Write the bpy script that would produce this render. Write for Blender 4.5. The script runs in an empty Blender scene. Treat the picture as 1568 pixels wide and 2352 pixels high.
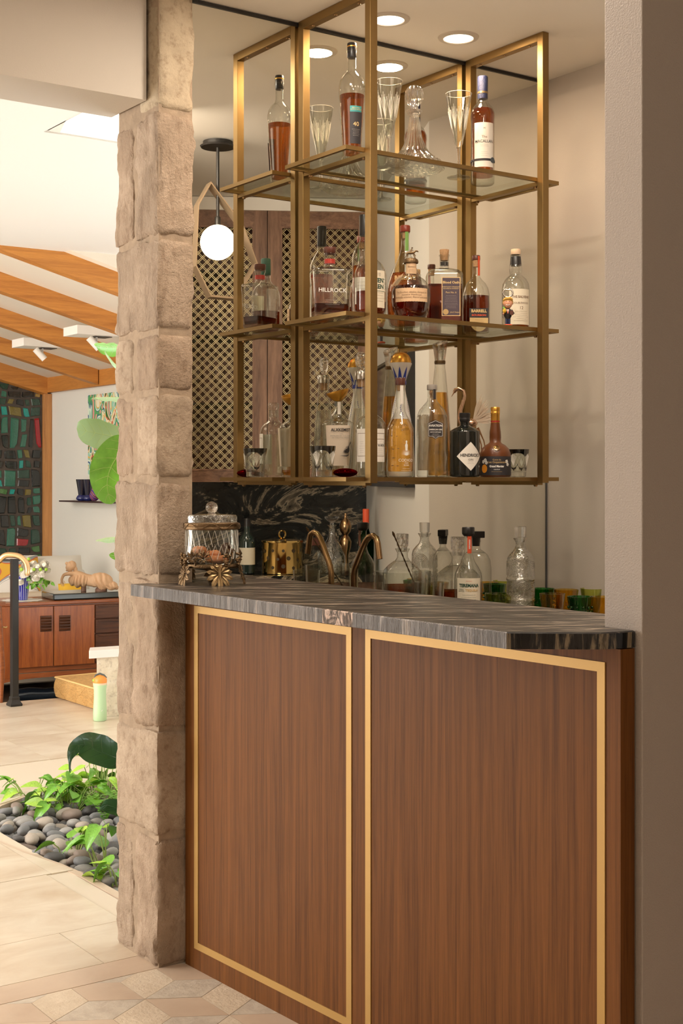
import bpy, bmesh, math, random
from math import sin, cos, pi, radians, sqrt, atan2
from mathutils import Vector, Matrix, noise
random.seed(7)
sc = bpy.context.scene
COL = sc.collection
# ------------------------------------------------------------------ camera
YAW = radians(35.24); EYE = 1.36; F = 3120.0; CX = 784.0; HZ = 1100.0
cam = bpy.data.cameras.new('camera'); cam.sensor_fit = 'HORIZONTAL'; cam.sensor_width = 36.0
cam.lens = F/1568*36; cam.shift_y = -(1176-HZ)/1568; cam.clip_start = 0.05
camo = bpy.data.objects.new('camera', cam); COL.objects.link(camo)
camo.location = (0, 0, EYE); camo.rotation_euler = (pi/2, 0, -YAW)
sc.camera = camo
# ------------------------------------------------------------------ world, lights, exposure
w = bpy.data.worlds.new('sky'); sc.world = w; w.use_nodes = True
bg = w.node_tree.nodes['Background']; bg.inputs[0].default_value = (0.86, 0.93, 1.0, 1); bg.inputs[1].default_value = 8.0
sc.view_settings.view_transform = 'Standard'; sc.view_settings.look = 'None'
sc.view_settings.gamma = 1.0; sc.view_settings.use_curve_mapping = False
sc.view_settings.exposure = 0.0
cy = sc.cycles
cy.use_denoising = True; cy.denoiser = 'OPENIMAGEDENOISE'
cy.max_bounces = 14; cy.diffuse_bounces = 4; cy.glossy_bounces = 8; cy.transmission_bounces = 12
cy.transparent_max_bounces = 24; cy.sample_clamp_indirect = 6.0; cy.caustics_refractive = True; cy.blur_glossy = 0.3
cy.use_adaptive_sampling = True; cy.adaptive_threshold = 0.02

def area(name, loc, aim, sx, sy, power, col):
    l = bpy.data.lights.new(name, 'AREA'); l.shape = 'RECTANGLE'; l.size = sx; l.size_y = sy
    l.energy = power; l.color = col
    o = bpy.data.objects.new(name, l); COL.objects.link(o); o.location = loc
    o.rotation_euler = (Vector(aim)-Vector(loc)).to_track_quat('-Z', 'Y').to_euler()
    return o
DAY = (1.0, 0.95, 0.89); WARM = (1.0, 0.74, 0.50); SOFT = (1.0, 0.87, 0.72)
area('living_room_window_light', (-2.3, 7.2, 1.6), (4.5, 8.6, 1.3), 5.0, 2.2, 400, DAY)
area('hall_side_fill', (-2.3, 2.9, 1.5), (2.0, 3.0, 1.0), 2.6, 2.0, 4.5, DAY)  # added fill from the left; no window is built there
area('hall_overhead_fill', (0.5, 2.25, 2.66), (0.8, 2.5, 0.0), 1.0, 0.8, 7, SOFT)  # added soft overhead fill, not a fitting of the hall
area('rear_fill', (1.2, -1.2, 2.66), (1.6, 0.6, 0.0), 1.4, 1.0, 32, SOFT)  # unseen fill added to lift the dark near wall
area('pantry_fill', (2.2, 2.15, 2.68), (3.3, 1.4, 1.0), 0.5, 0.4, 23, SOFT)  # added fill for the cabinets, set where the mirror misses it

def spot(name, loc, power, col, size=0.09):
    l = bpy.data.lights.new(name, 'AREA'); l.shape = 'DISK'; l.energy = power; l.color = col; l.size = size
    o = bpy.data.objects.new(name, l); COL.objects.link(o); o.location = loc
    return o

# ------------------------------------------------------------------ geometry of the view (real planes)
Rv = Vector((cos(YAW), -sin(YAW))); Fv = Vector((sin(YAW), cos(YAW)))
def ray(px):
    t = (px-CX)/F
    return Vector((Fv.x+Rv.x*t, Fv.y+Rv.y*t))
def at_y(px, y):            # x on the plane y=const
    r = ray(px); return r.x/r.y*y
def at_x(px, x):
    r = ray(px); return r.y/r.x*x
def depth(x, y): return x*Fv.x+y*Fv.y
def zat(py, x, y): return EYE+(HZ-py)/F*depth(x, y)
def floor_pt(px, py, z=0.0):
    d = (EYE-z)*F/(py-HZ); r = ray(px); return Vector((r.x*d, r.y*d))
MY = 3.384                   # mirror plane

# ------------------------------------------------------------------ mesh helpers
class MB:
    def __init__(s): s.v = []; s.f = []; s.m = []; s.uv = None
    def add(s, vs, fs, mi=0):
        b = len(s.v); s.v += [tuple(x) for x in vs]; s.f += [tuple(i+b for i in f) for f in fs]; s.m += [mi]*len(fs)
        return s
    def box(s, x0, y0, z0, x1, y1, z1, mi=0, M=None):
        vs = [Vector((x, y, z)) for z in (z0, z1) for y in (y0, y1) for x in (x0, x1)]
        if M is not None: vs = [M @ v for v in vs]
        return s.add(vs, [(0,2,3,1),(4,5,7,6),(0,1,5,4),(2,6,7,3),(0,4,6,2),(1,3,7,5)], mi)
    def cbox(s, c, d, M=None, mi=0):
        return s.box(c[0]-d[0]/2, c[1]-d[1]/2, c[2]-d[2]/2, c[0]+d[0]/2, c[1]+d[1]/2, c[2]+d[2]/2, mi, M)
    def prism(s, poly, z0, z1, mi=0, M=None):
        n = len(poly)
        vs = [Vector((p[0], p[1], z0)) for p in poly]+[Vector((p[0], p[1], z1)) for p in poly]
        if M is not None: vs = [M @ v for v in vs]
        fs = [tuple(range(n-1, -1, -1)), tuple(range(n, 2*n))]+[(i, (i+1) % n, n+(i+1) % n, n+i) for i in range(n)]
        return s.add(vs, fs, mi)
    def bar(s, a, b, w, h=None, up=(0, 0, 1), mi=0):
        a = Vector(a); b = Vector(b); h = h or w; d = (b-a); L = d.length
        if L < 1e-6: return s
        d.normalize(); u = Vector(up)
        if abs(d.dot(u)) > .99: u = Vector((1, 0, 0))
        r = d.cross(u).normalized(); u = r.cross(d)
        vs = [a+r*sx*w/2+u*su*h/2 for sx, su in ((-1,-1),(1,-1),(1,1),(-1,1))]+[b+r*sx*w/2+u*su*h/2 for sx, su in ((-1,-1),(1,-1),(1,1),(-1,1))]
        return s.add(vs, [(3,2,1,0),(4,5,6,7),(0,1,5,4),(1,2,6,5),(2,3,7,6),(3,0,4,7)], mi)
    def tube(s, pts, r, seg=10, mi=0, caps=True):
        pts = [Vector(p) for p in pts]; n = len(pts)
        rs = r if isinstance(r, (list, tuple)) else [r]*n
        vs = []; pu = None
        for i, p in enumerate(pts):
            d = (pts[min(i+1, n-1)]-pts[max(i-1, 0)])
            d = d.normalized() if d.length > 1e-9 else Vector((0, 0, 1))
            if pu is None:
                pu = Vector((0, 0, 1)) if abs(d.z) < .9 else Vector((1, 0, 0))
            u = (pu-d*pu.dot(d)).normalized(); pu = u; q = d.cross(u)
            for k in range(seg):
                a = 2*pi*k/seg; vs.append(p+(u*cos(a)+q*sin(a))*rs[i])
        fs = [(i*seg+k, i*seg+(k+1) % seg, (i+1)*seg+(k+1) % seg, (i+1)*seg+k) for i in range(n-1) for k in range(seg)]
        if caps: fs += [tuple(range(seg-1, -1, -1)), tuple(range((n-1)*seg, n*seg))]
        return s.add(vs, fs, mi)
    def lathe(s, prof, seg=28, c=(0, 0, 0), sx=1, sy=1, sq=0, rot=0, close=True, mi=0, flute=0, fl=0):
        # prof: (r, z) bottom to top; sq: 0 round .. 1 square section; flute: number of flutes of depth fl
        vs = []
        for (r, z) in prof:
            for k in range(seg):
                a = 2*pi*(k+.5)/seg; cr, sr = cos(a), sin(a)
                if sq:
                    e = 2/(2+sq*8); cr = math.copysign(abs(cr)**e, cr); sr = math.copysign(abs(sr)**e, sr)
                q = r*(1-fl*(0.5+0.5*cos(flute*a))) if flute else r
                x, y = cr*q*sx, sr*q*sy
                vs.append((c[0]+x*cos(rot)-y*sin(rot), c[1]+x*sin(rot)+y*cos(rot), c[2]+z))
        n = len(prof)
        fs = [(i*seg+k, i*seg+(k+1) % seg, (i+1)*seg+(k+1) % seg, (i+1)*seg+k) for i in range(n-1) for k in range(seg)]
        if close: fs += [tuple(range(seg-1, -1, -1)), tuple(range((n-1)*seg, n*seg))]
        return s.add(vs, fs, mi)
    def sphere(s, c, r, seg=14, rings=8, sc_=(1, 1, 1), mi=0):
        prof = [(max(1e-5, sin(pi*i/rings)), -cos(pi*i/rings)) for i in range(rings+1)]
        vs = []
        for (q, z) in prof:
            for k in range(seg):
                a = 2*pi*k/seg; vs.append((c[0]+q*cos(a)*r*sc_[0], c[1]+q*sin(a)*r*sc_[1], c[2]+z*r*sc_[2]))
        fs = [(i*seg+k, i*seg+(k+1) % seg, (i+1)*seg+(k+1) % seg, (i+1)*seg+k) for i in range(rings) for k in range(seg)]
        return s.add(vs, fs, mi)
    def xf(s, M):
        s.v = [tuple(M @ Vector(v)) for v in s.v]; return s
    def disp(s, fn):
        s.v = [tuple(Vector(v)+fn(Vector(v))) for v in s.v]; return s

def obj(name, mb, mats, parent=None, smooth=None, bevel=0, origin=None, subsurf=0, ang=40):
    me = bpy.data.meshes.new(name)
    vs = mb.v
    if origin is not None: vs = [(v[0]-origin[0], v[1]-origin[1], v[2]-origin[2]) for v in vs]
    me.from_pydata(vs, [], mb.f); me.validate()
    if not isinstance(mats, (list, tuple)): mats = [mats]
    for m in mats: me.materials.append(m)
    if len(mats) > 1 and len(me.polygons) == len(mb.m): me.polygons.foreach_set('material_index', mb.m)
    if smooth is None: smooth = False
    if smooth:
        me.polygons.foreach_set('use_smooth', [True]*len(me.polygons))
        me.set_sharp_from_angle(angle=radians(ang))
    me.update()
    o = bpy.data.objects.new(name, me); COL.objects.link(o)
    if origin is not None: o.location = origin
    if parent is not None: o.parent = parent
    if bevel:
        b = o.modifiers.new('edge', 'BEVEL'); b.width = bevel; b.segments = 2; b.limit_method = 'ANGLE'; b.angle_limit = radians(40)
    if subsurf:
        b = o.modifiers.new('smooth', 'SUBSURF'); b.levels = subsurf; b.render_levels = subsurf
    return o
def tag(o, label, cat, group=None, kind=None):
    o['label'] = label; o['category'] = cat
    if group: o['group'] = group
    if kind: o['kind'] = kind
    return o
def thing(name, label, cat, loc=(0, 0, 0), rz=0, group=None):
    o = bpy.data.objects.new(name, None); o.empty_display_size = .05; COL.objects.link(o)
    o.location = loc; o.rotation_euler = (0, 0, rz)
    return tag(o, label, cat, group)
def struct(name, mb, m, parent=None, **k):
    o = obj(name, mb, m, parent, **k)
    if parent is None: o['kind'] = 'structure'
    return o
def copy_tree(o, parent=None):
    c = o.copy(); COL.objects.link(c); c.parent = parent
    for ch in [x for x in o.children]: copy_tree(ch, c)
    return c

# ------------------------------------------------------------------ materials
def nodes(name):
    m = bpy.data.materials.new(name); m.use_nodes = True; nt = m.node_tree
    return m, nt, nt.nodes['Principled BSDF'], nt.nodes['Material Output']
def N(nt, t, **k):
    n = nt.nodes.new(t)
    for a, b in k.items(): setattr(n, a, b)
    return n
def coords(nt, scale=(1, 1, 1), rot=(0, 0, 0), kind='Object'):
    tc = N(nt, 'ShaderNodeTexCoord'); mp = N(nt, 'ShaderNodeMapping')
    if any(rot):
        m0 = N(nt, 'ShaderNodeMapping'); m0.inputs['Rotation'].default_value = rot; nt.links.new(tc.outputs[kind], m0.inputs[0])
        mp.inputs['Scale'].default_value = scale; nt.links.new(m0.outputs[0], mp.inputs[0]); return mp.outputs[0]
    mp.inputs['Scale'].default_value = scale; mp.inputs['Rotation'].default_value = rot
    nt.links.new(tc.outputs[kind], mp.inputs[0]); return mp.outputs[0]
def ramp(nt, fac, stops):
    r = N(nt, 'ShaderNodeValToRGB'); e = r.color_ramp.elements
    while len(e) < len(stops): e.new(.5)
    for i, (p, c) in enumerate(stops): e[i].position = p; e[i].color = (*c, 1) if len(c) == 3 else c
    nt.links.new(fac, r.inputs[0]); return r.outputs[0]
def noisetex(nt, vec, scale=5, detail=4, rough=.55, dist=0):
    n = N(nt, 'ShaderNodeTexNoise'); n.inputs['Scale'].default_value = scale; n.inputs['Detail'].default_value = detail
    n.inputs['Roughness'].default_value = rough; n.inputs['Distortion'].default_value = dist
    nt.links.new(vec, n.inputs['Vector']); return n.outputs['Fac']
def bump(nt, b, h, strength=.3, dist=.01):
    n = N(nt, 'ShaderNodeBump'); n.inputs['Strength'].default_value = strength; n.inputs['Distance'].default_value = dist
    nt.links.new(h, n.inputs['Height']); nt.links.new(n.outputs[0], b.inputs['Normal']); return n
def mat(name, col, rough=.5, metal=0, bscale=0, bstr=.2, var=0, vscale=3, coat=0, spec=None, emit=None, estr=0, sss=0, stretch=(1, 1, 1)):
    m, nt, b, o = nodes(name)
    b.inputs['Base Color'].default_value = (*col, 1); b.inputs['Roughness'].default_value = rough; b.inputs['Metallic'].default_value = metal
    if coat: b.inputs['Coat Weight'].default_value = coat; b.inputs['Coat Roughness'].default_value = .08
    if spec is not None: b.inputs['Specular IOR Level'].default_value = spec
    if emit: b.inputs['Emission Color'].default_value = (*emit, 1); b.inputs['Emission Strength'].default_value = estr
    if sss: b.inputs['Subsurface Weight'].default_value = sss; b.inputs['Subsurface Radius'].default_value = (.02, .01, .005)
    if var:
        f = noisetex(nt, coords(nt, stretch), vscale, 5, .6)
        c = ramp(nt, f, [(.25, tuple(max(0, x*(1-var)) for x in col)), (.75, tuple(min(1, x*(1+var)) for x in col))])
        nt.links.new(c, b.inputs['Base Color'])
    if bscale:
        bump(nt, b, noisetex(nt, coords(nt, stretch), bscale, 3, .6), bstr, .004)
    return m
def wood(name, c1, c2, grain=(30, 30, 1.2), rough=.4, scale=1.0, coat=0, streak=.5, ring=0):
    m, nt, b, o = nodes(name)
    v = coords(nt, tuple(g*scale for g in grain))
    f1 = noisetex(nt, v, 2.0, 6, .65, .6)
    v2 = coords(nt, tuple(g*scale*5 for g in grain)); f2 = noisetex(nt, v2, 3.0, 3, .7)
    mx = N(nt, 'ShaderNodeMath', operation='MULTIPLY_ADD'); nt.links.new(f2, mx.inputs[0]); mx.inputs[1].default_value = .35
    nt.links.new(f1, mx.inputs[2])
    mid = tuple((a+b_)/2 for a, b_ in zip(c1, c2))
    c = ramp(nt, mx.outputs[0], [(.48, c1), (.66, mid), (.86, c2)])
    nt.links.new(c, b.inputs['Base Color']); b.inputs['Roughness'].default_value = rough
    if coat: b.inputs['Coat Weight'].default_value = coat; b.inputs['Coat Roughness'].default_value = .15
    bump(nt, b, f2, .08, .002)
    return m
def thin_glass(name, tint=(1, 1, 1), rough=0.0, edge=.30, bscale=0, bstr=.3, gl=1.0, body=0.0):
    # hollow clear glass: see-through walls with a sheen that grows towards grazing angles
    m, nt, b, o = nodes(name); nt.nodes.remove(b)
    tr = N(nt, 'ShaderNodeBsdfTransparent'); gs = N(nt, 'ShaderNodeBsdfGlossy'); mx = N(nt, 'ShaderNodeMixShader')
    lw = N(nt, 'ShaderNodeLayerWeight'); lw.inputs['Blend'].default_value = edge
    tintr = N(nt, 'ShaderNodeMixRGB'); tintr.inputs[1].default_value = (*tint, 1)
    tintr.inputs[2].default_value = tuple(x*.66 for x in tint)+(1,)
    nt.links.new(lw.outputs['Facing'], tintr.inputs[0]); nt.links.new(tintr.outputs[0], tr.inputs[0])
    pw = N(nt, 'ShaderNodeMath', operation='POWER'); pw.inputs[1].default_value = 1.6; nt.links.new(lw.outputs['Facing'], pw.inputs[0])
    ad = N(nt, 'ShaderNodeMath', operation='MULTIPLY_ADD'); nt.links.new(pw.outputs[0], ad.inputs[0]); ad.inputs[1].default_value = .75*gl; ad.inputs[2].default_value = .05*gl+body
    nt.links.new(ad.outputs[0], mx.inputs[0])
    gs.inputs['Roughness'].default_value = rough+.02; gs.inputs[0].default_value = (.95, .95, .93, 1)
    nt.links.new(tr.outputs[0], mx.inputs[1]); nt.links.new(gs.outputs[0], mx.inputs[2]); nt.links.new(mx.outputs[0], o.inputs[0])
    if bscale:
        bp = N(nt, 'ShaderNodeBump'); bp.inputs['Strength'].default_value = bstr; bp.inputs['Distance'].default_value = .003
        nt.links.new(noisetex(nt, coords(nt), bscale, 2, .5), bp.inputs['Height'])
        for q in (gs, lw): nt.links.new(bp.outputs[0], q.inputs['Normal'])
    return m
def solid_glass(name, col=(1, 1, 1), ior=1.45, rough=0.0, bscale=0, bstr=.3, mixt=0.0):
    m, nt, b, o = nodes(name); nt.nodes.remove(b)
    g = N(nt, 'ShaderNodeBsdfGlass'); g.inputs['Color'].default_value = (*col, 1); g.inputs['IOR'].default_value = ior; g.inputs['Roughness'].default_value = rough
    out = g.outputs[0]
    if mixt:
        t = N(nt, 'ShaderNodeBsdfTransparent'); t.inputs[0].default_value = (*col, 1); mx = N(nt, 'ShaderNodeMixShader'); mx.inputs[0].default_value = mixt
        nt.links.new(g.outputs[0], mx.inputs[1]); nt.links.new(t.outputs[0], mx.inputs[2]); out = mx.outputs[0]
    nt.links.new(out, o.inputs[0])
    if bscale:
        bp = N(nt, 'ShaderNodeBump'); bp.inputs['Strength'].default_value = bstr; bp.inputs['Distance'].default_value = .004
        v = N(nt, 'ShaderNodeTexVoronoi'); v.inputs['Scale'].default_value = bscale; nt.links.new(coords(nt), v.inputs['Vector'])
        nt.links.new(v.outputs['Distance'], bp.inputs['Height']); nt.links.new(bp.outputs[0], g.inputs['Normal'])
    return m
def emis(name, col, s):
    m, nt, b, o = nodes(name); b.inputs['Base Color'].default_value = (*col, 1)
    b.inputs['Emission Color'].default_value = (*col, 1); b.inputs['Emission Strength'].default_value = s; return m

M = {}
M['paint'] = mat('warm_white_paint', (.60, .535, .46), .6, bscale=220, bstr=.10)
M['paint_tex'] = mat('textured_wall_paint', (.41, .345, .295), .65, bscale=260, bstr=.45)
M['ceil'] = mat('ceiling_paint', (.83, .78, .71), .7)
M['white'] = mat('bright_white_paint', (.86, .82, .76), .7)
M['cream'] = mat('cream_wall_paint', (.74, .70, .61), .7)
M['brass'] = mat('brushed_bronze', (.31, .20, .08), .42, 1, bscale=500, bstr=.05, stretch=(1, 1, .05))
M['inlay'] = mat('satin_brass_inlay', (.49, .295, .09), .42, .35)
M['bronze'] = mat('antique_bronze', (.42, .27, .14), .26, 1)
M['darkbronze'] = mat('dark_cast_bronze', (.20, .13, .07), .38, 1, bscale=300, bstr=.5)
M['goldleaf'] = mat('gold_bronze', (.55, .40, .20), .32, 1)
M['black'] = mat('black_metal', (.025, .022, .02), .45, .3)
M['blackplastic'] = mat('black_plastic', (.015, .014, .013), .4)
M['white_metal'] = mat('white_enamel', (.85, .80, .72), .5)
def mirror_mat():
    m, nt, b, o = nodes('tinted_mirror')
    b.inputs['Base Color'].default_value = (.87, .865, .80, 1); b.inputs['Metallic'].default_value = 1; b.inputs['Roughness'].default_value = 0
    return m
M['mirror'] = mirror_mat()
M['walnut'] = wood('walnut_veneer', (.088, .030, .006), (.205, .076, .017), (34, 34, .7), .5); M['walnut'].node_tree.nodes['Principled BSDF'].inputs['Specular IOR Level'].default_value = .18
M['walnut_d'] = wood('walnut_solid', (.12, .055, .03), (.32, .17, .10), (14, 14, 1.2), .45)
M['teak'] = wood('teak_sideboard', (.20, .045, .010), (.42, .115, .022), (18, 18, 1.2), .30, coat=.3)
M['teak_h'] = wood('teak_frame', (.20, .05, .012), (.38, .11, .03), (1.5, 30, 30), .32, coat=.3)
M['teak_dark'] = wood('rosewood_dark', (.035, .012, .006), (.13, .042, .014), (1.5, 25, 25), .35)
M['beam'] = wood('fir_beam', (.38, .135, .024), (.62, .26, .05), (.8, 12, 12), .5)
M['beam_y'] = wood('fir_header', (.38, .135, .024), (.60, .25, .05), (12, .8, 12), .5)
M['post'] = wood('fir_post', (.38, .16, .05), (.60, .28, .09), (12, 12, .8), .5)
M['glass'] = thin_glass('clear_glass', (.97, .98, .96), edge=.33)
M['shelfglass'] = thin_glass('shelf_glass', (.93, .96, .92), edge=.12, gl=.8)
M['crystal'] = solid_glass('cut_crystal', (1, 1, 1), 1.45, 0, 0, 0, .35)
M['crystalc'] = solid_glass('cut_crystal_faceted', (1, 1, 1), 1.5, 0, 90, .9, .3)
M['cutglass'] = thin_glass('cut_glass_wall', (.95, .96, .95), edge=.42, bscale=120, bstr=1.0, gl=1.2, body=.14)
M['blacktint'] = thin_glass('black_cased_glass', (.10, .09, .09), edge=.3)
M['whisky'] = solid_glass('amber_whisky', (.76, .37, .075), 1.15, 0, mixt=.45)
M['whiskyd'] = solid_glass('dark_whisky', (.46, .155, .035), 1.12, 0, mixt=.45)
M['tequila'] = solid_glass('golden_tequila', (.95, .70, .30), 1.18, 0, mixt=.45)
M['water'] = solid_glass('clear_spirit', (.97, .97, .95), 1.2, 0, mixt=.5)
M['cut'] = mat('bright_cut_facets', (.86, .82, .75), .25, spec=.8)
M['cork'] = mat('cork', (.48, .28, .14), .8, bscale=300, bstr=.4, var=.25, vscale=150)
M['corkl'] = mat('pale_wood_stopper', (.78, .56, .38), .6)
M['capbrown'] = mat('brown_stopper', (.10, .03, .018), .35)
M['capred'] = mat('red_wax', (.36, .03, .02), .35)
M['capblk'] = mat('black_capsule', (.018, .016, .016), .35)
M['gold'] = mat('polished_gold', (.80, .43, .08), .30, .9)
M['nicheshade'] = mat('niche_paint_shaded', (.49, .435, .375), .65, bscale=220, bstr=.1)  # wall paint darkened: the niche's weaker light is put into the colour
M['brassbright'] = mat('polished_brass', (.80, .58, .22), .10, 1)
M['chrome'] = mat('polished_steel', (.70, .68, .64), .2, 1)
M['paper'] = mat('cream_label_paper', (.78, .70, .55), .7)
M['paperw'] = mat('white_label_paper', (.82, .77, .70), .7)
M['paperk'] = mat('kraft_label_paper', (.62, .42, .25), .75)
M['labblk'] = mat('black_label', (.03, .026, .03), .6)
M['labplum'] = mat('plum_label', (.07, .045, .06), .6)
M['labteal'] = mat('teal_band', (.04, .30, .30), .5)
M['labgreen'] = mat('green_strip', (.22, .42, .10), .6)
M['labdkgreen'] = mat('dark_green_print', (.02, .07, .045), .6)
M['labred'] = mat('red_print', (.70, .09, .03), .6)
M['labblue'] = mat('cobalt_glaze', (.03, .06, .42), .3)
M['ink'] = mat('black_ink', (.03, .025, .025), .6)
M['inkgold'] = mat('gold_ink', (.72, .50, .22), .5)
M['inkw'] = mat('white_ink', (.85, .82, .76), .5)
M['inkbr'] = mat('brown_ink', (.20, .11, .06), .6)
M['inkgrey'] = mat('grey_ink', (.40, .36, .32), .6)
M['porcelain'] = mat('white_porcelain', (.84, .80, .74), .18, coat=.6)
M['leaf'] = mat('green_leaf', (.16, .40, .035), .35, var=.35, vscale=14, coat=.15)
M['leafl'] = mat('lime_leaf', (.38, .62, .06), .35, var=.35, vscale=14, coat=.15)
M['leafd'] = mat('deep_green_leaf', (.035, .10, .03), .3, coat=.3)
M['leafp'] = mat('pale_green_leaf', (.36, .50, .24), .4, coat=.2)
M['vein'] = mat('leaf_vein', (.50, .62, .26), .5)
M['stem'] = mat('green_stem', (.30, .42, .10), .5)
# ------------------------------------------------------------------ stone and tile materials
def marble(name, base, vein, scale=(1.2, 7, 3), rot=(0, 0, 0), rough=.25, lo=.50, hi=.62, edge=False, d=2.4, coat=0):
    m, nt, b, o = nodes(name)
    v = coords(nt, scale, rot)
    f = noisetex(nt, v, 2.2, 9, .66, d)
    c = ramp(nt, f, [(lo-.12, base), (lo, tuple(x*1.7+.01 for x in base)), ((lo+hi)/2, vein), (hi, tuple(x*.35 for x in vein)), (hi+.1, base)])
    nt.links.new(c, b.inputs['Base Color']); b.inputs['Roughness'].default_value = rough
    if coat: b.inputs['Coat Weight'].default_value = coat
    if edge: bump(nt, b, noisetex(nt, coords(nt, (60, 60, 7)), 2.5, 4, .6), .9, .012)
    else: bump(nt, b, noisetex(nt, v, 9, 3, .5), .08, .003)
    return m
M['counter'] = marble('dark_marble_leathered', (.026, .023, .021), (.36, .28, .22), (2.2, 20, 3), (0, 0, .62), .30, .56, .63, d=.9); M['counter'].node_tree.nodes['Principled BSDF'].inputs['Specular IOR Level'].default_value = .32
M['counter_edge'] = marble('chiselled_marble_edge', (.15, .14, .14), (.42, .36, .32), (2, 9, .6), (0, 0, 0), .25, .60, .70, edge=True)  # grey base lightened: the bright room's reflection is put into the colour
M['inclusion'] = marble('pink_vein_inclusion', (.45, .33, .27), (.20, .14, .11), (9, 9, 6), (0, 0, 0), .3, .5, .6, edge=True)
M['counter_pol'] = marble('polished_marble_edge', (.010, .009, .009), (.26, .20, .13), (7, 7, .7), (0, 0, 0), .12, .55, .68)
M['splash'] = marble('black_marble_slab', (.008, .009, .008), (.40, .32, .22), (1.1, 1.1, 2.6), (.6, .5, .6), .15, .53, .60, d=3.2)
def limestone(name, c1, c2, bs=1.0, dx=(1, 1, 1)):
    m, nt, b, o = nodes(name)
    v = coords(nt)
    f = noisetex(nt, v, 7, 8, .7, .4); f2 = noisetex(nt, coords(nt, dx), 38, 5, .75)
    c = ramp(nt, f, [(.30, tuple(x*.80 for x in c1)), (.5, c1), (.72, c2)])
    mu = N(nt, 'ShaderNodeMixRGB', blend_type='MULTIPLY'); mu.inputs[0].default_value = .55
    nt.links.new(c, mu.inputs[1]); nt.links.new(ramp(nt, f2, [(.34, (.50, .42, .36)), (.50, (1, 1, 1))]), mu.inputs[2])
    nt.links.new(mu.outputs[0], b.inputs['Base Color']); b.inputs['Roughness'].default_value = .88
    ad = N(nt, 'ShaderNodeMath', operation='ADD'); nt.links.new(f2, ad.inputs[0])
    nt.links.new(noisetex(nt, v, 120, 3, .7), ad.inputs[1]); bump(nt, b, ad.outputs[0], .42*bs, .011)
    return m
LS = [limestone('limestone_a', (.38, .285, .205), (.53, .41, .31), 1.4, (1, 1, .25)), limestone('limestone_b', (.37, .27, .19), (.50, .38, .28), 1.2, (1, 1, .4)),
      limestone('limestone_c', (.42, .32, .23), (.54, .43, .32), .9), limestone('limestone_d', (.48, .385, .27), (.58, .485, .35), .7)]
M['mortar'] = mat('mortar', (.36, .27, .19), .95, bscale=90, bstr=.6, var=.2, vscale=30)
def tilemat(name, c1, c2, sc_=3, rough=.35, pit=0, st=(1, 1, 1)):
    m, nt, b, o = nodes(name)
    oi = N(nt, 'ShaderNodeObjectInfo'); tc = N(nt, 'ShaderNodeTexCoord'); va = N(nt, 'ShaderNodeVectorMath', operation='ADD')
    nt.links.new(tc.outputs['Object'], va.inputs[0]); cm = N(nt, 'ShaderNodeCombineXYZ')
    mm = N(nt, 'ShaderNodeMath', operation='MULTIPLY'); mm.inputs[1].default_value = 37; nt.links.new(oi.outputs['Random'], mm.inputs[0])
    nt.links.new(mm.outputs[0], cm.inputs[2]); nt.links.new(cm.outputs[0], va.inputs[1])
    mp = N(nt, 'ShaderNodeMapping'); mp.inputs['Scale'].default_value = st; nt.links.new(va.outputs[0], mp.inputs[0])
    f = noisetex(nt, mp.outputs[0], sc_, 6, .6, .5)
    nt.links.new(ramp(nt, f, [(.3, c1), (.62, c2)]), b.inputs['Base Color']); b.inputs['Roughness'].default_value = rough
    if pit: bump(nt, b, noisetex(nt, mp.outputs[0], 70, 3, .7), pit, .006)
    return m
M['tile'] = tilemat('travertine', (.60, .47, .34), (.76, .66, .53), 3.2, .30, st=(1, 2.2, 1))
M['tile_smooth'] = tilemat('honed_tan_stone', (.56, .42, .31), (.64, .50, .38), 5, .45)
M['tile_rough'] = tilemat('brushed_cream_stone', (.62, .50, .37), (.73, .61, .47), 9, .7, .5)
M['tile_grey'] = tilemat('speckled_grey_stone', (.50, .42, .34), (.64, .56, .46), 24, .65, .35)
M['grout'] = mat('grout', (.64, .54, .42), .9)
M['void'] = mat('shade_board', (.10, .05, .03), .7)

# ------------------------------------------------------------------ floor
ZL = -.30                                           # sunken living room
m = MB(); m.box(-2.5, -2.0, -.06, 6.0, 3.38, -.004)
m.box(-2.5, 3.38, -.06, 1.95, 7.0, -.004)
# far part of the upper floor, ending on the slanting step edge
E0 = floor_pt(0, 1615); E1 = floor_pt(127, 1605); ed = (E1-E0).normalized()
def edge_x(x): return E0+ed*((x-E0.x)/ed.x)
ea, eb = edge_x(-2.5), edge_x(5.2)
m.prism([(-2.5, 7.0), (1.95, 7.0), (5.2, 7.0), (5.2, eb.y), (-2.5, ea.y)], -.34, -.004)
m.prism([(1.95, 5.75), (5.2, 5.75), (5.2, 7.0), (1.95, 7.0)], -.06, -.004)
floor = struct('floor', m, M['grout'])
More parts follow.
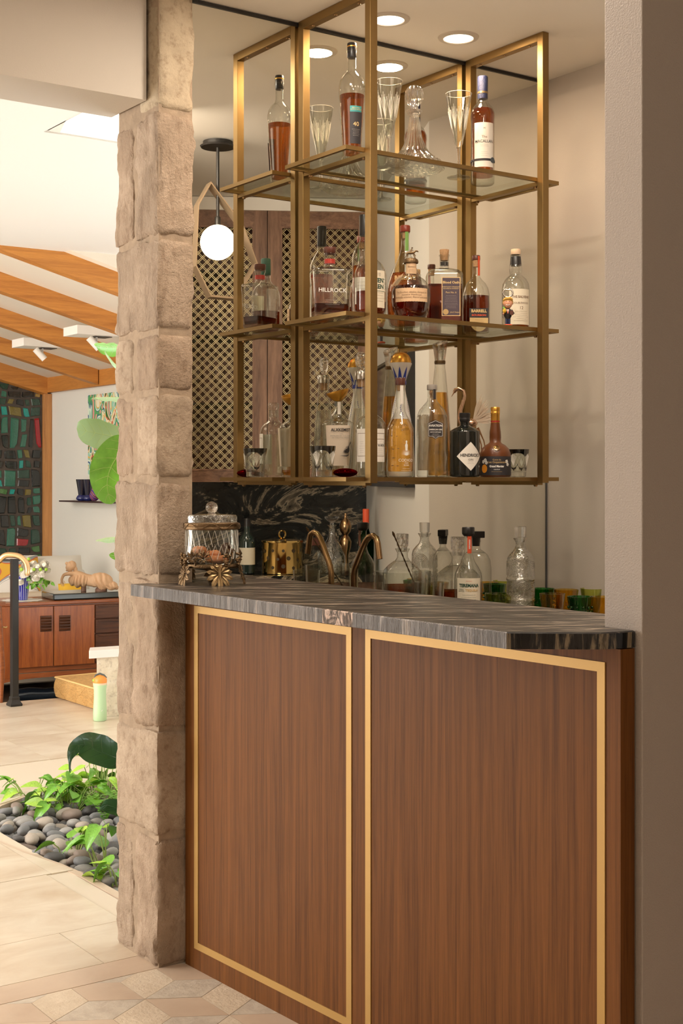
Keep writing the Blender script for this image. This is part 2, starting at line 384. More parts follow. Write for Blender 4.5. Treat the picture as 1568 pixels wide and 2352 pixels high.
# rhombus tiles of the bar side, laid as tumbling blocks
DX = .1265; HH = .146; C0 = Vector((1.630, 3.197)); G = .0009
def clip_poly(poly, side):      # keep y<=3.378
    out = []
    for i, p in enumerate(poly):
        q = poly[(i+1) % len(poly)]
        a, b = 3.378-p[1], 3.378-q[1]
        if a >= 0: out.append(p)
        if a*b < 0:
            t = a/(a-b); out.append((p[0]+(q[0]-p[0])*t, p[1]+(q[1]-p[1])*t))
    return out
def shrink(poly, g):
    cx_ = sum(p[0] for p in poly)/len(poly); cy_ = sum(p[1] for p in poly)/len(poly)
    return [(cx_+(p[0]-cx_)*(1-g/.07), cy_+(p[1]-cy_)*(1-g/.07)) for p in poly]
rt = random.Random(3)
for j in range(-9, 3):
    for i in range(-7, 3):
        C = (C0.x+(2*i+(j & 1))*DX, C0.y+j*1.5*HH)
        for kind, offs in (('tile_grey', [(0, 0), (DX, -HH/2), (2*DX, 0), (DX, HH/2)]),
                           ('tile_smooth', [(0, 0), (0, -HH), (DX, -1.5*HH), (DX, -HH/2)]),
                           ('tile_rough', [(0, 0), (-DX, -HH/2), (-DX, -1.5*HH), (0, -HH)])):
            poly = [(C[0]+a, C[1]+b) for a, b in offs]
            if max(p[0] for p in poly) > 2.05 or min(p[0] for p in poly) < .85 or max(p[1] for p in poly) < 2.15: continue
            if rt.random() < .06: kind = 'tile_smooth'
            poly = clip_poly(poly, 0)
            if len(poly) < 3: continue
            ar = abs(sum(poly[k][0]*poly[(k+1) % len(poly)][1]-poly[(k+1) % len(poly)][0]*poly[k][1] for k in range(len(poly))))/2
            if ar < .0004: continue
            t = MB().prism(shrink(poly, G), -.004, .0+rt.uniform(-.0004, .0004))
            obj('tile', t, M[kind], floor)
# plain slabs: threshold strip, then staggered travertine courses
def slab(x0, y0, x1, y1, mk='tile'):
    obj('tile', MB().box(x0+.0012, y0+.0012, -.004, x1-.0012, y1-.0012, rt.uniform(-.0005, .0003)), M[mk], floor)
slab(-.2, 3.38, 1.12, 3.50, 'tile_smooth'); slab(1.12, 3.38, 1.9, 3.50, 'tile_smooth')
rows = [(3.50, 3.81, 1.657), (3.81, 4.40, 1.866), (4.40, 5.0, 1.45), (5.0, 5.6, 1.95), (5.6, 6.2, 2.456), (6.2, 6.8, 2.654), (6.8, 7.4, 3.04), (7.4, 8.0, 2.55)]
for (y0, y1, xj) in rows:
    L = .9; k0 = -4
    for k in range(k0, 4):
        x0 = xj+k*L; x1 = x0+L
        if x1 < .2 or x0 > 4.2: continue
        if y0 < 5.7:                               # planter side
            if x0 > 1.86: continue
            x1 = min(x1, 1.985 if y0 < 4.35 else 1.885)
            if x1-x0 < .02: continue
        if y1 > 7.3:
            # last course follows the step edge
            ya, yb = edge_x(x0).y-.01, edge_x(x1).y-.01
            poly = [(x0+.0012, y0+.0012), (x1-.0012, y0+.0012), (x1-.0012, yb), (x0+.0012, ya)]
            if y0 > min(ya, yb)-.05: continue
            if y1 < 7.9: poly = [(x0+.0012, y0+.0012), (x1-.0012, y0+.0012), (x1-.0012, min(y1-.0012, yb)), (x0+.0012, min(y1-.0012, ya))]
            obj('tile', MB().prism(poly, -.004, 0), M['tile'], floor)
        else: slab(x0, y0, x1, y1)
fp_ = [(1.885, 4.40), (1.966, 4.40), (1.950, 4.50), (1.908, 4.71), (1.886, 4.92), (1.910, 5.125), (1.988, 5.31), (2.10, 5.455), (2.265, 5.56), (2.50, 5.635), (3.6, 5.715), (3.6, 5.76), (1.95, 5.76), (1.885, 5.60)]
obj('tile', MB().prism(fp_, -.05, 0), M['tile'], floor)
# nosing of the step
nb = MB(); q = Vector((-ed.y, ed.x))
a, b_ = edge_x(-.5), edge_x(5.0)
nb.prism([(a.x, a.y), (b_.x, b_.y), (b_.x+q.x*.02, b_.y+q.y*.02), (a.x+q.x*.02, a.y+q.y*.02)], -.045, 0)
obj('nosing', nb, M['tile_smooth'], floor)
M['lowfloor'] = wood('dark_wood_floor', (.035, .018, .010), (.10, .055, .032), (.8, 9, 9), .4)
struct('floor_lower', MB().box(-2.5, 7.2, ZL-.05, 6.0, 12.2, ZL), M['lowfloor'])

# ------------------------------------------------------------------ ceiling with skylight, header
ZC = 2.72; YE = 7.59
m = MB()
m.box(-2.6, -2.1, ZC, 6.1, 4.0, ZC+.1); m.box(-2.6, 4.0, ZC, 2.125, 4.99, ZC+.1); m.box(3.4, 4.0, ZC, 6.1, 4.99, ZC+.1)
m.box(-2.6, 4.99, ZC, 6.1, YE, ZC+.1); m.prism([(2.12, 4.81), (2.175, 4.991), (2.12, 4.991)], ZC, ZC+.1)
ceil = struct('ceiling', m, M['ceil'])
s = MB(); s.box(2.085, 3.96, ZC+.1, 2.125, 5.03, ZC+.4); s.box(3.4, 3.96, ZC+.1, 3.44, 5.03, ZC+.4); s.box(2.125, 4.99, ZC+.1, 3.4, 5.03, ZC+.4); s.box(2.125, 3.96, ZC+.1, 3.4, 4.0, ZC+.4)
obj('skylight_shaft', s, M['white'], ceil)
sg = obj('skylight_pane', MB().box(2.125, 4.0, ZC+.36, 3.4, 4.99, ZC+.372), M['shelfglass'], ceil)
M['ceilw'] = mat('bright_ceiling_paint', (.82, .79, .74), .7)
obj('living_side_panel', MB().box(-2.6, 3.66, ZC-.006, 2.11, YE-.001, ZC), M['ceilw'], ceil)
obj('living_side_panel', MB().box(2.11, 5.0, ZC-.006, 6.0, YE-.001, ZC), M['ceilw'], ceil)
HY0, HY1, HZ0 = 3.436, 3.660, 2.425
struct('wall_header', MB().box(-2.5, HY0, HZ0, 1.756, HY1, ZC), M['paint'])

# ------------------------------------------------------------------ walls
for x0_ in (2.2, 3.15, 4.1):
    for y0_ in (.4, 1.0, 1.6, 2.2): obj('tile', MB().box(x0_, y0_, -.004, x0_+.945, y0_+.595, 0), M['tile'], floor)
for x0_ in (-1.9, -1.0, -.1):
    for y0_ in (-.8, -.2, .4, 1.0, 1.6, 2.2, 2.8): obj('tile', MB().box(x0_, y0_, -.004, x0_+.895, y0_+.575, 0), M['tile'], floor)
for y0_ in (-.2, .4, 1.0, 1.55): obj('tile', MB().box(.805, y0_, -.004, 1.79, y0_+.545, 0), M['tile'], floor)
struct('wall_back', MB().box(1.872, MY+.008, 0, 3.35, 3.64, ZC), M['paint'])
struct('wall_side', MB().box(3.25, 2.744, 0, 3.35, MY+.008, ZC), M['nicheshade'])
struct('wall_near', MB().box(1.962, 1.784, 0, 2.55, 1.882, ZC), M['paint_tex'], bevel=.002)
rd = Vector((.79, -1.444)).normalized(); rn = Vector((rd.y, -rd.x))    # return wall, turned 30 degrees
p0 = Vector((3.25, 2.744)); p1 = p0+rd*2.05
wr = MB().prism([(p0.x, p0.y), (p1.x, p1.y), (p1.x-rn.x*.1, p1.y-rn.y*.1), (p0.x-rn.x*.1+.0, p0.y-rn.y*.1)], 0, ZC)
M['coolwall'] = mat('cool_white_paint', (.70, .67, .62), .65)
struct('wall_angled', wr, M['coolwall'])
struct('wall_left', MB().box(-2.6, -2.1, 0, -2.5, 12.2, ZC+.6), M['white'])
struct('wall_rear', MB().box(-2.5, -2.1, 0, 6.0, -2.0, ZC), M['paint'])
struct('wall_right', MB().box(6.0, -2.1, -.3, 6.1, 12.2, ZC), M['paint'])
# picture wall of the living room and stained-glass wall
XW = 5.02; YW = 11.76
struct('wall_picture', MB().box(XW, 3.7, ZL, XW+.12, YW+.12, 3.0), M['cream'])
struct('wall_far', MB().box(-2.5, YW+.03, ZL, XW+.12, YW+.15, 4.6), M['cream'])
# sloping roof boards above the beams
def zroof(x): return 2.278+.26*(5.0-x)
r_ = MB(); xa, xb = -2.5, 5.14
r_.add([(xa, YE-.1, zroof(xa)), (xb, YE-.1, zroof(xb)), (xb, 12.0, zroof(xb)), (xa, 12.0, zroof(xa)),
        (xa, YE-.1, zroof(xa)+.08), (xb, YE-.1, zroof(xb)+.08), (xb, 12.0, zroof(xb)+.08), (xa, 12.0, zroof(xa)+.08)],
       [(0,1,2,3),(7,6,5,4),(0,4,5,1),(1,5,6,2),(2,6,7,3),(3,7,4,0)])
M['roofc'] = mat('cream_roof_boards', (.80, .72, .60), .7)
struct('ceiling_sloped', r_, M['roofc'])
struct('wall_gable', MB().prism([(-2.5, ZC+.1), (3.4, ZC+.1), (-2.5, zroof(-2.5)+.08)], -.02, .0, M=Matrix(((1,0,0,0),(0,0,1,YE-.02),(0,1,0,0),(0,0,0,1)))), M['white'])
# beams
Bm = Matrix.Rotation(-math.atan(.26)*-1, 4, 'Y')
def beam(y, x1=4.96, w=.09, h=.125, name='ceiling_beam', label=None):
    b = MB(); xa_ = -2.0
    for (x) in (0,): pass
    def q(x, dz): return zroof(x)-dz
    vs = [(xa_, y-w/2, q(xa_, h)), (x1, y-w/2, q(x1, h)), (x1, y+w/2, q(x1, h)), (xa_, y+w/2, q(xa_, h)),
          (xa_, y-w/2, q(xa_, 0)), (x1, y-w/2, q(x1, 0)), (x1, y+w/2, q(x1, 0)), (xa_, y+w/2, q(xa_, 0))]
    b.add(vs, [(3,2,1,0),(4,5,6,7),(0,1,5,4),(1,2,6,5),(2,3,7,6),(3,0,4,7)])
    o = obj(name, b, M['beam'])
    return o
BL = ['wooden roof beam nearest the flat white ceiling', 'wooden roof beam just before the right-hand spotlight', 'wooden roof beam between the two ceiling spotlights', 'wooden roof beam nearest the glass mosaic window, ending on the wall plate']
for k, y in enumerate((7.61, 8.60, 9.61, 10.64)):
    tag(beam(y), ['orange timber roof beam cut off by the flat white ceiling', 'orange timber roof beam in front of the larger track spotlight', 'orange timber roof beam between the two track spotlights', 'orange timber roof beam farthest back, its end showing above the picture wall'][k], 'beam', 'sloping roof beams')
struct('trim_1', MB().box(XW-.05, 7.6, 2.15, XW, YW, 2.335), M['beam_y'])       # wall plate
# header over the mosaic window follows the roof
b = MB(); xa_ = 2.0
def q(x, d): return zroof(x)-d
b.add([(xa_, YW-.07, q(xa_, .15)), (XW-.05, YW-.07, q(XW-.05, .15)), (XW-.05, YW+.03, q(XW-.05, .17)), (xa_, YW+.03, q(xa_, .17)),
       (xa_, YW-.07, q(xa_, 0)), (XW-.05, YW-.07, q(XW-.05, 0)), (XW-.05, YW+.03, q(XW-.05, 0)), (xa_, YW+.03, q(xa_, 0))],
      [(3,2,1,0),(4,5,6,7),(0,1,5,4),(1,2,6,5),(2,3,7,6),(3,0,4,7)])
struct('trim_2', b, M['beam'])
struct('trim_3', MB().box(at_y(96, YW), YW-.06, ZL, XW-.002, YW+.03, q(XW-.1, .17)+.01), M['post'])

# ------------------------------------------------------------------ mosaic glass window
win = MB().box(3.72, YW-.012, ZL, at_y(95.5, YW), YW+.02, 2.9)
M['matrix'] = mat('grey_concrete_matrix', (.075, .058, .045), .8, bscale=60, bstr=.5, var=.3, vscale=20)
wn = struct('window_1', win, M['matrix'])
def chip(name, c, r=.12, em=0):
    m_, nt, b2, o2 = nodes(name); b2.inputs['Base Color'].default_value = (*c, 1); b2.inputs['Roughness'].default_value = r
    b2.inputs['Coat Weight'].default_value = .6
    bump(nt, b2, noisetex(nt, coords(nt), 55, 3, .6), .5, .01)
    if em: b2.inputs['Emission Color'].default_value = (*c, 1); b2.inputs['Emission Strength'].default_value = em  # faint glow put in for daylight passing through the glass
    return m_
chips = [chip('glass_black', (.008, .010, .009)), chip('glass_bottle_green', (.012, .05, .03)), chip('glass_green', (.03, .14, .09)),
         chip('glass_teal', (.01, .24, .20), em=.08), chip('glass_olive', (.16, .12, .02)), chip('glass_red', (.30, .01, .015), em=.05), chip('glass_amber', (.32, .19, .04)), chip('glass_leaf', (.06, .16, .04))]
wts = [30, 24, 16, 7, 9, 1.6, 4, 9]
rg = random.Random(11)
xl0, xl1 = 3.75, at_y(94, YW)-.004
zb_ = .15
def wob(x, z): return (x+.010*noise.noise(Vector((x*14, z*9, 3))), z+.022*noise.noise(Vector((x*7, z*5, 9))))
while zb_ < 2.42:
    h = rg.choice([.07, .09, .12, .17, .24, .30]); xs = [xl0]
    while xs[-1] < xl1-.05: xs.append(xs[-1]+(rg.choice([.06, .075, .09, .13]) if h < .2 else rg.choice([.045, .06, .08, .10])))
    xs[-1] = xl1
    if xs[-1]-xs[-2] < .03: xs.pop(-2)
    for x0_, x1_ in zip(xs, xs[1:]):
        cells = [(zb_, zb_+h)] if h < .16 or rg.random() < .6 else [(zb_, zb_+h*.45), (zb_+h*.45, zb_+h)]
        for (c0_, c1_) in cells:
            i_ = rg.uniform(.007, .015); sk = rg.uniform(-.010, .010)
            pts = [(x0_+i_+sk, c0_+i_), (x1_-i_+sk, c0_+i_*.7), (x1_-i_-sk, c1_-i_), (x0_+i_-sk, c1_-i_*.8)]
            cc = rg.randrange(4)
            if rg.random() < .6:           # one corner cut or rounded
                p_, pp_, pn_ = pts[cc], pts[cc-1], pts[(cc+1) % 4]; f_ = rg.uniform(.25, .5)
                q1_ = tuple(p_[k]+(pp_[k]-p_[k])*f_ for k in (0, 1)); q2_ = tuple(p_[k]+(pn_[k]-p_[k])*f_ for k in (0, 1)); mid_ = tuple((q1_[k]+q2_[k])/2*.55+p_[k]*.45 for k in (0, 1))
                pts = pts[:cc]+[q1_, mid_, q2_]+pts[cc+1:]
            pts = [wob(*p_) for p_ in pts]; zmax = q(x1_, .15)-.006
            pts = [(min(p_, xl1+.002), min(z_, zmax)) for p_, z_ in pts]
            if max(p[1] for p in pts)-min(p[1] for p in pts) < .02: continue
            n = len(pts); xc_ = sum(p[0] for p in pts)/n; zc_ = sum(p[1] for p in pts)/n; pr = rg.uniform(.004, .012); cm = MB()
            cm.add([(p[0], YW-.012, p[1]) for p in pts]+[(xc_+(p[0]-xc_)*.88, YW-.012-pr, zc_+(p[1]-zc_)*.9) for p in pts],
                   [tuple(range(n, 2*n))]+[(i, (i+1) % n, n+(i+1) % n, n+i) for i in range(n)])
            obj('glass_chip', cm, rg.choices(chips, wts)[0], wn)
    zb_ += h

# ------------------------------------------------------------------ stone pillar
PX, PYF, PYB = 1.757, 3.372, 3.640
pil = thing('stone_pillar', 'rough limestone pillar of stacked blocks beside the bar', 'pillar')
def zc(py): return EYE-(py-HZ)*3.77/F
def stone(x0, y0, z0, x1, y1, z1, amp=.006, seed=0, mi=0, step=.014, tool=0, rnd=.007):
    nx, ny, nz = [max(2, int(round(d/step))) for d in (x1-x0, y1-y0, z1-z0)]
    mb = MB(); idx = {}
    def vid(i, j, k):
        if (i, j, k) not in idx:
            p = Vector((x0+(x1-x0)*i/nx, y0+(y1-y0)*j/ny, z0+(z1-z0)*k/nz))
            # rounded, worn arrises
            c = Vector(((x0+x1)/2, (y0+y1)/2, (z0+z1)/2)); hx = [(x1-x0)/2, (y1-y0)/2, (z1-z0)/2]
            d = [hx[a]-abs(p[a]-c[a]) for a in range(3)]
            wob = noise.noise(p*9+Vector((seed, 0, 0)))*.6+.6
            for a in range(3):
                for b2 in range(3):
                    if a != b2 and d[a] < 1e-6 and d[b2] < rnd*2*wob:
                        p[a] -= math.copysign((1-d[b2]/(rnd*2*wob))**2*rnd*wob, p[a]-c[a])
            s_ = Vector((seed*3.1, seed*1.7, 0))
            nrm = Vector([math.copysign(1, p[a]-c[a]) if d[a] < 1e-6 else 0 for a in range(3)])
            n1 = noise.fractal(p*6+s_, 1, 2, 4)*amp*1.3
            pv = Vector((p.x*22, p.y*22, p.z*9)); n2 = noise.noise(pv+s_)
            pit = -amp*2.6*max(0, n2-.34)/.4
            n3 = noise.fractal(p*40+s_, .8, 2, 3)*amp*.55
            if tool: n3 += sin((p.y+p.x)*tool)*.0009
            k3 = .45 if (d[1] < 1e-6 and d[0] > 1e-6) else 1
            p += nrm*max(-.0045, min(amp*1.2, (n1+pit+n3)*k3))
            idx[(i, j, k)] = len(mb.v); mb.v.append(tuple(p))
        return idx[(i, j, k)]
    def face(f): mb.f.append(f); mb.m.append(0)
    for i in range(nx):
        for j in range(ny):
            face((vid(i, j, nz), vid(i+1, j, nz), vid(i+1, j+1, nz), vid(i, j+1, nz))); face((vid(i, j, 0), vid(i, j+1, 0), vid(i+1, j+1, 0), vid(i+1, j, 0)))
    for i in range(nx):
        for k in range(nz):
            face((vid(i, 0, k), vid(i+1, 0, k), vid(i+1, 0, k+1), vid(i, 0, k+1))); face((vid(i, ny, k), vid(i, ny, k+1), vid(i+1, ny, k+1), vid(i+1, ny, k)))
    for j in range(ny):
        for k in range(nz):
            face((vid(0, j, k), vid(0, j, k+1), vid(0, j+1, k+1), vid(0, j+1, k))); face((vid(nx, j, k), vid(nx, j+1, k), vid(nx, j+1, k+1), vid(nx, j, k+1)))
    return obj('stone', mb, LS[mi], pil, smooth=True, ang=55)
XR = 1.8725; YS = 3.520
obj('mortar', MB().box(PX+.008, PYF+.007, 0, XR-.002, PYB-.012, ZC), M['mortar'], pil)
J = .0075
courses = [  # z bottom px, z top px, split, material(s)
    (2226, 1931, True, 1, 0), (1921, 1684, False, 2, 2), (1675, 1338, True, 1, 0), (1326, 1106, False, 0, 0), (1097, 907, True, 2, 1),
    (899, 766, True, 1, 2), (756, 546, False, 0, 0), (537, 254, True, 0, 1)]
for n_, (pb, pt, spl, a_, b2) in enumerate(courses):
    z0, z1 = zc(pb), zc(pt)
    if n_ == 0: z0 = 0.0
    if spl:
        stone(PX, PYF, z0, XR, YS-J, z1, .0075, n_*2+1, a_, tool=0)
        stone(PX+.004, YS+J, z0, XR, PYB, z1, .006, n_*2+2, b2)
    else:
        stone(PX, PYF, z0, XR, PYB, z1, .006, n_*2+1, a_, tool=900 if n_ in (6,) else 0)
stone(PX-.0+.006, PYF, zc(245), XR, 3.50, ZC-.004, .004, 33, 3)
# ------------------------------------------------------------------ mirror
mir = tag(obj('wall_mirror', MB().box(1.872, MY, .912, 3.246, MY+.006, ZC-.012), M['mirror']), 'large frameless wall mirror behind the hanging bronze shelves', 'mirror')
t = MB().box(1.872, MY-.004, ZC-.012, 3.246, MY+.006, ZC-.003); obj('top_channel', t, M['black'], mir)
obj('edge_channel', MB().box(3.2435, MY-.003, .912, 3.2475, MY+.006, ZC-.003), mat('grey_edge', (.12, .12, .12), .4, .5), mir)

# ------------------------------------------------------------------ bar peninsula
PL = Vector((1.842, 3.366)); PR = Vector((1.920, 1.800)); pd = (PR-PL).normalized(); pn = Vector((pd.y, -pd.x))
if pn.x > 0: pn = -pn
def on_panel(px):
    r = ray(px); # solve PL + s*pd = k*r
    det = pd.x*(-r.y)-pd.y*(-r.x)
    s_ = (-PL.x*(-r.y)+PL.y*(-r.x))/det
    return s_
def bp(s_, off, z): p = PL+pd*s_+pn*off; return (p.x, p.y, z)
LEN = (PR-PL).length
bar = thing('bar_cabinet', 'walnut veneer bar front with inlaid brass rectangles', 'bar', (PL.x, PL.y, 0))
def bobj(name, mb, m_, parent, **k):
    mb.v = [(v[0]-PL.x, v[1]-PL.y, v[2]) for v in mb.v]; return obj(name, mb, m_, parent, **k)
b = MB(); a_ = bp(0, 0, 0); c_ = bp(LEN, 0, 0)
b.prism([(a_[0], a_[1]), (c_[0], c_[1]), (1.958, 1.800), (1.958, 1.886), (2.12, 1.886), (2.12, 3.372), (1.875, 3.372)], 0.0, 1.036)
bobj('carcass', b, M['walnut'], bar)
def strip(s0, s1, z0, z1, mb, t_=.0022):
    vs = [bp(s0, 0, z0), bp(s1, 0, z0), bp(s1, 0, z1), bp(s0, 0, z1), bp(s0, t_, z0), bp(s1, t_, z0), bp(s1, t_, z1), bp(s0, t_, z1)]
    mb.add(vs, [(4,5,6,7),(0,1,5,4),(1,2,6,5),(2,3,7,6),(3,0,4,7)])
ZT, ZB, WS = 1.008, .057, .0195
def inlay(pa, pb):
    s0, s1 = on_panel(pa), on_panel(pb)
    fr = bpy.data.objects.new('brass_inlay_frame', None); COL.objects.link(fr); fr.parent = bar
    for nm, args in (('stile', (s0, s0+WS, ZB, ZT)), ('stile', (s1-WS, s1, ZB, ZT)), ('rail', (s0+WS, s1-WS, ZT-WS, ZT)), ('rail', (s0+WS, s1-WS, ZB, ZB+WS))):
        mb = MB(); strip(*args, mb); bobj(nm, mb, M['inlay'], fr)
inlay(447, 808); inlay(840, 1390)

# raised counter: slab with leathered top, chiselled front, polished corner
def fe(y): t_ = (3.326-y)/(3.326-1.919); return (1.688+.050*t_, y)
top = [(1.688, 3.326), fe(2.505), fe(2.395), (1.738, 1.919), (1.879, 1.811), (1.925, 1.800), (1.9585, 1.799), (1.9585, 1.886), (2.152, 1.886), (2.128, 3.380), (1.874, 3.380), (1.874, 3.366), (1.750, 3.366), (1.750, 3.40), (1.690, 3.40)]
mb = MB(); n = len(top); z0, z1 = 1.038, 1.070; bv = .0025
ins = []
for i, p in enumerate(top):
    pp, pc, pnx = Vector(top[i-1]), Vector(p), Vector(top[(i+1) % n])
    d1 = (pc-pp).normalized(); d2 = (pnx-pc).normalized(); n1 = Vector((-d1.y, d1.x)); n2 = Vector((-d2.y, d2.x)); nn = (n1+n2)
    nn = nn/max(.3, nn.dot(n1)); ins.append(pc+nn*bv)
vs = [(p[0], p[1], z0) for p in top]+[(p[0], p[1], z1-bv) for p in top]+[(p[0], p[1], z1) for p in ins]
mb.add(vs, [tuple(range(2*n, 3*n))], 0)
mb.add(vs, [tuple(range(n-1, -1, -1))], 0)
for i in range(n):
    mi = 1 if i in (0, 2, 14) else 3 if i == 1 else 2
    mb.add(vs, [(i, (i+1) % n, n+(i+1) % n, n+i)], mi); mb.add(vs, [(n+i, n+(i+1) % n, 2*n+(i+1) % n, 2*n+i)], mi if mi in (1, 3) else 0)
ct = obj('bar_countertop', mb, [M['counter'], M['counter_edge'], M['counter_pol'], M['inclusion']])
tag(ct, 'raised grey and black marble countertop with chiselled edge on the walnut bar', 'countertop')

# low working counter along the mirror
lc = thing('back_counter', 'low black marble counter in front of the mirror behind the bar', 'counter', (2.7, 3.08, 0))
def rel(mb, o):
    l = o.location; mb.v = [(v[0]-l.x, v[1]-l.y, v[2]-l.z) for v in mb.v]; return mb
obj('slab', rel(MB().box(2.155, 2.784, .88, 3.248, MY-.002, .91), lc), M['splash'], lc)
obj('cabinet_body', rel(MB().box(2.16, 2.82, 0, 3.248, MY-.002, .88), lc), M['walnut_d'], lc)
for k in range(2):
    x0 = 2.18+k*.53; d = obj('door', rel(MB().box(x0, 2.80, .08, x0+.51, 2.82, .86), lc), M['walnut'], lc)
    obj('handle', rel(MB().bar((x0+.05, 2.785, .6), (x0+.05, 2.785, .75), .01), lc), M['brass'], d)

# ------------------------------------------------------------------ opposite cabinets, seen in the mirror
cd = Vector((-.861, -.508)).normalized(); cn = Vector((-cd.y, cd.x))
if cn.dot(Vector((-1, 1))) < 0: cn = -cn
CE = Vector((3.935, 1.462))
def cp(s_, off, z): p = CE+cd*s_+cn*off; return (p.x, p.y, z)
def cbx(mb, s0, s1, o0, o1, z0, z1):
    vs = [cp(s, o, z) for z in (z0, z1) for o in (o0, o1) for s in (s0, s1)]
    return mb.add(vs, [(0,1,3,2),(4,6,7,5),(0,4,5,1),(2,3,7,6),(0,2,6,4),(1,5,7,3)])
def cv(px, off=0.0):   # mirrored picture column -> distance along the cabinet front
    r = ray(px); r = Vector((r.x, r.y))
    # virtual ray mirrored: point (k r.x, 2MY - k r.y)
    o = CE+cn*off
    # o + s cd = (k rx, 2MY - k ry)
    a11, a12, b1 = cd.x, -r.x, -o.x; a21, a22, b2 = cd.y, r.y, 2*MY-o.y
    det = a11*a22-a12*a21; return (b1*a22-a12*b2)/det
struct('wall_pantry', cbx(MB(), -.2, 2.1, -.50, -.36, 0, ZC), M['paint'])
up = thing('wall_cabinet', 'walnut wall cabinet with crossed gold lattice doors', 'cabinet')
S_W = .512; ZB0, ZB1 = 1.345, 2.655
mb = MB(); cbx(mb, -.02, 2.0, -.35, -.335, ZB0, ZB1); cbx(mb, -.02, 2.0, -.335, -.025, ZB0, ZB0+.02); cbx(mb, -.02, 2.0, -.335, -.025, ZB1-.02, ZB1)
for k in range(0, 5): cbx(mb, max(-.02, k*S_W-.01), k*S_W+.01 if k else 0, -.335, -.025, ZB0+.02, ZB1-.02)
obj('carcass', mb, M['walnut_d'], up)
obj('crown', cbx(MB(), -.02, 2.0, -.30, .012, ZB1, ZB1+.062), M['ceil'], up)
for z in (1.72, 2.05, 2.36):
    obj('shelf', cbx(MB(), 0, 2.0, -.33, -.04, z, z+.008), thin_glass('green_edge_shelf', (.80, .92, .86), edge=.2) if z == 1.72 else bpy.data.materials['green_edge_shelf'], up)
M['lat'] = mat('gold_lattice_rod', (.62, .50, .28), .35, .6)
for k in range(3):
    s0, s1 = k*S_W+.002, (k+1)*S_W-.002
    d = obj('door', cbx(cbx(MB(), s0, s0+.062, -.022, 0, ZB0, ZB1), s1-.062, s1, -.022, 0, ZB0, ZB1), M['walnut_d'], up)
    if k == 0: wood('walnut_rail', (.12, .055, .03), (.32, .17, .10), (1.2, 14, 14), .45)
    for za_, zb_ in ((ZB0, ZB0+.055), (ZB1-.075, ZB1)): obj('rail', cbx(MB(), s0+.062, s1-.062, -.022, 0, za_, zb_), bpy.data.materials['walnut_rail'], d)
    obj('bead', cbx(cbx(cbx(cbx(MB(), s0+.062, s0+.070, -.012, .004, ZB0+.055, ZB1-.075), s1-.070, s1-.062, -.012, .004, ZB0+.055, ZB1-.075), s0+.07, s1-.07, -.012, .004, ZB0+.055, ZB0+.063), s0+.07, s1-.07, -.012, .004, ZB1-.083, ZB1-.075), M['walnut_d'], d)
    # double diagonal rods clipped to the opening
    lm = MB(); A0, A1, Z0, Z1 = s0+.068, s1-.068, ZB0+.062, ZB1-.082; W_, H_ = A1-A0, Z1-Z0
    per = .0425
    for dr in (1, -1):
        c = -H_
        while c < W_+H_:
            for off in (0, .0095):
                cc = c+off
                # line s = cc + dr*z
                pts = []
                if dr == 1: z_lo, z_hi = max(0, -cc), min(H_, W_-cc)
                else: z_lo, z_hi = max(0, cc-W_), min(H_, cc)
                if z_hi-z_lo > .004:
                    o_ = -.014 if dr == 1 else -.0105
                    lm.bar(cp(A0+cc+dr*z_lo, o_, Z0+z_lo), cp(A0+cc+dr*z_hi, o_, Z0+z_hi), .0023, .0023)
            c += per
    lo_ = obj('lattice', lm, M['lat'], d); lo_['kind'] = 'stuff'
bc = thing('base_cabinet', 'low walnut base cabinet under the lattice cupboards', 'cabinet')
obj('body', cbx(MB(), -.02, 2.0, -.35, .22, 0, .878), M['walnut_d'], bc)
obj('worktop', cbx(MB(), -.02, 2.0, -.355, .26, .878, .91), M['splash'], bc)
obj('backsplash', cbx(MB(), -.02, 2.0, -.36, -.345, .91, ZB0), M['splash'], bc)
# glasses inside the lattice cabinet
gm = MB(); gm.lathe([(.028, 0), (.03, .002), (.004, .008), (.004, .08), (.02, .10), (.034, .13), (.036, .16), (.030, .19)], 12, close=False)
rgl = random.Random(5); gl0 = None
for z in (1.366, 1.729, 2.059):
    for k in range(13):
        s_ = .05+k*.115+rgl.uniform(-.01, .01)
        if s_ > 1.5 or min(abs(s_-j*S_W) for j in range(4)) < .055: continue
        pt = cp(s_, -.17+rgl.uniform(-.05, .05), z)
        if gl0 is None:
            gl0 = obj('wine_glass', gm, M['glass'], smooth=True); g_ = gl0
        else: g_ = gl0.copy(); COL.objects.link(g_)
        g_.location = pt; lv_ = {1.366: 'cabinet floor', 1.729: 'lower glass shelf', 2.059: 'upper glass shelf'}[z]; tag(g_, 'clear stemmed glass on the '+lv_+' behind '+['the lattice door nearer the television', 'the middle lattice door', 'the far lattice door'][min(2, int(s_/S_W))], 'glass', 'stemmed glasses on the '+lv_+', door '+['one', 'two', 'three'][min(2, int(s_/S_W))])
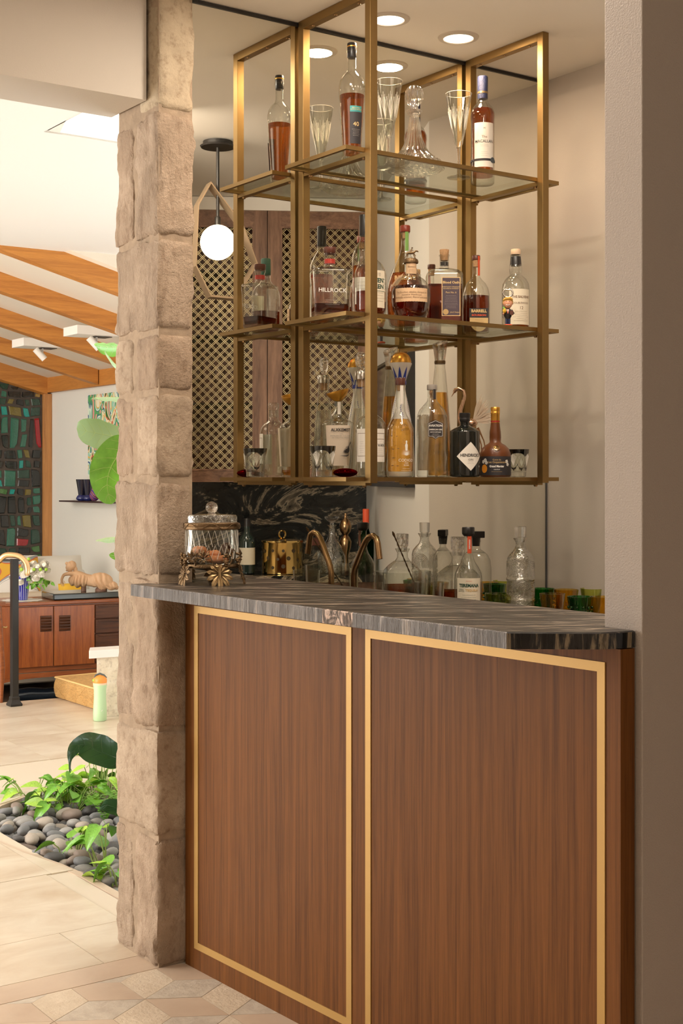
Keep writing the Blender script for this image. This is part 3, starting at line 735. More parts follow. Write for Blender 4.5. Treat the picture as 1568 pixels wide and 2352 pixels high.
# dark television on the angled wall
def wp(k, off, z): p = p0+Vector((.79, -1.444))*k+(-rn if False else rn)*off; return (p.x, p.y, z)
if (p0+rn*.1-Vector((3.0, 1.5))).length > (p0-rn*.1-Vector((3.0, 1.5))).length: rn = -rn
tv = thing('television', 'dark framed flat screen on the angled white wall', 'television')
def wbx(mb, k0, k1, o0, o1, z0, z1):
    vs = [wp(k, o, z) for z in (z0, z1) for o in (o0, o1) for k in (k0, k1)]
    return mb.add(vs, [(0,1,3,2),(4,6,7,5),(0,4,5,1),(2,3,7,6),(0,2,6,4),(1,5,7,3)])
f_ = .012
obj('frame', wbx(wbx(wbx(wbx(MB(), .19, .19+f_, .002, .04, 1.325, 1.88), .83-f_, .83, .002, .04, 1.325, 1.88), .19+f_, .83-f_, .002, .04, 1.325, 1.345), .19+f_, .83-f_, .002, .04, 1.868, 1.88), M['blackplastic'], tv)
obj('screen', wbx(MB(), .19+f_, .83-f_, .002, .030, 1.345, 1.868), mat('dark_screen', (.035, .032, .030), .12), tv)

# ------------------------------------------------------------------ hanging bronze shelf frames
T = .025
FX = (2.227, 2.878); FY0, FY1 = 3.015, 3.350
frames = []
for k, fx in enumerate(FX):
    fr = thing('hanging_frame', ['bronze square-tube frame hanging from the ceiling in the middle of the picture, nearer the pillar', 'bronze square-tube frame hanging from the ceiling nearer the right wall'][k] if False else
               ['bronze ceiling-hung shelf frame nearer the stone pillar', 'bronze ceiling-hung shelf frame farther from the stone pillar'][k], 'frame', (fx+T/2, FY0, 1.348), 0, 'ceiling-hung shelf frames')
    R_ = lambda mb: rel(mb, fr)
    obj('front_post', R_(MB().box(fx, FY0, 1.348, fx+T, FY0+T, ZC-.001)), M['brass'], fr, bevel=.0012)
    obj('rear_post', R_(MB().box(fx, FY1, 1.348, fx+T, FY1+T, ZC-.001)), M['brass'], fr, bevel=.0012)
    tb = obj('top_bar', R_(MB().box(fx, FY0+T, ZC-T-.001, fx+T, FY1, ZC-.001)), M['brass'], fr, bevel=.001)
    for j in range(3):
        yy = FY0+.07+j*.115
        obj('screw', R_(MB().lathe([(.0045, ZC-T-.0035), (.006, ZC-T-.001)], 10, (fx+T/2, yy, 0))), M['bronze'], tb)
    for z in (2.279, 1.822, 1.365):
        cb = obj('cross_bar', R_(MB().box(fx+.002, FY0+T, z-.0235, fx+T-.002, FY1, z-.0115)), M['brass'], fr)
        for yy in (FY0+.045, FY1-.02):
            obj('glide', R_(MB().lathe([(.005, z-.0285), (.007, z-.0235)], 10, (fx+T/2, yy, 0))), M['bronze'], cb)
for k, z in enumerate((2.279, 1.822, 1.365)):
    sh = thing('glass_shelf', ['top glass shelf in a bronze rim, holding a decanter and tall flutes', 'middle glass shelf in a bronze rim, crowded with whisky bottles', 'lowest glass shelf in a bronze rim, holding gin and tequila bottles'][k], 'shelf', (2.5665, 3.195, z-.012), 0, 'glass shelves over the bar')
    x0, x1, y0, y1, w_ = 2.163, 2.970, 3.0405, 3.3490, .010
    R_ = lambda mb: rel(mb, sh)
    obj('rim', R_(MB().box(x0, y0, z-.0115, x1, y0+w_, z)), M['brass'], sh); obj('rim', R_(MB().box(x0, y1-w_, z-.0115, x1, y1, z)), M['brass'], sh)
    obj('rim', R_(MB().box(x0, y0+w_, z-.0115, x0+w_, y1-w_, z)), M['brass'], sh); obj('rim', R_(MB().box(x1-w_, y0+w_, z-.0115, x1, y1-w_, z)), M['brass'], sh)
    obj('glass_panel', R_(MB().box(x0+w_, y0+w_, z-.008, x1-w_, y1-w_, z-.0005)), M['shelfglass'], sh)

# ------------------------------------------------------------------ recessed ceiling lights
M['lampface'] = emis('lit_diffuser', (1.0, .86, .66), 3.2)
for k, (x, y) in enumerate(((2.706, 3.207), (2.430, 3.198))):
    dl = thing('recessed_downlight', ['round recessed ceiling light above the champagne flutes, nearer the right frame', 'round recessed ceiling light partly hidden behind the tall middle post'][k], 'light', (x, y, ZC-.006), 0, 'recessed lights over the shelves')
    obj('trim_ring', MB().lathe([(.046, 0.001), (.047, -.001), (.062, .002), (.0635, .0055)], 40, close=False), M['paint'], dl, smooth=True)
    obj('diffuser', MB().lathe([(.0001, .0015), (.046, .0015)], 40, close=False), M['lampface'], dl)
    spot('downlight_beam', (x, y, ZC-.0075), 3.8, WARM)

for (x, y) in ((1.90, 2.30), (1.95, 2.85)): spot('bar_overhead_fill', (x, y, ZC-.004), 8, SOFT, .10)  # two unseen fills added over the bar to brighten it, without fittings
# ------------------------------------------------------------------ taps
def tap():
    o = thing('bar_tap', 'slim brushed bronze bar tap with angular bent spout on the low counter', 'tap', (at_y(812, 3.325), 3.325, .91))
    H = .282
    obj('spout', MB().tube([(0, 0, .012), (0, 0, .10), (0, -.000, H*.56), (0, -.006, H*.64), (0, -.045, H*.86), (0, -.062, H*.94), (0, -.078, H*.985), (0, -.098, H), (0, -.114, H*.975), (0, -.121, H*.92), (0, -.130, H*.76)], .0092, 16), M['bronze'], o, smooth=True)
    obj('base_ring', MB().lathe([(.018, 0), (.018, .006), (.012, .012)], 20), M['bronze'], o, smooth=True)
    return o
tap()

# ------------------------------------------------------------------ globe pendant
pv = ray(500)*5.475; pl = (pv.x, 2*MY-pv.y)
pt_ = thing('globe_pendant', 'white glass globe pendant on a black rod, seen in the mirror', 'lamp', (pl[0], pl[1], 2.313))
obj('globe', MB().sphere((0, 0, 0), .071, 32, 20), emis('opal_globe', (1.0, .90, .76), 2.6), pt_, smooth=True)
obj('rod', MB().tube([(0, 0, .07), (0, 0, .40)], .0065, 10), M['black'], pt_, smooth=True)
obj('socket_cap', MB().lathe([(.012, .066), (.012, .10), (.008, .105)], 16), M['black'], pt_, smooth=True)
obj('canopy', MB().lathe([(.068, .382), (.072, .388), (.060, .392), (.060, .4055)], 28), M['black'], pt_, smooth=True)
l = bpy.data.lights.new('globe_glow', 'POINT'); l.energy = 9; l.color = (1, .80, .58); l.shadow_soft_size = .07
lo = bpy.data.objects.new('globe_glow', l); COL.objects.link(lo); lo.location = (pl[0], pl[1], 2.313)
for ob in pt_.children:
    if ob.name.startswith('globe'): ob.visible_shadow = True
# folded metal ring around the globe
s_ = 5.475/F; rr = Vector((Rv.x, -Rv.y)); nrm = Vector((Fv.x, -Fv.y))       # mirrored view axes
ring = [(-22, 135), (-52, 82), (-58, -60), (-22, -128), (42, -130), (64, -92), (92, -45), (58, 40)]
rm = MB(); n = len(ring); vs = []
TW = .42
for off in (-.030, .030):
    for sc_ in (1.0, .965):
        for (u, v) in ring:
            p = rr*(u*s_*sc_*cos(TW)-off*sin(TW))+nrm*(off*cos(TW)+u*s_*sc_*sin(TW)); vs.append((p.x, p.y, v*s_*sc_))
for i in range(n):
    j = (i+1) % n
    rm_f = [(i, j, n+j, n+i), (2*n+i, 3*n+i, 3*n+j, 2*n+j), (i, 2*n+i, 2*n+j, j), (n+i, n+j, 3*n+j, 3*n+i)]
    rm.add(vs, rm_f) if i == 0 else (rm.f.extend(rm_f), rm.m.extend([0]*4))
obj('folded_ring', rm, mat('bronze_strip', (.45, .33, .22), .35, .7), pt_)
# ------------------------------------------------------------------ lettering and labels
def facing(x, y): return atan2(-y, -x)            # direction from a thing to the viewer
def text_mb(s, size, bold=.0, sx=1.0, res=2):
    cu = bpy.data.curves.new('t', 'FONT'); cu.body = s; cu.size = size; cu.align_x = 'CENTER'; cu.align_y = 'CENTER'
    cu.resolution_u = res; cu.offset = bold; cu.space_character = 1.0
    to = bpy.data.objects.new('t', cu); COL.objects.link(to); me = to.to_mesh()
    mb = MB(); mb.v = [(v.co.x*sx, v.co.y, 0) for v in me.vertices]; mb.f = [tuple(p.vertices) for p in me.polygons]; mb.m = [0]*len(mb.f)
    to.to_mesh_clear(); bpy.data.objects.remove(to); bpy.data.curves.remove(cu)
    return mb
def wrap(mb, R, a0, z, tilt=0, gap=.0006, flat=False, taper=0):
    out = []
    for (u, v, _) in mb.v:
        if tilt: u, v = u*cos(tilt)-v*sin(tilt), u*sin(tilt)+v*cos(tilt)
        Rr = R+gap+taper*v
        if flat:
            out.append((cos(a0)*Rr-sin(a0)*u, sin(a0)*Rr+cos(a0)*u, z+v))
        else:
            a = a0+u/R; out.append((cos(a)*Rr, sin(a)*Rr, z+v))
    mb.v = out; return mb
def letter(par, s, size, R, a0, z, m_, flat=False, bold=0, sx=1.0, tilt=0, gap=.0009, taper=0):
    return obj('lettering', wrap(text_mb(s, size, bold, sx), R, a0, z, tilt, gap, flat, taper), m_, par)
def patch(par, w, h, R, a0, z, m_, flat=False, shape=None, gap=.0004, name='label', thick=.0003, n=14, taper=0, u0=0):
    mb = MB()
    if shape is None:
        us = [u0-w/2+w*i/n for i in range(n+1)]
        mb.v = [(u, -h/2, 0) for u in us]+[(u, h/2, 0) for u in us]
        mb.f = [(i, i+1, n+2+i, n+1+i) for i in range(n)]; mb.m = [0]*n
    else:   # (u, vlow, vhigh) columns
        mb.v = [(u, a, 0) for u, a, b in shape]+[(u, b, 0) for u, a, b in shape]; k = len(shape)
        mb.f = [(i, i+1, k+1+i, k+i) for i in range(k-1)]; mb.m = [0]*(k-1)
    return obj(name, wrap(mb, R, a0, z, 0, gap, flat, taper), m_, par, smooth=not flat)
def lines(par, R, a0, z, w, n_, pitch, m_, flat=False, th=.0006, u0=0, seed=1, name='small_print', gap=.0009):
    r_ = random.Random(seed); mb = MB()
    for k in range(n_):
        ww = w*r_.uniform(.6, 1); u = -ww/2+u0
        while u < ww/2+u0:
            l_ = r_.uniform(.0015, .005); l_ = min(l_, ww/2+u0-u); v = -k*pitch
            mb.add([(u, v-th/2, 0), (u+l_, v-th/2, 0), (u+l_, v+th/2, 0), (u, v+th/2, 0)], [(0, 1, 2, 3)]); u += l_+.0009
    return obj(name, wrap(mb, R, a0, z, 0, gap, flat), m_, par)
def body(par, prof, m_, name='glass_body', seg=40, **k):
    return obj(name, MB().lathe(prof, seg, **k), m_, par, smooth=True, ang=50)
def inner(prof, level, inset=.0025, bottom=.006):
    pts = [(max(.0005, r-inset), z) for r, z in prof if bottom <= z < level]
    def rad(zq):
        for (r0, z0), (r1, z1) in zip(prof, prof[1:]):
            if z0 <= zq <= z1 and z1 > z0: return max(.0005, r0+(r1-r0)*(zq-z0)/(z1-z0)-inset)
        return prof[-1][0]-inset
    return [(.0003, bottom), (max(.0004, rad(bottom)-.002), bottom+.0003)]+[p for p in pts if p[1] > bottom+.001]+[(rad(level), level), (.0003, level)]
def liquid(par, prof, level, m_, inset=.0025, bottom=.006, seg=32, **k):
    return obj('liquid', MB().lathe(inner(prof, level, inset, bottom), seg, close=False, **k), m_, par, smooth=True, ang=50)
Z1, Z2, Z3, ZL_ = 2.2792, 1.8222, 1.3652, .9103
def put(name, label, cat, px, y, z, group=None, rz=0):
    return thing(name, label, cat, (at_y(px, y), y, z), rz, group)
def fa(o): return facing(o.location.x, o.location.y)
GW = 'bottles on the top shelf'; GM = 'whisky bottles on the middle shelf'; GB = 'spirit bottles on the lowest shelf'

# ---------------- top shelf
o = put('whisky_bottle', 'tall tapering whisky bottle with black stopper and teal-banded black label, on top shelf', 'bottle', 808, 3.19, Z1, GW)
P = [(.022, .0005), (.026, .003), (.0275, .012), (.0275, .03), (.030, .08), (.036, .16), (.0385, .195), (.038, .215), (.034, .232), (.024, .247), (.015, .256), (.0125, .266), (.0125, .312), (.0145, .313), (.0145, .318)]
body(o, P, M['glass']); liquid(o, P, .188, M['whisky'], bottom=.018); body(o, [(.013, .297), (.0138, .299), (.0138, .338), (.0125, .340)], M['capblk'], 'stopper', 24)
obj('collar', MB().lathe([(.0142, .328), (.0142, .331)], 24), M['gold'], o)
A = fa(o)+.35
patch(o, .036, .090, .0345, A, .088, M['labblk'], taper=.06); patch(o, .036, .017, .0352, A, .142, M['labteal'], name='label_band', taper=.07, gap=.0007)
letter(o, 'SINGLE MALT\nSCOTCH WHISKY', .0052, .0358, A, .142, M['inkgold'], sx=.8, gap=.0012); letter(o, '40', .018, .0350, A, .098, M['inkgold'])
lines(o, .0349, A, .128, .030, 2, .005, M['inkw'], seed=4); lines(o, .0345, A, .083, .028, 5, .0045, M['inkgrey'], seed=5)
letter(o, 'R  A  R  E', .008, .038, A, .205, M['inkw'], sx=.9)
def flute(px, y, label):
    o = put('champagne_flute', label, 'glass', px, y, Z1, 'cut crystal flutes on the top shelf')
    body(o, [(.0355, .001), (.036, .003), (.012, .007), (.0055, .014), (.0045, .05), (.0055, .085), (.0075, .094)], M['crystal'], 'foot_and_stem', 28)
    obj('bowl', MB().lathe([(.006, .093), (.0125, .105), (.021, .145), (.030, .195), (.0385, .244), (.0405, .258), (.0395, .258), (.029, .195), (.019, .14), (.010, .108)], 36, close=False, flute=18, fl=.03), M['glass'], o, smooth=True)
    cut = MB(); R_ = .03
    for k in range(9):                                     # cut leaf sprays
        a0 = 2*pi*k/9
        for j in (-2, -1, 0, 1, 2):
            z0_, z1_ = .150, .205+.008*(2-abs(j)); r0, r1 = .0222, .0325
            a1 = a0+j*.16
            cut.bar((cos(a0)*r0, sin(a0)*r0, z0_), (cos(a1)*r1, sin(a1)*r1, z1_), .0009, .0009)
    obj('cut_pattern', cut, M['cut'], o)['kind'] = 'stuff'
    obj('rim', MB().tube([(cos(2*pi*k/36)*.0400, sin(2*pi*k/36)*.0400, .2582) for k in range(37)], .0008, 5, caps=False), M['cut'], o)
    return o
flute(893, 3.205, 'cut crystal champagne flute to the left of the ship decanter')
flute(1053, 3.187, 'cut crystal champagne flute between the decanter and the white-labelled whisky bottle')
o = put('ships_decanter', 'wide-based crystal ship decanter with round fluted stopper on the top shelf', 'decanter', 951, 3.215, Z1)
P = [(.060, .0005), (.078, .006), (.089, .016), (.090, .024), (.084, .032), (.066, .045), (.047, .062), (.034, .082), (.0245, .108), (.0195, .135), (.0165, .158), (.0150, .170), (.0160, .176), (.024, .186), (.0245, .190), (.018, .191)]
obj('glass_body', MB().lathe(P, 72, close=True, flute=24, fl=.05), M['crystal'], o, smooth=True, ang=30)
rc = MB()
for k in range(48):
    a = 2*pi*k/48
    for (r0, z0_, r1, z1_) in ((.0895, .013, .0905, .026), (.083, .034, .062, .048)):
        rc.bar((cos(a)*r0, sin(a)*r0, z0_), (cos(a+.06)*r1, sin(a+.06)*r1, z1_), .0022, .0022)
obj('cut_facets', rc, M['crystalc'], o)['kind'] = 'stuff'
obj('base_disc', MB().lathe([(.02, .004), (.082, .012), (.084, .020), (.02, .024)], 48, flute=24, fl=.08), M['crystalc'], o, smooth=True, ang=25)
obj('stopper', MB().lathe([(.011, .176), (.012, .196), (.012, .204), (.020, .211), (.0265, .222), (.0285, .236), (.0265, .250), (.019, .261), (.006, .266)], 48, flute=16, fl=.10), M['crystal'], o, smooth=True, ang=25)
o = put('whisky_bottle', 'whisky bottle with large white label, blue neck foil and dark strap, on top shelf', 'bottle', 1108, 3.215, Z1, GW)
P = [(.032, .0005), (.0355, .004), (.0365, .010), (.0370, .20), (.0385, .212), (.037, .225), (.030, .242), (.020, .254), (.0155, .262), (.0145, .275), (.0145, .325)]
body(o, P, M['glass']); liquid(o, P, .236, M['whisky'], bottom=.026)
body(o, [(.0155, .268), (.0160, .272), (.0165, .336), (.015, .339)], mat('blue_foil', (.025, .035, .10), .35, bscale=400, bstr=.6), 'neck_foil', 24)
obj('neck_band', MB().lathe([(.0169, .284), (.0169, .290)], 24), M['goldleaf'], o)
A = fa(o)+.15
patch(o, .066, .138, .0369, A, .118, M['paperw'], n=20)
letter(o, 'The', .011, .0372, A, .142, M['inkbr']); letter(o, 'MACALLAN', .0125, .0372, A+.0, .128, M['ink'], bold=.0001, sx=.92)
lines(o, .0372, A, .117, .042, 2, .004, M['inkgrey']); letter(o, 'M', .008, .0372, A, .168, M['ink']); lines(o, .0372, A, .095, .03, 3, .006, M['inkgrey'], seed=3)
obj('strap', MB().lathe([(.0376, .068), (.0382, .069), (.0382, .0745), (.0376, .0755)], 40), M['labblk'], o)
obj('strap_button', MB().lathe([(.0001, -.001), (.0085, -.001), (.0085, .001), (.0001, .001)], 20).xf(Matrix.Translation((cos(A+.75)*.0388, sin(A+.75)*.0388, .0715)) @ Matrix.Rotation(A+.75, 4, 'Z') @ Matrix.Rotation(pi/2, 4, 'Y')), mat('slate_button', (.05, .07, .09), .4), o)

# ---------------- middle shelf
o = put('square_decanter_bottle', 'square clear whisky decanter with brown stopper and red neck band, nearly empty', 'bottle', 757, 3.195, Z2, GM)
rz = fa(o)+pi/2+.22
P = [(.050, .0005), (.053, .004), (.0555, .05), (.059, .125), (.0595, .131), (.056, .136), (.035, .1405), (.018, .143), (.0155, .148), (.0150, .160), (.0165, .165), (.0165, .178), (.0175, .181)]
def sqb(prof, zs, f): return [(r, z) for r, z in prof]
Pb = P[:8]
obj('glass_body', MB().lathe(Pb, 48, sq=.9, sx=.92, sy=.62, rot=rz), M['glass'], o, smooth=True, ang=40)
obj('heavy_base', MB().lathe([(.049, .001), (.052, .004), (.053, .011), (.02, .012)], 48, sq=.9, sx=.92, sy=.62, rot=rz), M['crystal'], o, smooth=True, ang=40)
obj('neck', MB().lathe([(.017, .143), (.0152, .148), (.0150, .172), (.0172, .176), (.0172, .183)], 28), M['glass'], o, smooth=True)
obj('liquid', MB().lathe([(.0003, .0125), (.049, .013), (.052, .036), (.0003, .036)], 48, sq=.9, sx=.92, sy=.62, rot=rz, close=False), M['whiskyd'], o, smooth=True, ang=40)
body(o, [(.0158, .153), (.0158, .166)], M['capred'], 'neck_band', 28); body(o, [(.0145, .181), (.017, .184), (.0185, .198), (.0178, .200)], M['capbrown'], 'stopper', 28)
A = rz-pi/2; letter(o, 'HILLROCK', .0165, .036, A, .073, M['inkw'], flat=True, sx=1.05); lines(o, .036, A, .045, .06, 3, .006, M['inkgrey'], flat=True)
o = put('whisky_bottle', 'tall slender whisky bottle with black capsule behind the post, amber inside', 'bottle', 836, 3.272, Z2, GM)
P = [(.032, .0005), (.036, .004), (.037, .02), (.037, .19), (.036, .205), (.027, .228), (.0165, .243), (.0140, .25), (.0135, .315)]
body(o, P, M['glass']); liquid(o, P, .172, M['whisky']); body(o, [(.0142, .262), (.0145, .264), (.0148, .322), (.0135, .325)], M['capblk'], 'capsule', 24)
patch(o, .06, .10, .0372, fa(o)-.1, .085, M['paperw']); lines(o, .0374, fa(o)-.1, .12, .05, 6, .01, M['inkbr'])
o = put('whisky_bottle', 'rounded whisky bottle with cream numbered label, half hidden behind the middle post', 'bottle', 850, 3.105, Z2, GM)
P = [(.040, .0005), (.044, .004), (.0455, .02), (.0455, .115), (.043, .130), (.034, .147), (.022, .158), (.0155, .166), (.0145, .18), (.0145, .215)]
body(o, P, M['glass']); liquid(o, P, .068, M['whiskyd']); body(o, [(.0152, .185), (.0158, .187), (.0155, .234), (.014, .237)], M['labdkgreen'], 'capsule', 24)
A = fa(o)+.45; patch(o, .056, .105, .0458, A, .072, M['paper'])
letter(o, '10', .013, .046, A+.1, .113, M['inkgrey']); letter(o, 'VEN\nKEN', .017, .046, A+.12, .087, M['labdkgreen'], bold=.0005); lines(o, .046, A+.1, .062, .045, 4, .008, M['inkbr'])
for z in (.101, .066): patch(o, .055, .0012, .0458, A, z, M['labdkgreen'], name='label_rule', gap=.0008)
o = put('whisky_bottle', 'teardrop bourbon bottle with red cap and green neck strip, behind the horse-topped one', 'bottle', 930, 3.272, Z2, GM)
P = [(.040, .0005), (.047, .005), (.053, .03), (.0565, .08), (.0555, .115), (.050, .142), (.040, .17), (.029, .195), (.0185, .22), (.0135, .24), (.0120, .262), (.0122, .283), (.0138, .285), (.0138, .292)]
body(o, P, M['glass'], sy=.72, rot=fa(o)+pi/2); liquid(o, P, .165, M['whisky'], sy=.72, rot=fa(o)+pi/2)
body(o, [(.0150, .290), (.0158, .292), (.0158, .308), (.0145, .310)], mat('rust_cap', (.26, .04, .02), .35), 'cap', 24); body(o, [(.0095, .27), (.0105, .291)], M['cork'], 'cork', 16)
A = fa(o); patch(o, .011, .060, .0138, A+.42, .262, M['labgreen'], name='neck_strip', n=4)
letter(o, 'RESERVE', .017, .0410, A, .145, M['inkgold'], flat=True, bold=.0005); lines(o, .041, A, .12, .06, 3, .008, M['inkgold'], flat=True)
# horse-topped bottle
o = put('whisky_bottle', 'round squat bourbon bottle topped by a bronze galloping horse and rider', 'bottle', 943, 3.108, Z2, GM)
P = [(.040, .0005), (.046, .004), (.0535, .030), (.0575, .055), (.0575, .080), (.053, .098), (.041, .115), (.026, .126), (.0185, .131), (.0165, .136), (.0165, .160)]
body(o, P, M['glass']); liquid(o, P, .096, M['whiskyd'])
A = fa(o)+.05
patch(o, .112, .040, .0581, A, .066, M['paperk'], shape=[(-.052+.104*i/26, -.020+.0010*(i % 2), .020-.0010*(i % 2)) for i in range(27)])
letter(o, 'The Bourbon whiskey dumped on\nstored in Warehouse\nIndividually selected, filtered and bottled', .0072, .0585, A, .066, M['inkbr'], sx=.95)
patch(o, .036, .031, .0172, A+.1, .147, M['paperk'], name='neck_label'); letter(o, "Blanton's", .0082, .0175, A+.15, .152, M['inkbr'], sx=.8); lines(o, .0175, A+.15, .144, .022, 3, .0035, M['inkbr'])
st = body(o, [(.0165, .162), (.0215, .164), (.0225, .168), (.0205, .175), (.0150, .178)], M['darkbronze'], 'stopper', 28)
h = MB(); Rr = Matrix.Translation((0, 0, .178)) @ Matrix.Rotation(A+pi/2, 4, 'Z')
h.tube([(-.013, 0, .014), (-.006, 0, .0165), (.004, 0, .0165), (.010, 0, .018), (.014, 0, .022), (.019, 0, .022), (.022, 0, .019)], [.003, .0042, .0040, .0032, .0024, .0024, .0012], 8)
for (a, b2, c2) in (((-.010, .001, .014), (-.013, .001, .007), (-.018, .001, .002)), ((-.009, -.001, .013), (-.009, -.001, .006), (-.013, -.001, .0005)),
                    ((.008, .001, .014), (.014, .001, .009), (.011, .001, .002)), ((.008, -.001, .014), (.010, -.001, .006), (.014, -.001, .0008))): h.tube([a, b2, c2], [.0022, .0013, .0009], 6)
h.tube([(-.013, 0, .016), (-.021, 0, .018), (-.026, 0, .016)], [.001, .0015, .0008], 6)
h.tube([(.0, 0, .018), (.001, 0, .024), (.003, 0, .028)], [.0022, .0026, .0014], 6); h.sphere((.004, 0, .031), .0024, 8, 6); h.tube([(.002, 0, .026), (.008, 0, .023)], [.0012, .0008], 6)
h.xf(Rr); obj('horse_and_rider', h, M['darkbronze'], st, smooth=True)
tg = MB(); tg.add([(0, 0, 0), (.022, 0, -.012), (.040, 0, -.034), (.030, 0, -.044), (.010, 0, -.022)], [(0, 1, 2, 3, 4)])
tg.xf(Matrix.Translation((cos(A-1.1)*.024, sin(A-1.1)*.024, .134)) @ Matrix.Rotation(A-pi/2-.5, 4, 'Z')); obj('hang_tag', tg, M['paperk'], o)
o = put('whisky_bottle', 'rectangular bourbon bottle with cork and tall plum label edged in gold', 'bottle', 1020, 3.165, Z2, GM)
rz = fa(o)+pi/2+.12
P = [(.053, .0005), (.055, .003), (.0555, .008), (.0555, .150), (.053, .158), (.042, .166), (.025, .170), (.0145, .173)]
obj('glass_body', MB().lathe(P, 48, sq=.9, sx=.97, sy=.60, rot=rz), M['glass'], o, smooth=True, ang=40)
obj('liquid', MB().lathe([(.0003, .010), (.050, .0105), (.0525, .014), (.0525, .122), (.0003, .122)], 48, sq=.9, sx=.96, sy=.57, rot=rz, close=False), M['whiskyd'], o, smooth=True, ang=40)
body(o, [(.0150, .170), (.0140, .176), (.0140, .207), (.0160, .209), (.0160, .213)], M['glass'], 'neck', 24); body(o, [(.0115, .195), (.013, .21), (.0145, .227), (.0135, .2285)], M['cork'], 'cork', 20)
obj('neck_ring', MB().lathe([(.0126, .180), (.0126, .191)], 20), M['capblk'], o)
A = rz-pi/2; patch(o, .056, .116, .0345, A, .083, M['inkgold'], flat=True, n=1, name='label_border', u0=.016); patch(o, .052, .112, .0348, A, .083, M['labplum'], flat=True, n=1, u0=.016)
def tflat(par, s, size, R, A, z, m_, u0=0, bold=0, sx=1):
    mb = text_mb(s, size, bold, sx); mb.v = [(a+u0, b_, c) for a, b_, c in mb.v]; return obj('lettering', wrap(mb, R, A, z, 0, .0009, True), m_, par)
tflat(o, 'Blood Oath', .0105, .0349, A, .125, M['inkgold'], .016, .0002); tflat(o, 'KENTUCKY STRAIGHT\nBOURBON WHISKEY', .0050, .0349, A, .109, M['inkgold'], .016); tflat(o, 'Pact No. 6', .0075, .0349, A, .095, M['inkgold'], .016)
lines(o, .0349, A, .086, .044, 9, .0046, M['inkgrey'], flat=True, u0=.016, seed=8, th=.0005)
sl = MB().lathe([(.0001, 0), (.0085, 0), (.0085, .001), (.0001, .001)], 20); sl.xf(Matrix.Translation((cos(A)*.0352-sin(A)*.0, sin(A)*.0352+cos(A)*.0, .037)) @ Matrix.Rotation(A, 4, 'Z') @ Matrix.Rotation(pi/2, 4, 'Y')); obj('seal', sl, M['goldleaf'], o)
tflat(o, 'John E. Rempe', .0058, .0349, A, .036, M['inkgold'], .027, 0, .8)
o = put('whisky_bottle', 'flat oval bourbon bottle with orange neck strip and black and tan label', 'bottle', 1093, 3.272, Z2, GM)
rz = fa(o)+pi/2+.15
P = [(.038, .0005), (.041, .004), (.0435, .03), (.0440, .09), (.0430, .12), (.0385, .142), (.030, .158), (.018, .17), (.0125, .178), (.0115, .19), (.0115, .222)]
obj('glass_body', MB().lathe(P, 44, sx=1, sy=.72, rot=rz), M['glass'], o, smooth=True, ang=50); liquid(o, P, .118, M['whiskyd'], sx=1, sy=.70, rot=rz)
body(o, [(.0125, .231), (.0130, .233), (.0130, .244), (.012, .246)], M['capbrown'], 'cap', 24); body(o, [(.0095, .21), (.0108, .232)], M['cork'], 'cork', 16)
A = rz-pi/2; patch(o, .009, .062, .0128, A+.65, .212, M['labred'], name='neck_strip', n=4)
patch(o, .060, .030, .0325, A, .060, M['labblk'], flat=True, n=2, name='label_top', u0=.004); patch(o, .058, .045, .0325, A, .0226, M['inkgold'], flat=True, shape=[(.004-.029+.058*i/14, .0225-.043*sqrt(max(0, 1-((i-7)/7.6)**2)), .0225) for i in range(15)])
tflat(o, 'BARRELL', .0125, .0328, A, .066, M['inkgold'], .004, .0006); tflat(o, 'BOURBON', .0078, .0328, A, .053, M['labred'], .004, .0003, 1.2); lines(o, .0328, A, .038, .036, 4, .006, M['inkbr'], flat=True, u0=.004)
o = put('whisky_bottle', 'nearly empty clear whisky bottle with pale stopper and black neck sleeve, beside right frame', 'bottle', 1184, 3.135, Z2, GM)
P = [(.038, .0005), (.042, .004), (.0430, .02), (.0430, .125), (.041, .142), (.033, .158), (.0215, .168), (.0175, .172), (.0195, .182), (.0200, .192), (.0180, .202), (.0165, .208), (.0150, .228), (.0168, .230), (.0168, .234)]
body(o, P, M['glass']); liquid(o, P, .014, M['whisky'], bottom=.004); body(o, [(.0182, .200), (.0175, .210), (.0162, .226), (.0155, .228)], M['capblk'], 'neck_sleeve', 24); body(o, [(.0140, .234), (.0150, .236), (.0150, .249), (.0138, .251)], M['corkl'], 'stopper', 24)
A = fa(o)+.35; patch(o, .072, .110, .0434, A, .068, M['paper'], n=20); letter(o, 'THE BALVENIE', .0105, .0437, A+.05, .098, M['inkbr'], sx=.85, bold=.0002); letter(o, 'DOUBLEWOOD', .0085, .0437, A+.05, .079, M['inkbr'], sx=.85)
letter(o, '12', .013, .0437, A+.05, .064, M['inkbr']); lines(o, .0437, A+.05, .054, .055, 6, .0058, M['inkbr'], seed=9)
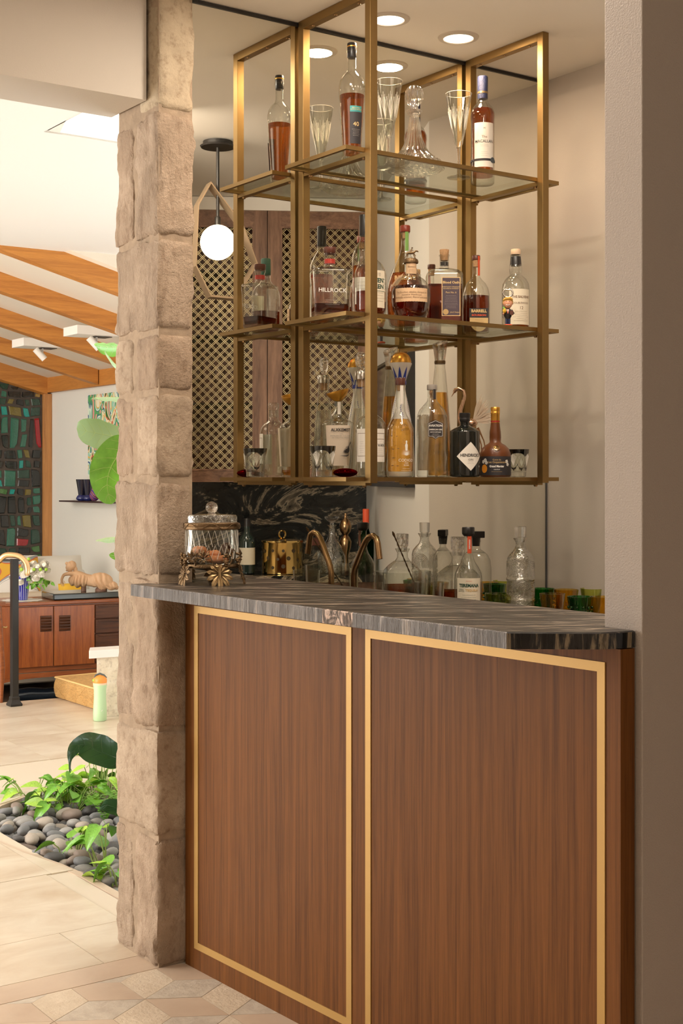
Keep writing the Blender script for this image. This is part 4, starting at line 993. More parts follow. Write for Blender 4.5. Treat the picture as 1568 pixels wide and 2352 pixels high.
# novelty opener figurine
o = put('novelty_bottle_opener', 'small painted bobble-head bottle opener in a dark suit holding a pineapple', 'figurine', 1166, 3.066, Z2)
Rr = Matrix.Rotation(fa(o)+pi/2, 4, 'Z')
skin = mat('painted_skin', (.68, .33, .20), .4)
def fob(nm, mb, m_): return obj(nm, mb.xf(Rr), m_, o, smooth=True, ang=60)
fob('stand', MB().lathe([(.013, 0), (.0135, .002), (.012, .005)], 20), M['labred'])
fob('legs', MB().tube([(-.004, 0, .005), (-.0035, 0, .024)], [.0036, .0045], 8).tube([(.004, 0, .005), (.0035, 0, .024)], [.0036, .0045], 8), mat('navy_trousers', (.02, .03, .08), .4))
fob('suit_body', MB().lathe([(.007, .022), (.0115, .030), (.0125, .040), (.0095, .050), (.005, .054)], 18, sy=.75), M['capblk'])
fob('shirt_front', MB().add([(-.004, -.0088, .050), (.004, -.0088, .050), (0, -.0098, .036)], [(0, 1, 2)]), M['inkw']); fob('red_tie', MB().add([(-.001, -.0094, .050), (.001, -.0094, .050), (.0014, -.0104, .039), (0, -.0106, .036), (-.0014, -.0104, .039)], [(0, 1, 2, 3, 4)]), M['labred'])
fob('arms', MB().tube([(-.010, 0, .048), (-.0155, -.003, .040), (-.013, -.009, .036)], [.004, .0035, .003], 8).tube([(.010, 0, .048), (.0165, -.003, .038), (.013, -.010, .034)], [.004, .0035, .003], 8), M['capblk'])
fob('hands', MB().sphere((-.013, -.010, .037), .0034, 8, 6).sphere((.013, -.011, .035), .0034, 8, 6), skin)
fob('pineapple', MB().sphere((-.010, -.012, .045), .0058, 10, 8, (1, 1, 1.3)), mat('pineapple_yellow', (.80, .50, .04), .5, bscale=500, bstr=1)); fob('pineapple_crown', MB().tube([(-.011, -.012, .051), (-.013, -.012, .058)], [.003, .0003], 6).tube([(-.011, -.012, .051), (-.016, -.012, .056)], [.0025, .0003], 6).tube([(-.011, -.012, .051), (-.010, -.012, .058)], [.0025, .0003], 6), M['leaf'])
fob('brown_parcel', MB().cbox((.011, -.013, .039), (.010, .006, .012), Matrix.Rotation(.0, 4, 'Y')), M['capbrown'])
hd = MB().sphere((0, -.002, .069), .0145, 20, 16, (.92, .85, 1.15)); hd.sphere((0, -.0148, .067), .0022, 8, 6, (.8, 1, 1.4)); hd.sphere((-.0135, -.001, .068), .0028, 8, 6, (.5, 1, 1.4)); hd.sphere((.0135, -.001, .068), .0028, 8, 6, (.5, 1, 1.4)); fob('head', hd, skin)
fob('eyes', MB().sphere((-.0045, -.0128, .073), .0014, 8, 6, (1.4, .6, .7)).sphere((.0045, -.0128, .073), .0014, 8, 6, (1.4, .6, .7)), M['capblk']); fob('smile', MB().tube([(-.0055, -.0122, .0635), (0, -.0140, .0615), (.0055, -.0122, .0635)], .0011, 6), M['inkw'])
fob('blond_hair', MB().sphere((.000, .000, .0785), .0150, 18, 12, (1.0, .95, .62)).tube([(-.013, -.006, .079), (-.004, -.0135, .0825), (.006, -.0135, .083), (.013, -.006, .080)], [.003, .0042, .0045, .003], 8).sphere((-.013, .004, .072), .005, 8, 6, (.6, 1, 1.5)).sphere((.013, .004, .072), .005, 8, 6, (.6, 1, 1.5)), mat('blond_hair', (.70, .40, .08), .5, bscale=300, bstr=.6))
rg_ = MB(); pts = [(0.0145*sin(a)*1.0, 0, .1005+.0125*cos(a)-(.0035 if abs(a) < .3 else 0)) for a in [2*pi*k/28-pi for k in range(29)]]; rg_.tube(pts, .0028, 8); fob('opener_ring', rg_, M['chrome'])

# ---------------- lowest shelf
def tumbler(px, y, label):
    o = put('cut_tumbler', label, 'glass', px, y, Z3, 'black-cased cut tumblers')
    obj('glass_body', MB().lathe([(.024, .0005), (.0275, .002), (.0285, .02), (.0335, .060), (.0365, .089), (.0352, .089), (.031, .055), (.026, .020), (.001, .018)], 48, close=False, flute=16, fl=.02), M['glass'], o, smooth=True, ang=40)
    obj('solid_base', MB().lathe([(.023, .001), (.0272, .003), (.0275, .016), (.02, .017)], 32, flute=16, fl=.04), M['crystal'], o, smooth=True, ang=30)
    bk = MB(); k = 48; hs = []
    def rad(z): return .0285+(z-.02)*(.0368-.0285)/.069+.0004
    for i in range(k+1):
        a = 2*pi*i/k; ph = (i % 12)/12
        lo = .074-.0*1+ (.010*abs(sin(ph*pi*1)) if False else 0); lo = .0765-.012*abs(2*ph-1)**3
        hs.append((a, lo))
    for (a0, l0), (a1, l1) in zip(hs, hs[1:]):
        bk.add([(cos(a0)*rad(l0), sin(a0)*rad(l0), l0), (cos(a1)*rad(l1), sin(a1)*rad(l1), l1), (cos(a1)*rad(.0885), sin(a1)*rad(.0885), .0885), (cos(a0)*rad(.0885), sin(a0)*rad(.0885), .0885)], [(0, 1, 2, 3)])
    for j in range(4):                                   # dark scalloped swags with teeth
        ac = 2*pi*j/4+.4
        for i in range(14):
            t0, t1 = i/14, (i+1)/14
            f = lambda t: (ac+(t-.5)*pi/2, .030+.040*(abs(2*t-1))**2.2, .023+.047*(abs(2*t-1))**1.6-(.004 if int(t*14) % 2 else 0))
            (a0, h0, l0), (a1, h1, l1) = f(t0), f(t1)
            l0 = min(l0, h0-.0008); l1 = min(l1, h1-.0008)
            bk.add([(cos(a0)*rad(l0), sin(a0)*rad(l0), l0), (cos(a1)*rad(l1), sin(a1)*rad(l1), l1), (cos(a1)*rad(h1), sin(a1)*rad(h1), h1), (cos(a0)*rad(h0), sin(a0)*rad(h0), h0)], [(0, 1, 2, 3)])
    obj('black_overlay', bk, M['blacktint'], o)
    sp = MB()
    for j in range(4):
        ac = 2*pi*j/4+.4
        for q_ in range(-4, 5):
            a1 = ac+q_*.085; sp.bar((cos(ac)*rad(.036), sin(ac)*rad(.036), .036), (cos(a1)*rad(.072), sin(a1)*rad(.072), .074-.002*abs(q_)), .0008, .0008)
    obj('cut_rays', sp, M['cut'], o)['kind'] = 'stuff'
    return o
tumbler(741, 3.20, 'black-cased cut crystal tumbler beside the dark red glass pebble'); tumbler(1188, 3.20, 'black-cased cut crystal tumbler at the far right end of the lowest shelf')
o = put('glass_pebble', 'dark red polished glass disc lying on the lowest shelf', 'ornament', 793, 3.12, Z3)
obj('x', MB(), M['capred']) if False else None
gp = MB().sphere((0, 0, .0125), .0345, 28, 14, (1, 1, .365)); obj('disc', gp, solid_glass('ruby_glass', (.30, .008, .012), 1.4), o, smooth=True)
o = put('gin_bottle', 'cream-frosted gin bottle with tilted gold bowl stopper and black lettering', 'bottle', 775, 3.262, Z3, GB)
P = [(.038, .0005), (.040, .004), (.040, .02), (.0435, .06), (.0475, .150), (.0470, .158), (.038, .165), (.020, .171), (.0135, .176), (.0120, .185), (.0120, .222)]
body(o, P, M['glass'], sy=.8, rot=fa(o)+pi/2); liquid(o, P, .022, M['tequila'], sy=.78, rot=fa(o)+pi/2)
A = fa(o)+.1
M['frost'] = mat('frosted_cream_print', (.74, .62, .50), .5)
patch(o, .080, .118, .0400, A, .092, M['frost'], n=18, taper=.06)
letter(o, 'ALXKEMIST', .0125, .0415, A+.15, .137, M['ink'], bold=.0003, gap=.0035, sx=.9); letter(o, 'GIN\nDISTILLED BY THE LIGHT\nOF THE FULL MOON', .0056, .0415, A+.15, .120, M['inkgrey'], gap=.003)
wv = MB()
for k in range(9):
    z_ = .058+k*.0032; wv.add([(-.002+.002*k, z_-.06, 0), (.020+.001*k, z_-.062+.004*sin(k), 0), (.032, z_-.055, 0), (.018, z_-.0585, 0)], [(0, 1, 2, 3)])
for k in range(6): wv.add([(.018+.003*k, .018+.004*k, 0), (.023+.003*k, .016+.004*k, 0), (.024+.003*k, .021+.004*k, 0)], [(0, 1, 2)])
obj('printed_wave', wrap(wv, .0415, A+.1, .064, 0, .0018), M['ink'], o)
patch(o, .010, .036, .0122, A+.3, .202, M['paperw'], name='neck_strip', n=4)
bw = MB().lathe([(.010, .0), (.016, .004), (.026, .014), (.0325, .026), (.0335, .030), (.0315, .030), (.024, .017), (.012, .008), (.001, .007)], 36, close=False)
for i, v in enumerate(bw.v): bw.v[i] = (v[0], v[1], v[2]+max(0, v[2]-.008)*.0+ v[0]*.0)
bw.disp(lambda v: Vector((0, 0, max(0, v.z-.006)/.024*(.26*(v.x*cos(A+pi/2)+v.y*sin(A+pi/2))))))
bw.xf(Matrix.Translation((0, 0, .2225))); obj('gold_bowl_stopper', bw, M['gold'], o, smooth=True)
o = put('gin_bottle', 'clear round gin bottle with white framed label, half hidden behind the middle post', 'bottle', 851, 3.125, Z3, GB)
P = [(.038, .0005), (.0425, .004), (.0435, .02), (.0435, .140), (.041, .155), (.032, .168), (.021, .176), (.0155, .182), (.0145, .215), (.0175, .219), (.0175, .230), (.014, .236)]
body(o, P, M['glass']); liquid(o, P, .135, M['water'])
A = fa(o); patch(o, .095, .094, .0438, A, .090, M['paperw'], n=24)
for (w_, h_, z_, u_) in ((.036, .001, .124, .027), (.036, .001, .060, .027), (.0008, .066, .092, .009), (.0008, .066, .092, .045), (.036, .001, .108, .027), (.036, .001, .124, -.025), (.036, .001, .060, -.025), (.0008, .066, .092, -.007), (.0008, .066, .092, -.043)): patch(o, w_, h_, .0438, A, z_, M['inkbr'], u0=u_, name='label_rule', gap=.0008, n=6)
letter(o, 'VAN', .012, .0441, A+.75, .090, M['ink']); lines(o, .0441, A+.6, .080, .03, 4, .005, M['inkgrey']); lines(o, .0441, A-.6, .100, .02, 6, .006, M['inkgrey'], seed=3)
body(o, [(.0155, .190), (.0155, .212)], M['glass'], 'neck_ring', 20)
# two tall clear decanters with ball stoppers and silver collars -> one real, its mirror image beside it
o = put('tall_decanter', 'tall tapering clear decanter bottle with oval glass stopper and silver collar, behind middle post', 'bottle', 829, 3.285, Z3, GB)
P = [(.035, .0005), (.0375, .004), (.037, .03), (.030, .13), (.022, .22), (.0165, .275), (.0155, .295)]
body(o, P, M['glass']); liquid(o, P, .205, M['water']); body(o, [(.0185, .292), (.019, .294), (.019, .315), (.018, .317)], M['chrome'], 'collar', 28); body(o, [(.0105, .27), (.012, .293)], M['cork'], 'cork', 16)
obj('stopper', MB().lathe([(.006, .316), (.0085, .321), (.0165, .335), (.0185, .350), (.0165, .365), (.009, .374), (.001, .376)], 20, sy=.75, rot=fa(o)+pi/2), M['crystalc'], o, smooth=True, ang=20)
o = put('ceramic_tequila_decanter', 'white and cobalt hand-painted ceramic tequila decanter with polished gold dome stopper', 'bottle', 920, 3.272, Z3, GB)
P = [(.040, .0005), (.0435, .004), (.0440, .03), (.0400, .10), (.033, .165), (.0245, .215), (.0165, .252), (.0140, .268), (.0150, .280), (.0160, .288)]
body(o, P, M['porcelain'], 'ceramic_body')
body(o, [(.0150, .284), (.0155, .292), (.019, .305), (.025, .322), (.0335, .342), (.0340, .347), (.030, .3475)], M['porcelain'], 'flared_collar', 40)
fl = MB()
for k in range(8):                                  # cobalt petals on the collar
    a0 = 2*pi*k/8
    def cr(z): return (.0157+(z-.292)/.013*.0033 if z < .305 else .019+(z-.305)/.017*.006 if z < .322 else .025+(z-.322)/.02*.0085)+.0006
    for i in range(8):
        z0_, z1_ = .290+.045*i/8, .290+.045*(i+1)/8; w0, w1 = (1-i/8)*.40, (1-(i+1)/8)*.40
        fl.add([(cos(a0-w0)*cr(z0_), sin(a0-w0)*cr(z0_), z0_), (cos(a0+w0)*cr(z0_), sin(a0+w0)*cr(z0_), z0_), (cos(a0+w1)*cr(z1_), sin(a0+w1)*cr(z1_), z1_), (cos(a0-w1)*cr(z1_), sin(a0-w1)*cr(z1_), z1_)], [(0, 1, 2, 3)])
obj('blue_petals', fl, M['labblue'], o, smooth=True); obj('blue_ring', MB().lathe([(.0168, .281), (.0172, .284), (.0172, .291), (.0166, .293)], 32), M['labblue'], o, smooth=True)
dots = MB(); rr_ = random.Random(2)
for k in range(6):
    for i in range(26):
        z_ = .10+.0055*i; R_ = .040-(z_-.10)*.107 if z_ < .165 else .033-(z_-.165)*.170 if z_ < .215 else .0245-(z_-.215)*.216
        a = 2*pi*k/6+.12*sin(i*.55)+rr_.uniform(-.05, .05); R_ += .0007; w_ = .0018/R_
        dots.add([(cos(a-w_)*R_, sin(a-w_)*R_, z_), (cos(a)*R_, sin(a)*R_, z_-.0014), (cos(a+w_)*R_, sin(a+w_)*R_, z_+.0004), (cos(a)*R_, sin(a)*R_, z_+.0022)], [(0, 1, 2, 3)])
obj('painted_sprigs', dots, M['labblue'], o)['kind'] = 'stuff'
A = fa(o)+.55; md = MB().lathe([(.0001, 0), (.0135, 0), (.0145, .0012), (.0115, .0022), (.0001, .003)], 26, sx=1.35); md.xf(Matrix.Translation((cos(A)*.0345, sin(A)*.0345, .145)) @ Matrix.Rotation(A, 4, 'Z') @ Matrix.Rotation(pi/2-.1, 4, 'Y')); obj('medallion', md, M['goldleaf'], o, smooth=True)
obj('gold_dome', MB().lathe([(.0315, .3475), (.0320, .352), (.0295, .362), (.0235, .372), (.014, .3785), (.001, .381)], 40), M['gold'], o, smooth=True)
o = put('tall_tequila_bottle', 'very tall tapering bottle of golden tequila with crystal block stopper', 'bottle', 1010, 3.258, Z3, GB)
P = [(.036, .0005), (.040, .004), (.0395, .03), (.034, .12), (.0265, .23), (.0185, .32), (.0160, .340), (.0160, .358)]
body(o, P, M['glass']); liquid(o, P, .262, M['tequila']); body(o, [(.0165, .350), (.0172, .352), (.0172, .360)], M['darkbronze'], 'collar', 24)
obj('stopper', MB().lathe([(.0125, .360), (.0135, .363), (.0170, .395), (.0200, .412), (.0185, .418)], 8, sq=.4).disp(lambda v: Vector((0, 0, (v.z > .405)*v.x*.35))), M['crystal'], o, smooth=True, ang=20)
o = put('tequila_bottle', 'round-shouldered golden tequila bottle with brown stopper, printed in white', 'bottle', 919, 3.115, Z3, GB)
P = [(.033, .0005), (.037, .004), (.0385, .02), (.0398, .13), (.0395, .140), (.033, .157), (.022, .175), (.0150, .190), (.0125, .205), (.0125, .262), (.0142, .264), (.0142, .270)]
body(o, P, M['glass']); liquid(o, P, .168, M['tequila'], bottom=.016); body(o, [(.0140, .266), (.0145, .268), (.0145, .285), (.0138, .287)], M['capbrown'], 'stopper', 24); body(o, [(.010, .25), (.0115, .267)], M['cork'], 'cork', 16)
A = fa(o)+.45; patch(o, .010, .068, .0132, A-.1, .245, M['paperw'], name='neck_strip', n=4); letter(o, 'CODIGO', .0115, .0400, A, .048, M['inkw'], sx=1.0); letter(o, '1530\nROSA', .0062, .0400, A, .037, M['inkw']); lines(o, .0400, A, .024, .034, 2, .005, M['inkw'])
ag = MB()
for k in range(-6, 7):
    a = k*.22; ag.add([(-.0012, 0, 0), (.0012, 0, 0), (sin(a)*.018, cos(a)*.020, 0)], [(0, 1, 2)])
ag.add([(-.003, .014, 0), (.003, .014, 0), (.004, .030, 0), (.0015, .036, 0), (.003, .040, 0), (0, .044, 0), (-.003, .040, 0), (-.0015, .036, 0), (-.0045, .030, 0)], [tuple(range(9))])
obj('printed_agave', wrap(ag, .0400, A, .062, 0, .0009), M['inkw'], o)
bd = MB()
for (u, v, w_) in ((-.015, .118, .009), (.002, .117, .006), (-.010, .080, .012), (.006, .082, .008), (-.008, .055, .014), (-.012, .033, .012), (.004, .032, .010)):
    bd.add([(u-w_/2, v, 0), (u, v-.0012, 0), (u+w_/2, v, 0), (u, v+.0014, 0)], [(0, 1, 2, 3)])
obj('printed_birds', wrap(bd, .0392, fa(o)-.3, 0, 0, .0009), M['inkbr'], o)
o = put('gin_bottle', 'ribbed clear gin bottle with black shield label and grey cap', 'bottle', 992, 3.145, Z3, GB)
rz = fa(o)+pi/2
P = [(.043, .0005), (.0465, .004), (.0475, .012), (.0475, .092), (.0470, .093), (.0470, .165), (.0455, .182), (.038, .200), (.025, .215), (.0155, .226), (.0135, .236), (.0135, .258), (.0150, .260)]
obj('glass_body', MB().lathe(P, 72, sx=1, sy=.8, rot=rz, flute=36, fl=.018), M['glass'], o, smooth=True, ang=30); liquid(o, P, .185, M['water'], sy=.8, rot=rz, bottom=.02)
body(o, [(.0148, .259), (.0155, .261), (.0155, .273), (.0145, .275)], M['inkgrey'], 'cap', 24)
A = fa(o)+.25; patch(o, .0085, .042, .0150, A+.25, .252, M['labblk'], name='neck_strip', n=4)
def shield(k, t_=0): return [(-.023*k, -.021*k, .019*k), (-.011*k, -.022*k, .024*k), (0, -.028*k, .029*k), (.011*k, -.022*k, .024*k), (.023*k, -.021*k, .019*k)]
patch(o, 0, 0, .0410, A, .140, M['labblk'], flat=True, shape=shield(1.0)); patch(o, 0, 0, .0412, A, .140, M['inkw'], flat=True, shape=shield(.93), name='label_rule'); patch(o, 0, 0, .0414, A, .140, M['labblk'], flat=True, shape=shield(.89))
tflat(o, 'AVIATION', .0088, .0414, A, .1515, M['inkw'], 0, .0003); tflat(o, 'AMERICAN GIN', .0056, .0414, A, .140, M['inkw'], 0, .0002); tflat(o, 'BATCH DISTILLED', .0040, .0414, A, .1325, M['inkw'], 0, .0001); lines(o, .0414, A, .127, .028, 3, .0035, M['inkw'], flat=True, th=.0005)
o = put('gin_bottle', 'squat black apothecary gin bottle with diamond-shaped white label', 'bottle', 1067, 3.12, Z3, GB)
P = [(.041, .0005), (.0448, .003), (.0452, .008), (.0452, .135), (.0440, .139), (.030, .148), (.018, .153), (.0135, .156), (.0135, .168), (.0150, .170)]
body(o, P, mat('black_glass', (.008, .009, .008), .06, coat=.5)); body(o, [(.0130, .165), (.0160, .170), (.0160, .176), (.0150, .178), (.0165, .182), (.0165, .192), (.015, .193)], M['capblk'], 'stopper', 24)
A = fa(o)+.40; sh_ = [(-.043+.086*i/16, -.043*(1-abs(i-8)/8), .043*(1-abs(i-8)/8)) for i in range(17)]; patch(o, 0, 0, .0454, A, .062, M['paperw'], shape=sh_)
letter(o, "HENDRICK'S", .0122, .0457, A, .065, M['ink'], bold=.0003, sx=.92); letter(o, 'GIN', .0078, .0457, A, .052, M['ink'], sx=1.2); lines(o, .0457, A, .046, .025, 2, .005, M['inkgrey'])
o = put('liqueur_bottle', 'brown frosted round liqueur bottle with gold neck foil and black orange-blossom label', 'bottle', 1137, 3.135, Z3, GB)
P = [(.044, .0005), (.047, .004), (.0475, .015), (.0475, .062), (.0465, .074), (.041, .088), (.031, .098), (.022, .103), (.0170, .108), (.0178, .122), (.0170, .140), (.0145, .158), (.0130, .172), (.0128, .195)]
body(o, P, mat('amber_frosted_glass', (.13, .036, .008), .38, coat=.3)); body(o, [(.0133, .165), (.0136, .167), (.0136, .192), (.0142, .194), (.0142, .200), (.0135, .201), (.0142, .204), (.0142, .213), (.0132, .215)], M['gold'], 'neck_foil', 28)
obj('red_band', MB().lathe([(.0139, .1685), (.0139, .1735)], 28), M['capred'], o); body(o, [(.0479, .006), (.0480, .012), (.0480, .060), (.0478, .0635)], M['labblk'], 'label', 44, close=False)
A = fa(o)+.1; letter(o, 'Cuvee du', .0065, .0483, A, .053, M['inkgold']); letter(o, 'Cent Cinquantenaire', .0088, .0483, A, .0455, M['inkgold'], sx=.78); letter(o, 'Grand Marnier', .0088, .0483, A, .033, M['inkw'], bold=.0004, sx=.85); letter(o, 'LIQUEUR', .0045, .0483, A, .0235, M['inkw']); lines(o, .0483, A, .017, .05, 1, .005, M['inkgold'])
md = MB().lathe([(.0001, 0), (.010, 0), (.0105, .001), (.008, .002), (.0001, .0024)], 22); md.xf(Matrix.Translation((cos(A)*.0395, sin(A)*.0395, .089)) @ Matrix.Rotation(A, 4, 'Z') @ Matrix.Rotation(pi/2-.75, 4, 'Y')); obj('wax_seal', md, M['bronze'], o, smooth=True)
orr = MB()
for i in range(16):
    a0, a1 = 2*pi*i/16, 2*pi*(i+1)/16; orr.add([(0, 0, 0), (.011*cos(a0), .013*sin(a0), 0), (.011*cos(a1), .013*sin(a1), 0)], [(0, 1, 2)])
obj('printed_orange', wrap(orr, .0482, A-.85, .026, 0, .0006), mat('orange_print', (.75, .28, .02), .5), o)
blo = MB()
for (u, v) in ((-.004, .044), (.004, .049), (.008, .041), (.074, .045), (.078, .036)):
    for i in range(5):
        a = 2*pi*i/5; blo.add([(u, v, 0), (u+.005*cos(a-.5), v+.005*sin(a-.5), 0), (u+.006*cos(a), v+.006*sin(a), 0), (u+.005*cos(a+.5), v+.005*sin(a+.5), 0)], [(0, 1, 2, 3)])
obj('printed_blossom', wrap(blo, .0482, A-.85, .003, 0, .0008), M['inkw'], o)
# heron figurine
o = put('heron_figurine', 'rose-gold heron figurine with curved neck and spread feathery tail', 'figurine', 1087, 3.285, Z3)
RG = mat('rose_gold_metal', (.75, .52, .38), .22, 1); Rr = Matrix.Rotation(fa(o)+pi/2, 4, 'Z')
s_ = 1/760.0
def hp(u, v, w_=0): return ((u-1087)*s_, w_, (1093-v)*s_)
nk = MB(); nk.tube([hp(1060, 966), hp(1054, 950), hp(1056, 930), (hp(1062, 912)), hp(1066, 897), hp(1063, 884), hp(1052, 878), hp(1043, 882), hp(1040, 888)], [.009, .0085, .0062, .0052, .0050, .0052, .0060, .0068, .0045], 12)
nk.tube([hp(1040, 888), hp(1034, 898)], [.0025, .0006], 8); nk.sphere(hp(1078, 962), .024, 20, 12, (1.05, .6, .62)); nk.tube([hp(1058, 955), hp(1068, 962), hp(1085, 965)], [.008, .013, .014], 12)
for (a, b2, c2) in ((hp(1094, 975), hp(1106, 1015), hp(1108, 1090)), (hp(1098, 973), hp(1112, 1005), hp(1128, 1090))): nk.tube([a, b2, c2], [.0032, .0018, .0016], 8)
obj('body_neck_legs', nk.xf(Rr), RG, o, smooth=True)
tl = MB(); rt2 = random.Random(4)
for k in range(34):
    a = radians(-8+k*2.6); L_ = rt2.uniform(.045, .075)*(1+.25*(k > 18)); c0 = Vector(hp(1086, 958, rt2.uniform(-.006, .006)))
    d_ = Vector((cos(a), rt2.uniform(-.18, .18), sin(a))); e_ = c0+d_*L_; m_ = c0+d_*L_*.6; n_ = Vector((-sin(a), 0, cos(a)))*.0028
    tl.add([c0-n_*.5, m_-n_, e_, m_+n_, c0+n_*.5], [(0, 1, 2, 3, 4)])
obj('feather_tail', tl.xf(Rr), mat('pale_feather_shell', (.80, .66, .52), .45), o)['kind'] = 'stuff'
obj('foot_plate', MB().lathe([(.03, 0), (.03, .003)], 24, (.036, 0, 0)).xf(Rr), RG, o)
# ------------------------------------------------------------------ biscuit jar on the raised counter
jy = 3.262; o = thing('biscuit_jar', 'oval cut-glass biscuit jar with ball-knob lid on an ornate bronze vine stand', 'jar', (at_y(486, jy), jy, 1.0705))
o.scale = (1.09, 1.09, 1.07); fr = fa(o); Rj = Matrix.Rotation(fr+pi/2, 4, 'Z'); d_ = depth(o.location.x, o.location.y); s_ = d_/F
def J_(nm, mb, m_, par=None, **k): return obj(nm, mb.xf(Rj), m_, par or o, smooth=True, **k)
bowl = [(.0520, .048), (.062, .052), (.066, .060), (.0665, .085), (.0655, .130), (.0650, .142), (.0632, .142), (.0640, .10), (.0640, .062), (.040, .053), (.001, .052)]
J_('glass_bowl', MB().lathe(bowl, 96, close=False, sy=.72), M['glass'], ang=30)
ct_ = MB()
for k in range(26):                                    # slanting cut flutes
    a0 = 2*pi*k/26
    for sgn, h0, h1 in ((1, .138, .098), (-1, .100, .066)):
        a1 = a0+sgn*.16
        ct_.bar((cos(a0)*.0660, sin(a0)*.0660*.72, h0), (cos(a1)*.0672, sin(a1)*.0672*.72, h1), .0019, .0010)
J_('cut_flutes', ct_, mat('soft_cut_facets', (.66, .62, .56), .15, spec=.9))['kind'] = 'stuff'
lid = J_('glass_lid', MB().lathe([(.0610, .152), (.0635, .154), (.0640, .174), (.0615, .178), (.03, .180), (.008, .181)], 64, close=False, sy=.72), M['cutglass'], ang=40)
kb = MB().sphere((0, 0, .197), .0155, 20, 14); kb.lathe([(.012, .179), (.008, .184)], 16); obj('ball_knob', kb, M['crystalc'], lid, smooth=True, ang=20)
J_('rim_band', MB().lathe([(.0655, .140), (.0690, .142), (.0695, .147), (.0680, .149), (.0695, .151), (.0690, .157), (.0660, .159)], 64, close=False, sy=.73), M['darkbronze'])
tw = MB(); pts = [(cos(a)*.0712, sin(a)*.0712*.74, .1495+.0065*sin(a*7)) for a in [2*pi*k/120 for k in range(121)]]; tw.tube(pts, .0011, 6); J_('rim_vine', tw, M['darkbronze'])
J_('stand_ring', MB().lathe([(.050, .043), (.0690, .043), (.0715, .047), (.0700, .052), (.0675, .053)], 64, close=False, sy=.74), M['darkbronze'])
# tendrils, grapes, leaves around the stand
def on_ring(a, r_, z): return (cos(a)*r_, sin(a)*r_*.74, z)
tn = MB()
for (a0, sg) in ((-2.2, 1), (-1.5, -1), (-.9, 1), (.3, 1), (1.2, -1), (2.3, 1), (3.0, -1)):
    pts = []
    for i in range(22):
        t_ = i/21; pts.append(on_ring(a0+sg*(t_*.42+.10*sin(t_*7)*(t_ > .5)), .0715+.002*sin(t_*9), .050+.036*sin(min(1, t_*1.25)*pi*.62)+(.006*sin(t_*12) if t_ > .6 else 0)))
    tn.tube(pts, [.0016-.0008*i/21 for i in range(22)], 6)
J_('tendrils', tn, M['darkbronze'])['kind'] = 'stuff'
rg2 = random.Random(9)
for a0 in (-2.65, -1.05, -.45, .9, 2.1, 3.1):
    gr = MB()
    for k in range(22):
        v = rg2.random(); w2 = (1-v)*.12+.03; a = a0+rg2.uniform(-w2, w2); gr.sphere(on_ring(a, .0735+rg2.uniform(-.002, .003), .080-.030*(v)), .0036, 8, 6)
    J_('grape_cluster', gr, M['darkbronze'])
M['bronzeleaf'] = mat('rubbed_bronze', (.34, .235, .12), .38, 1)
def vine_leaf(lobes=11, r_=.028, cup=.25):
    mb = MB()
    for k in range(lobes):
        a = -pi*.92/1+2*pi*.92*k/(lobes-1); L_ = r_*(1.25-.55*abs(a)/pi); n_ = Vector((sin(a), 0, -cos(a))); t_ = Vector((cos(a), 0, sin(a)))
        base = n_*.004
        mb.add([base, n_*L_*.45-t_*L_*.15+Vector((0, -.001, 0)), n_*L_*.80-t_*L_*.15+Vector((0, -.002, 0)), n_*L_+Vector((0, .001, 0)), n_*L_*.80+t_*L_*.15+Vector((0, -.002, 0)), n_*L_*.45+t_*L_*.15+Vector((0, -.001, 0)), n_*L_*.6+Vector((0, -.0045, 0))],
               [(0, 1, 6), (1, 2, 6), (2, 3, 6), (3, 4, 6), (4, 5, 6), (5, 0, 6)])
        mb.tube([base+Vector((0, -.002, 0)), n_*L_*.6+Vector((0, -.005, 0)), n_*L_*.93+Vector((0, -.001, 0))], [.0010, .0008, .0003], 5)
    return mb
for (a, nm) in ((-1.30, 'leaf_foot'), (-2.75, 'leaf_foot'), (-.12, 'leaf_foot'), (1.4, 'leaf_foot')):
    mb = vine_leaf(11, .036)
    c_ = on_ring(a, .0735, .030); mb.xf(Matrix.Translation(c_) @ Matrix.Rotation(a+pi/2, 4, 'Z') @ Matrix.Rotation(-.25, 4, 'X'))
    mb.tube([on_ring(a, .069, .047), on_ring(a, .073, .034), on_ring(a, .080, .012), on_ring(a, .085, .001)], [.004, .0036, .003, .0022], 8)
    J_(nm, mb, M['bronzeleaf'] if abs(a+1.30) < .1 else M['darkbronze'])
for a in (-2.3, -1.85, .3, 1.0, 2.4):
    mb = vine_leaf(9, .019); mb.xf(Matrix.Translation(on_ring(a, .0725, .068)) @ Matrix.Rotation(a+pi/2, 4, 'Z') @ Matrix.Rotation(pi, 4, 'Y')); J_('vine_leaf', mb, M['darkbronze'])
ck = MB()
for k in range(7): ck.sphere((.034*cos(k*1.9)*(k > 0), .02*sin(k*1.9)*(k > 0), .064+.012*(k % 3)), .0155, 12, 8, (1, 1, .7))
J_('wrapped_sweets', ck, mat('orange_sweets', (.62, .22, .08), .4))

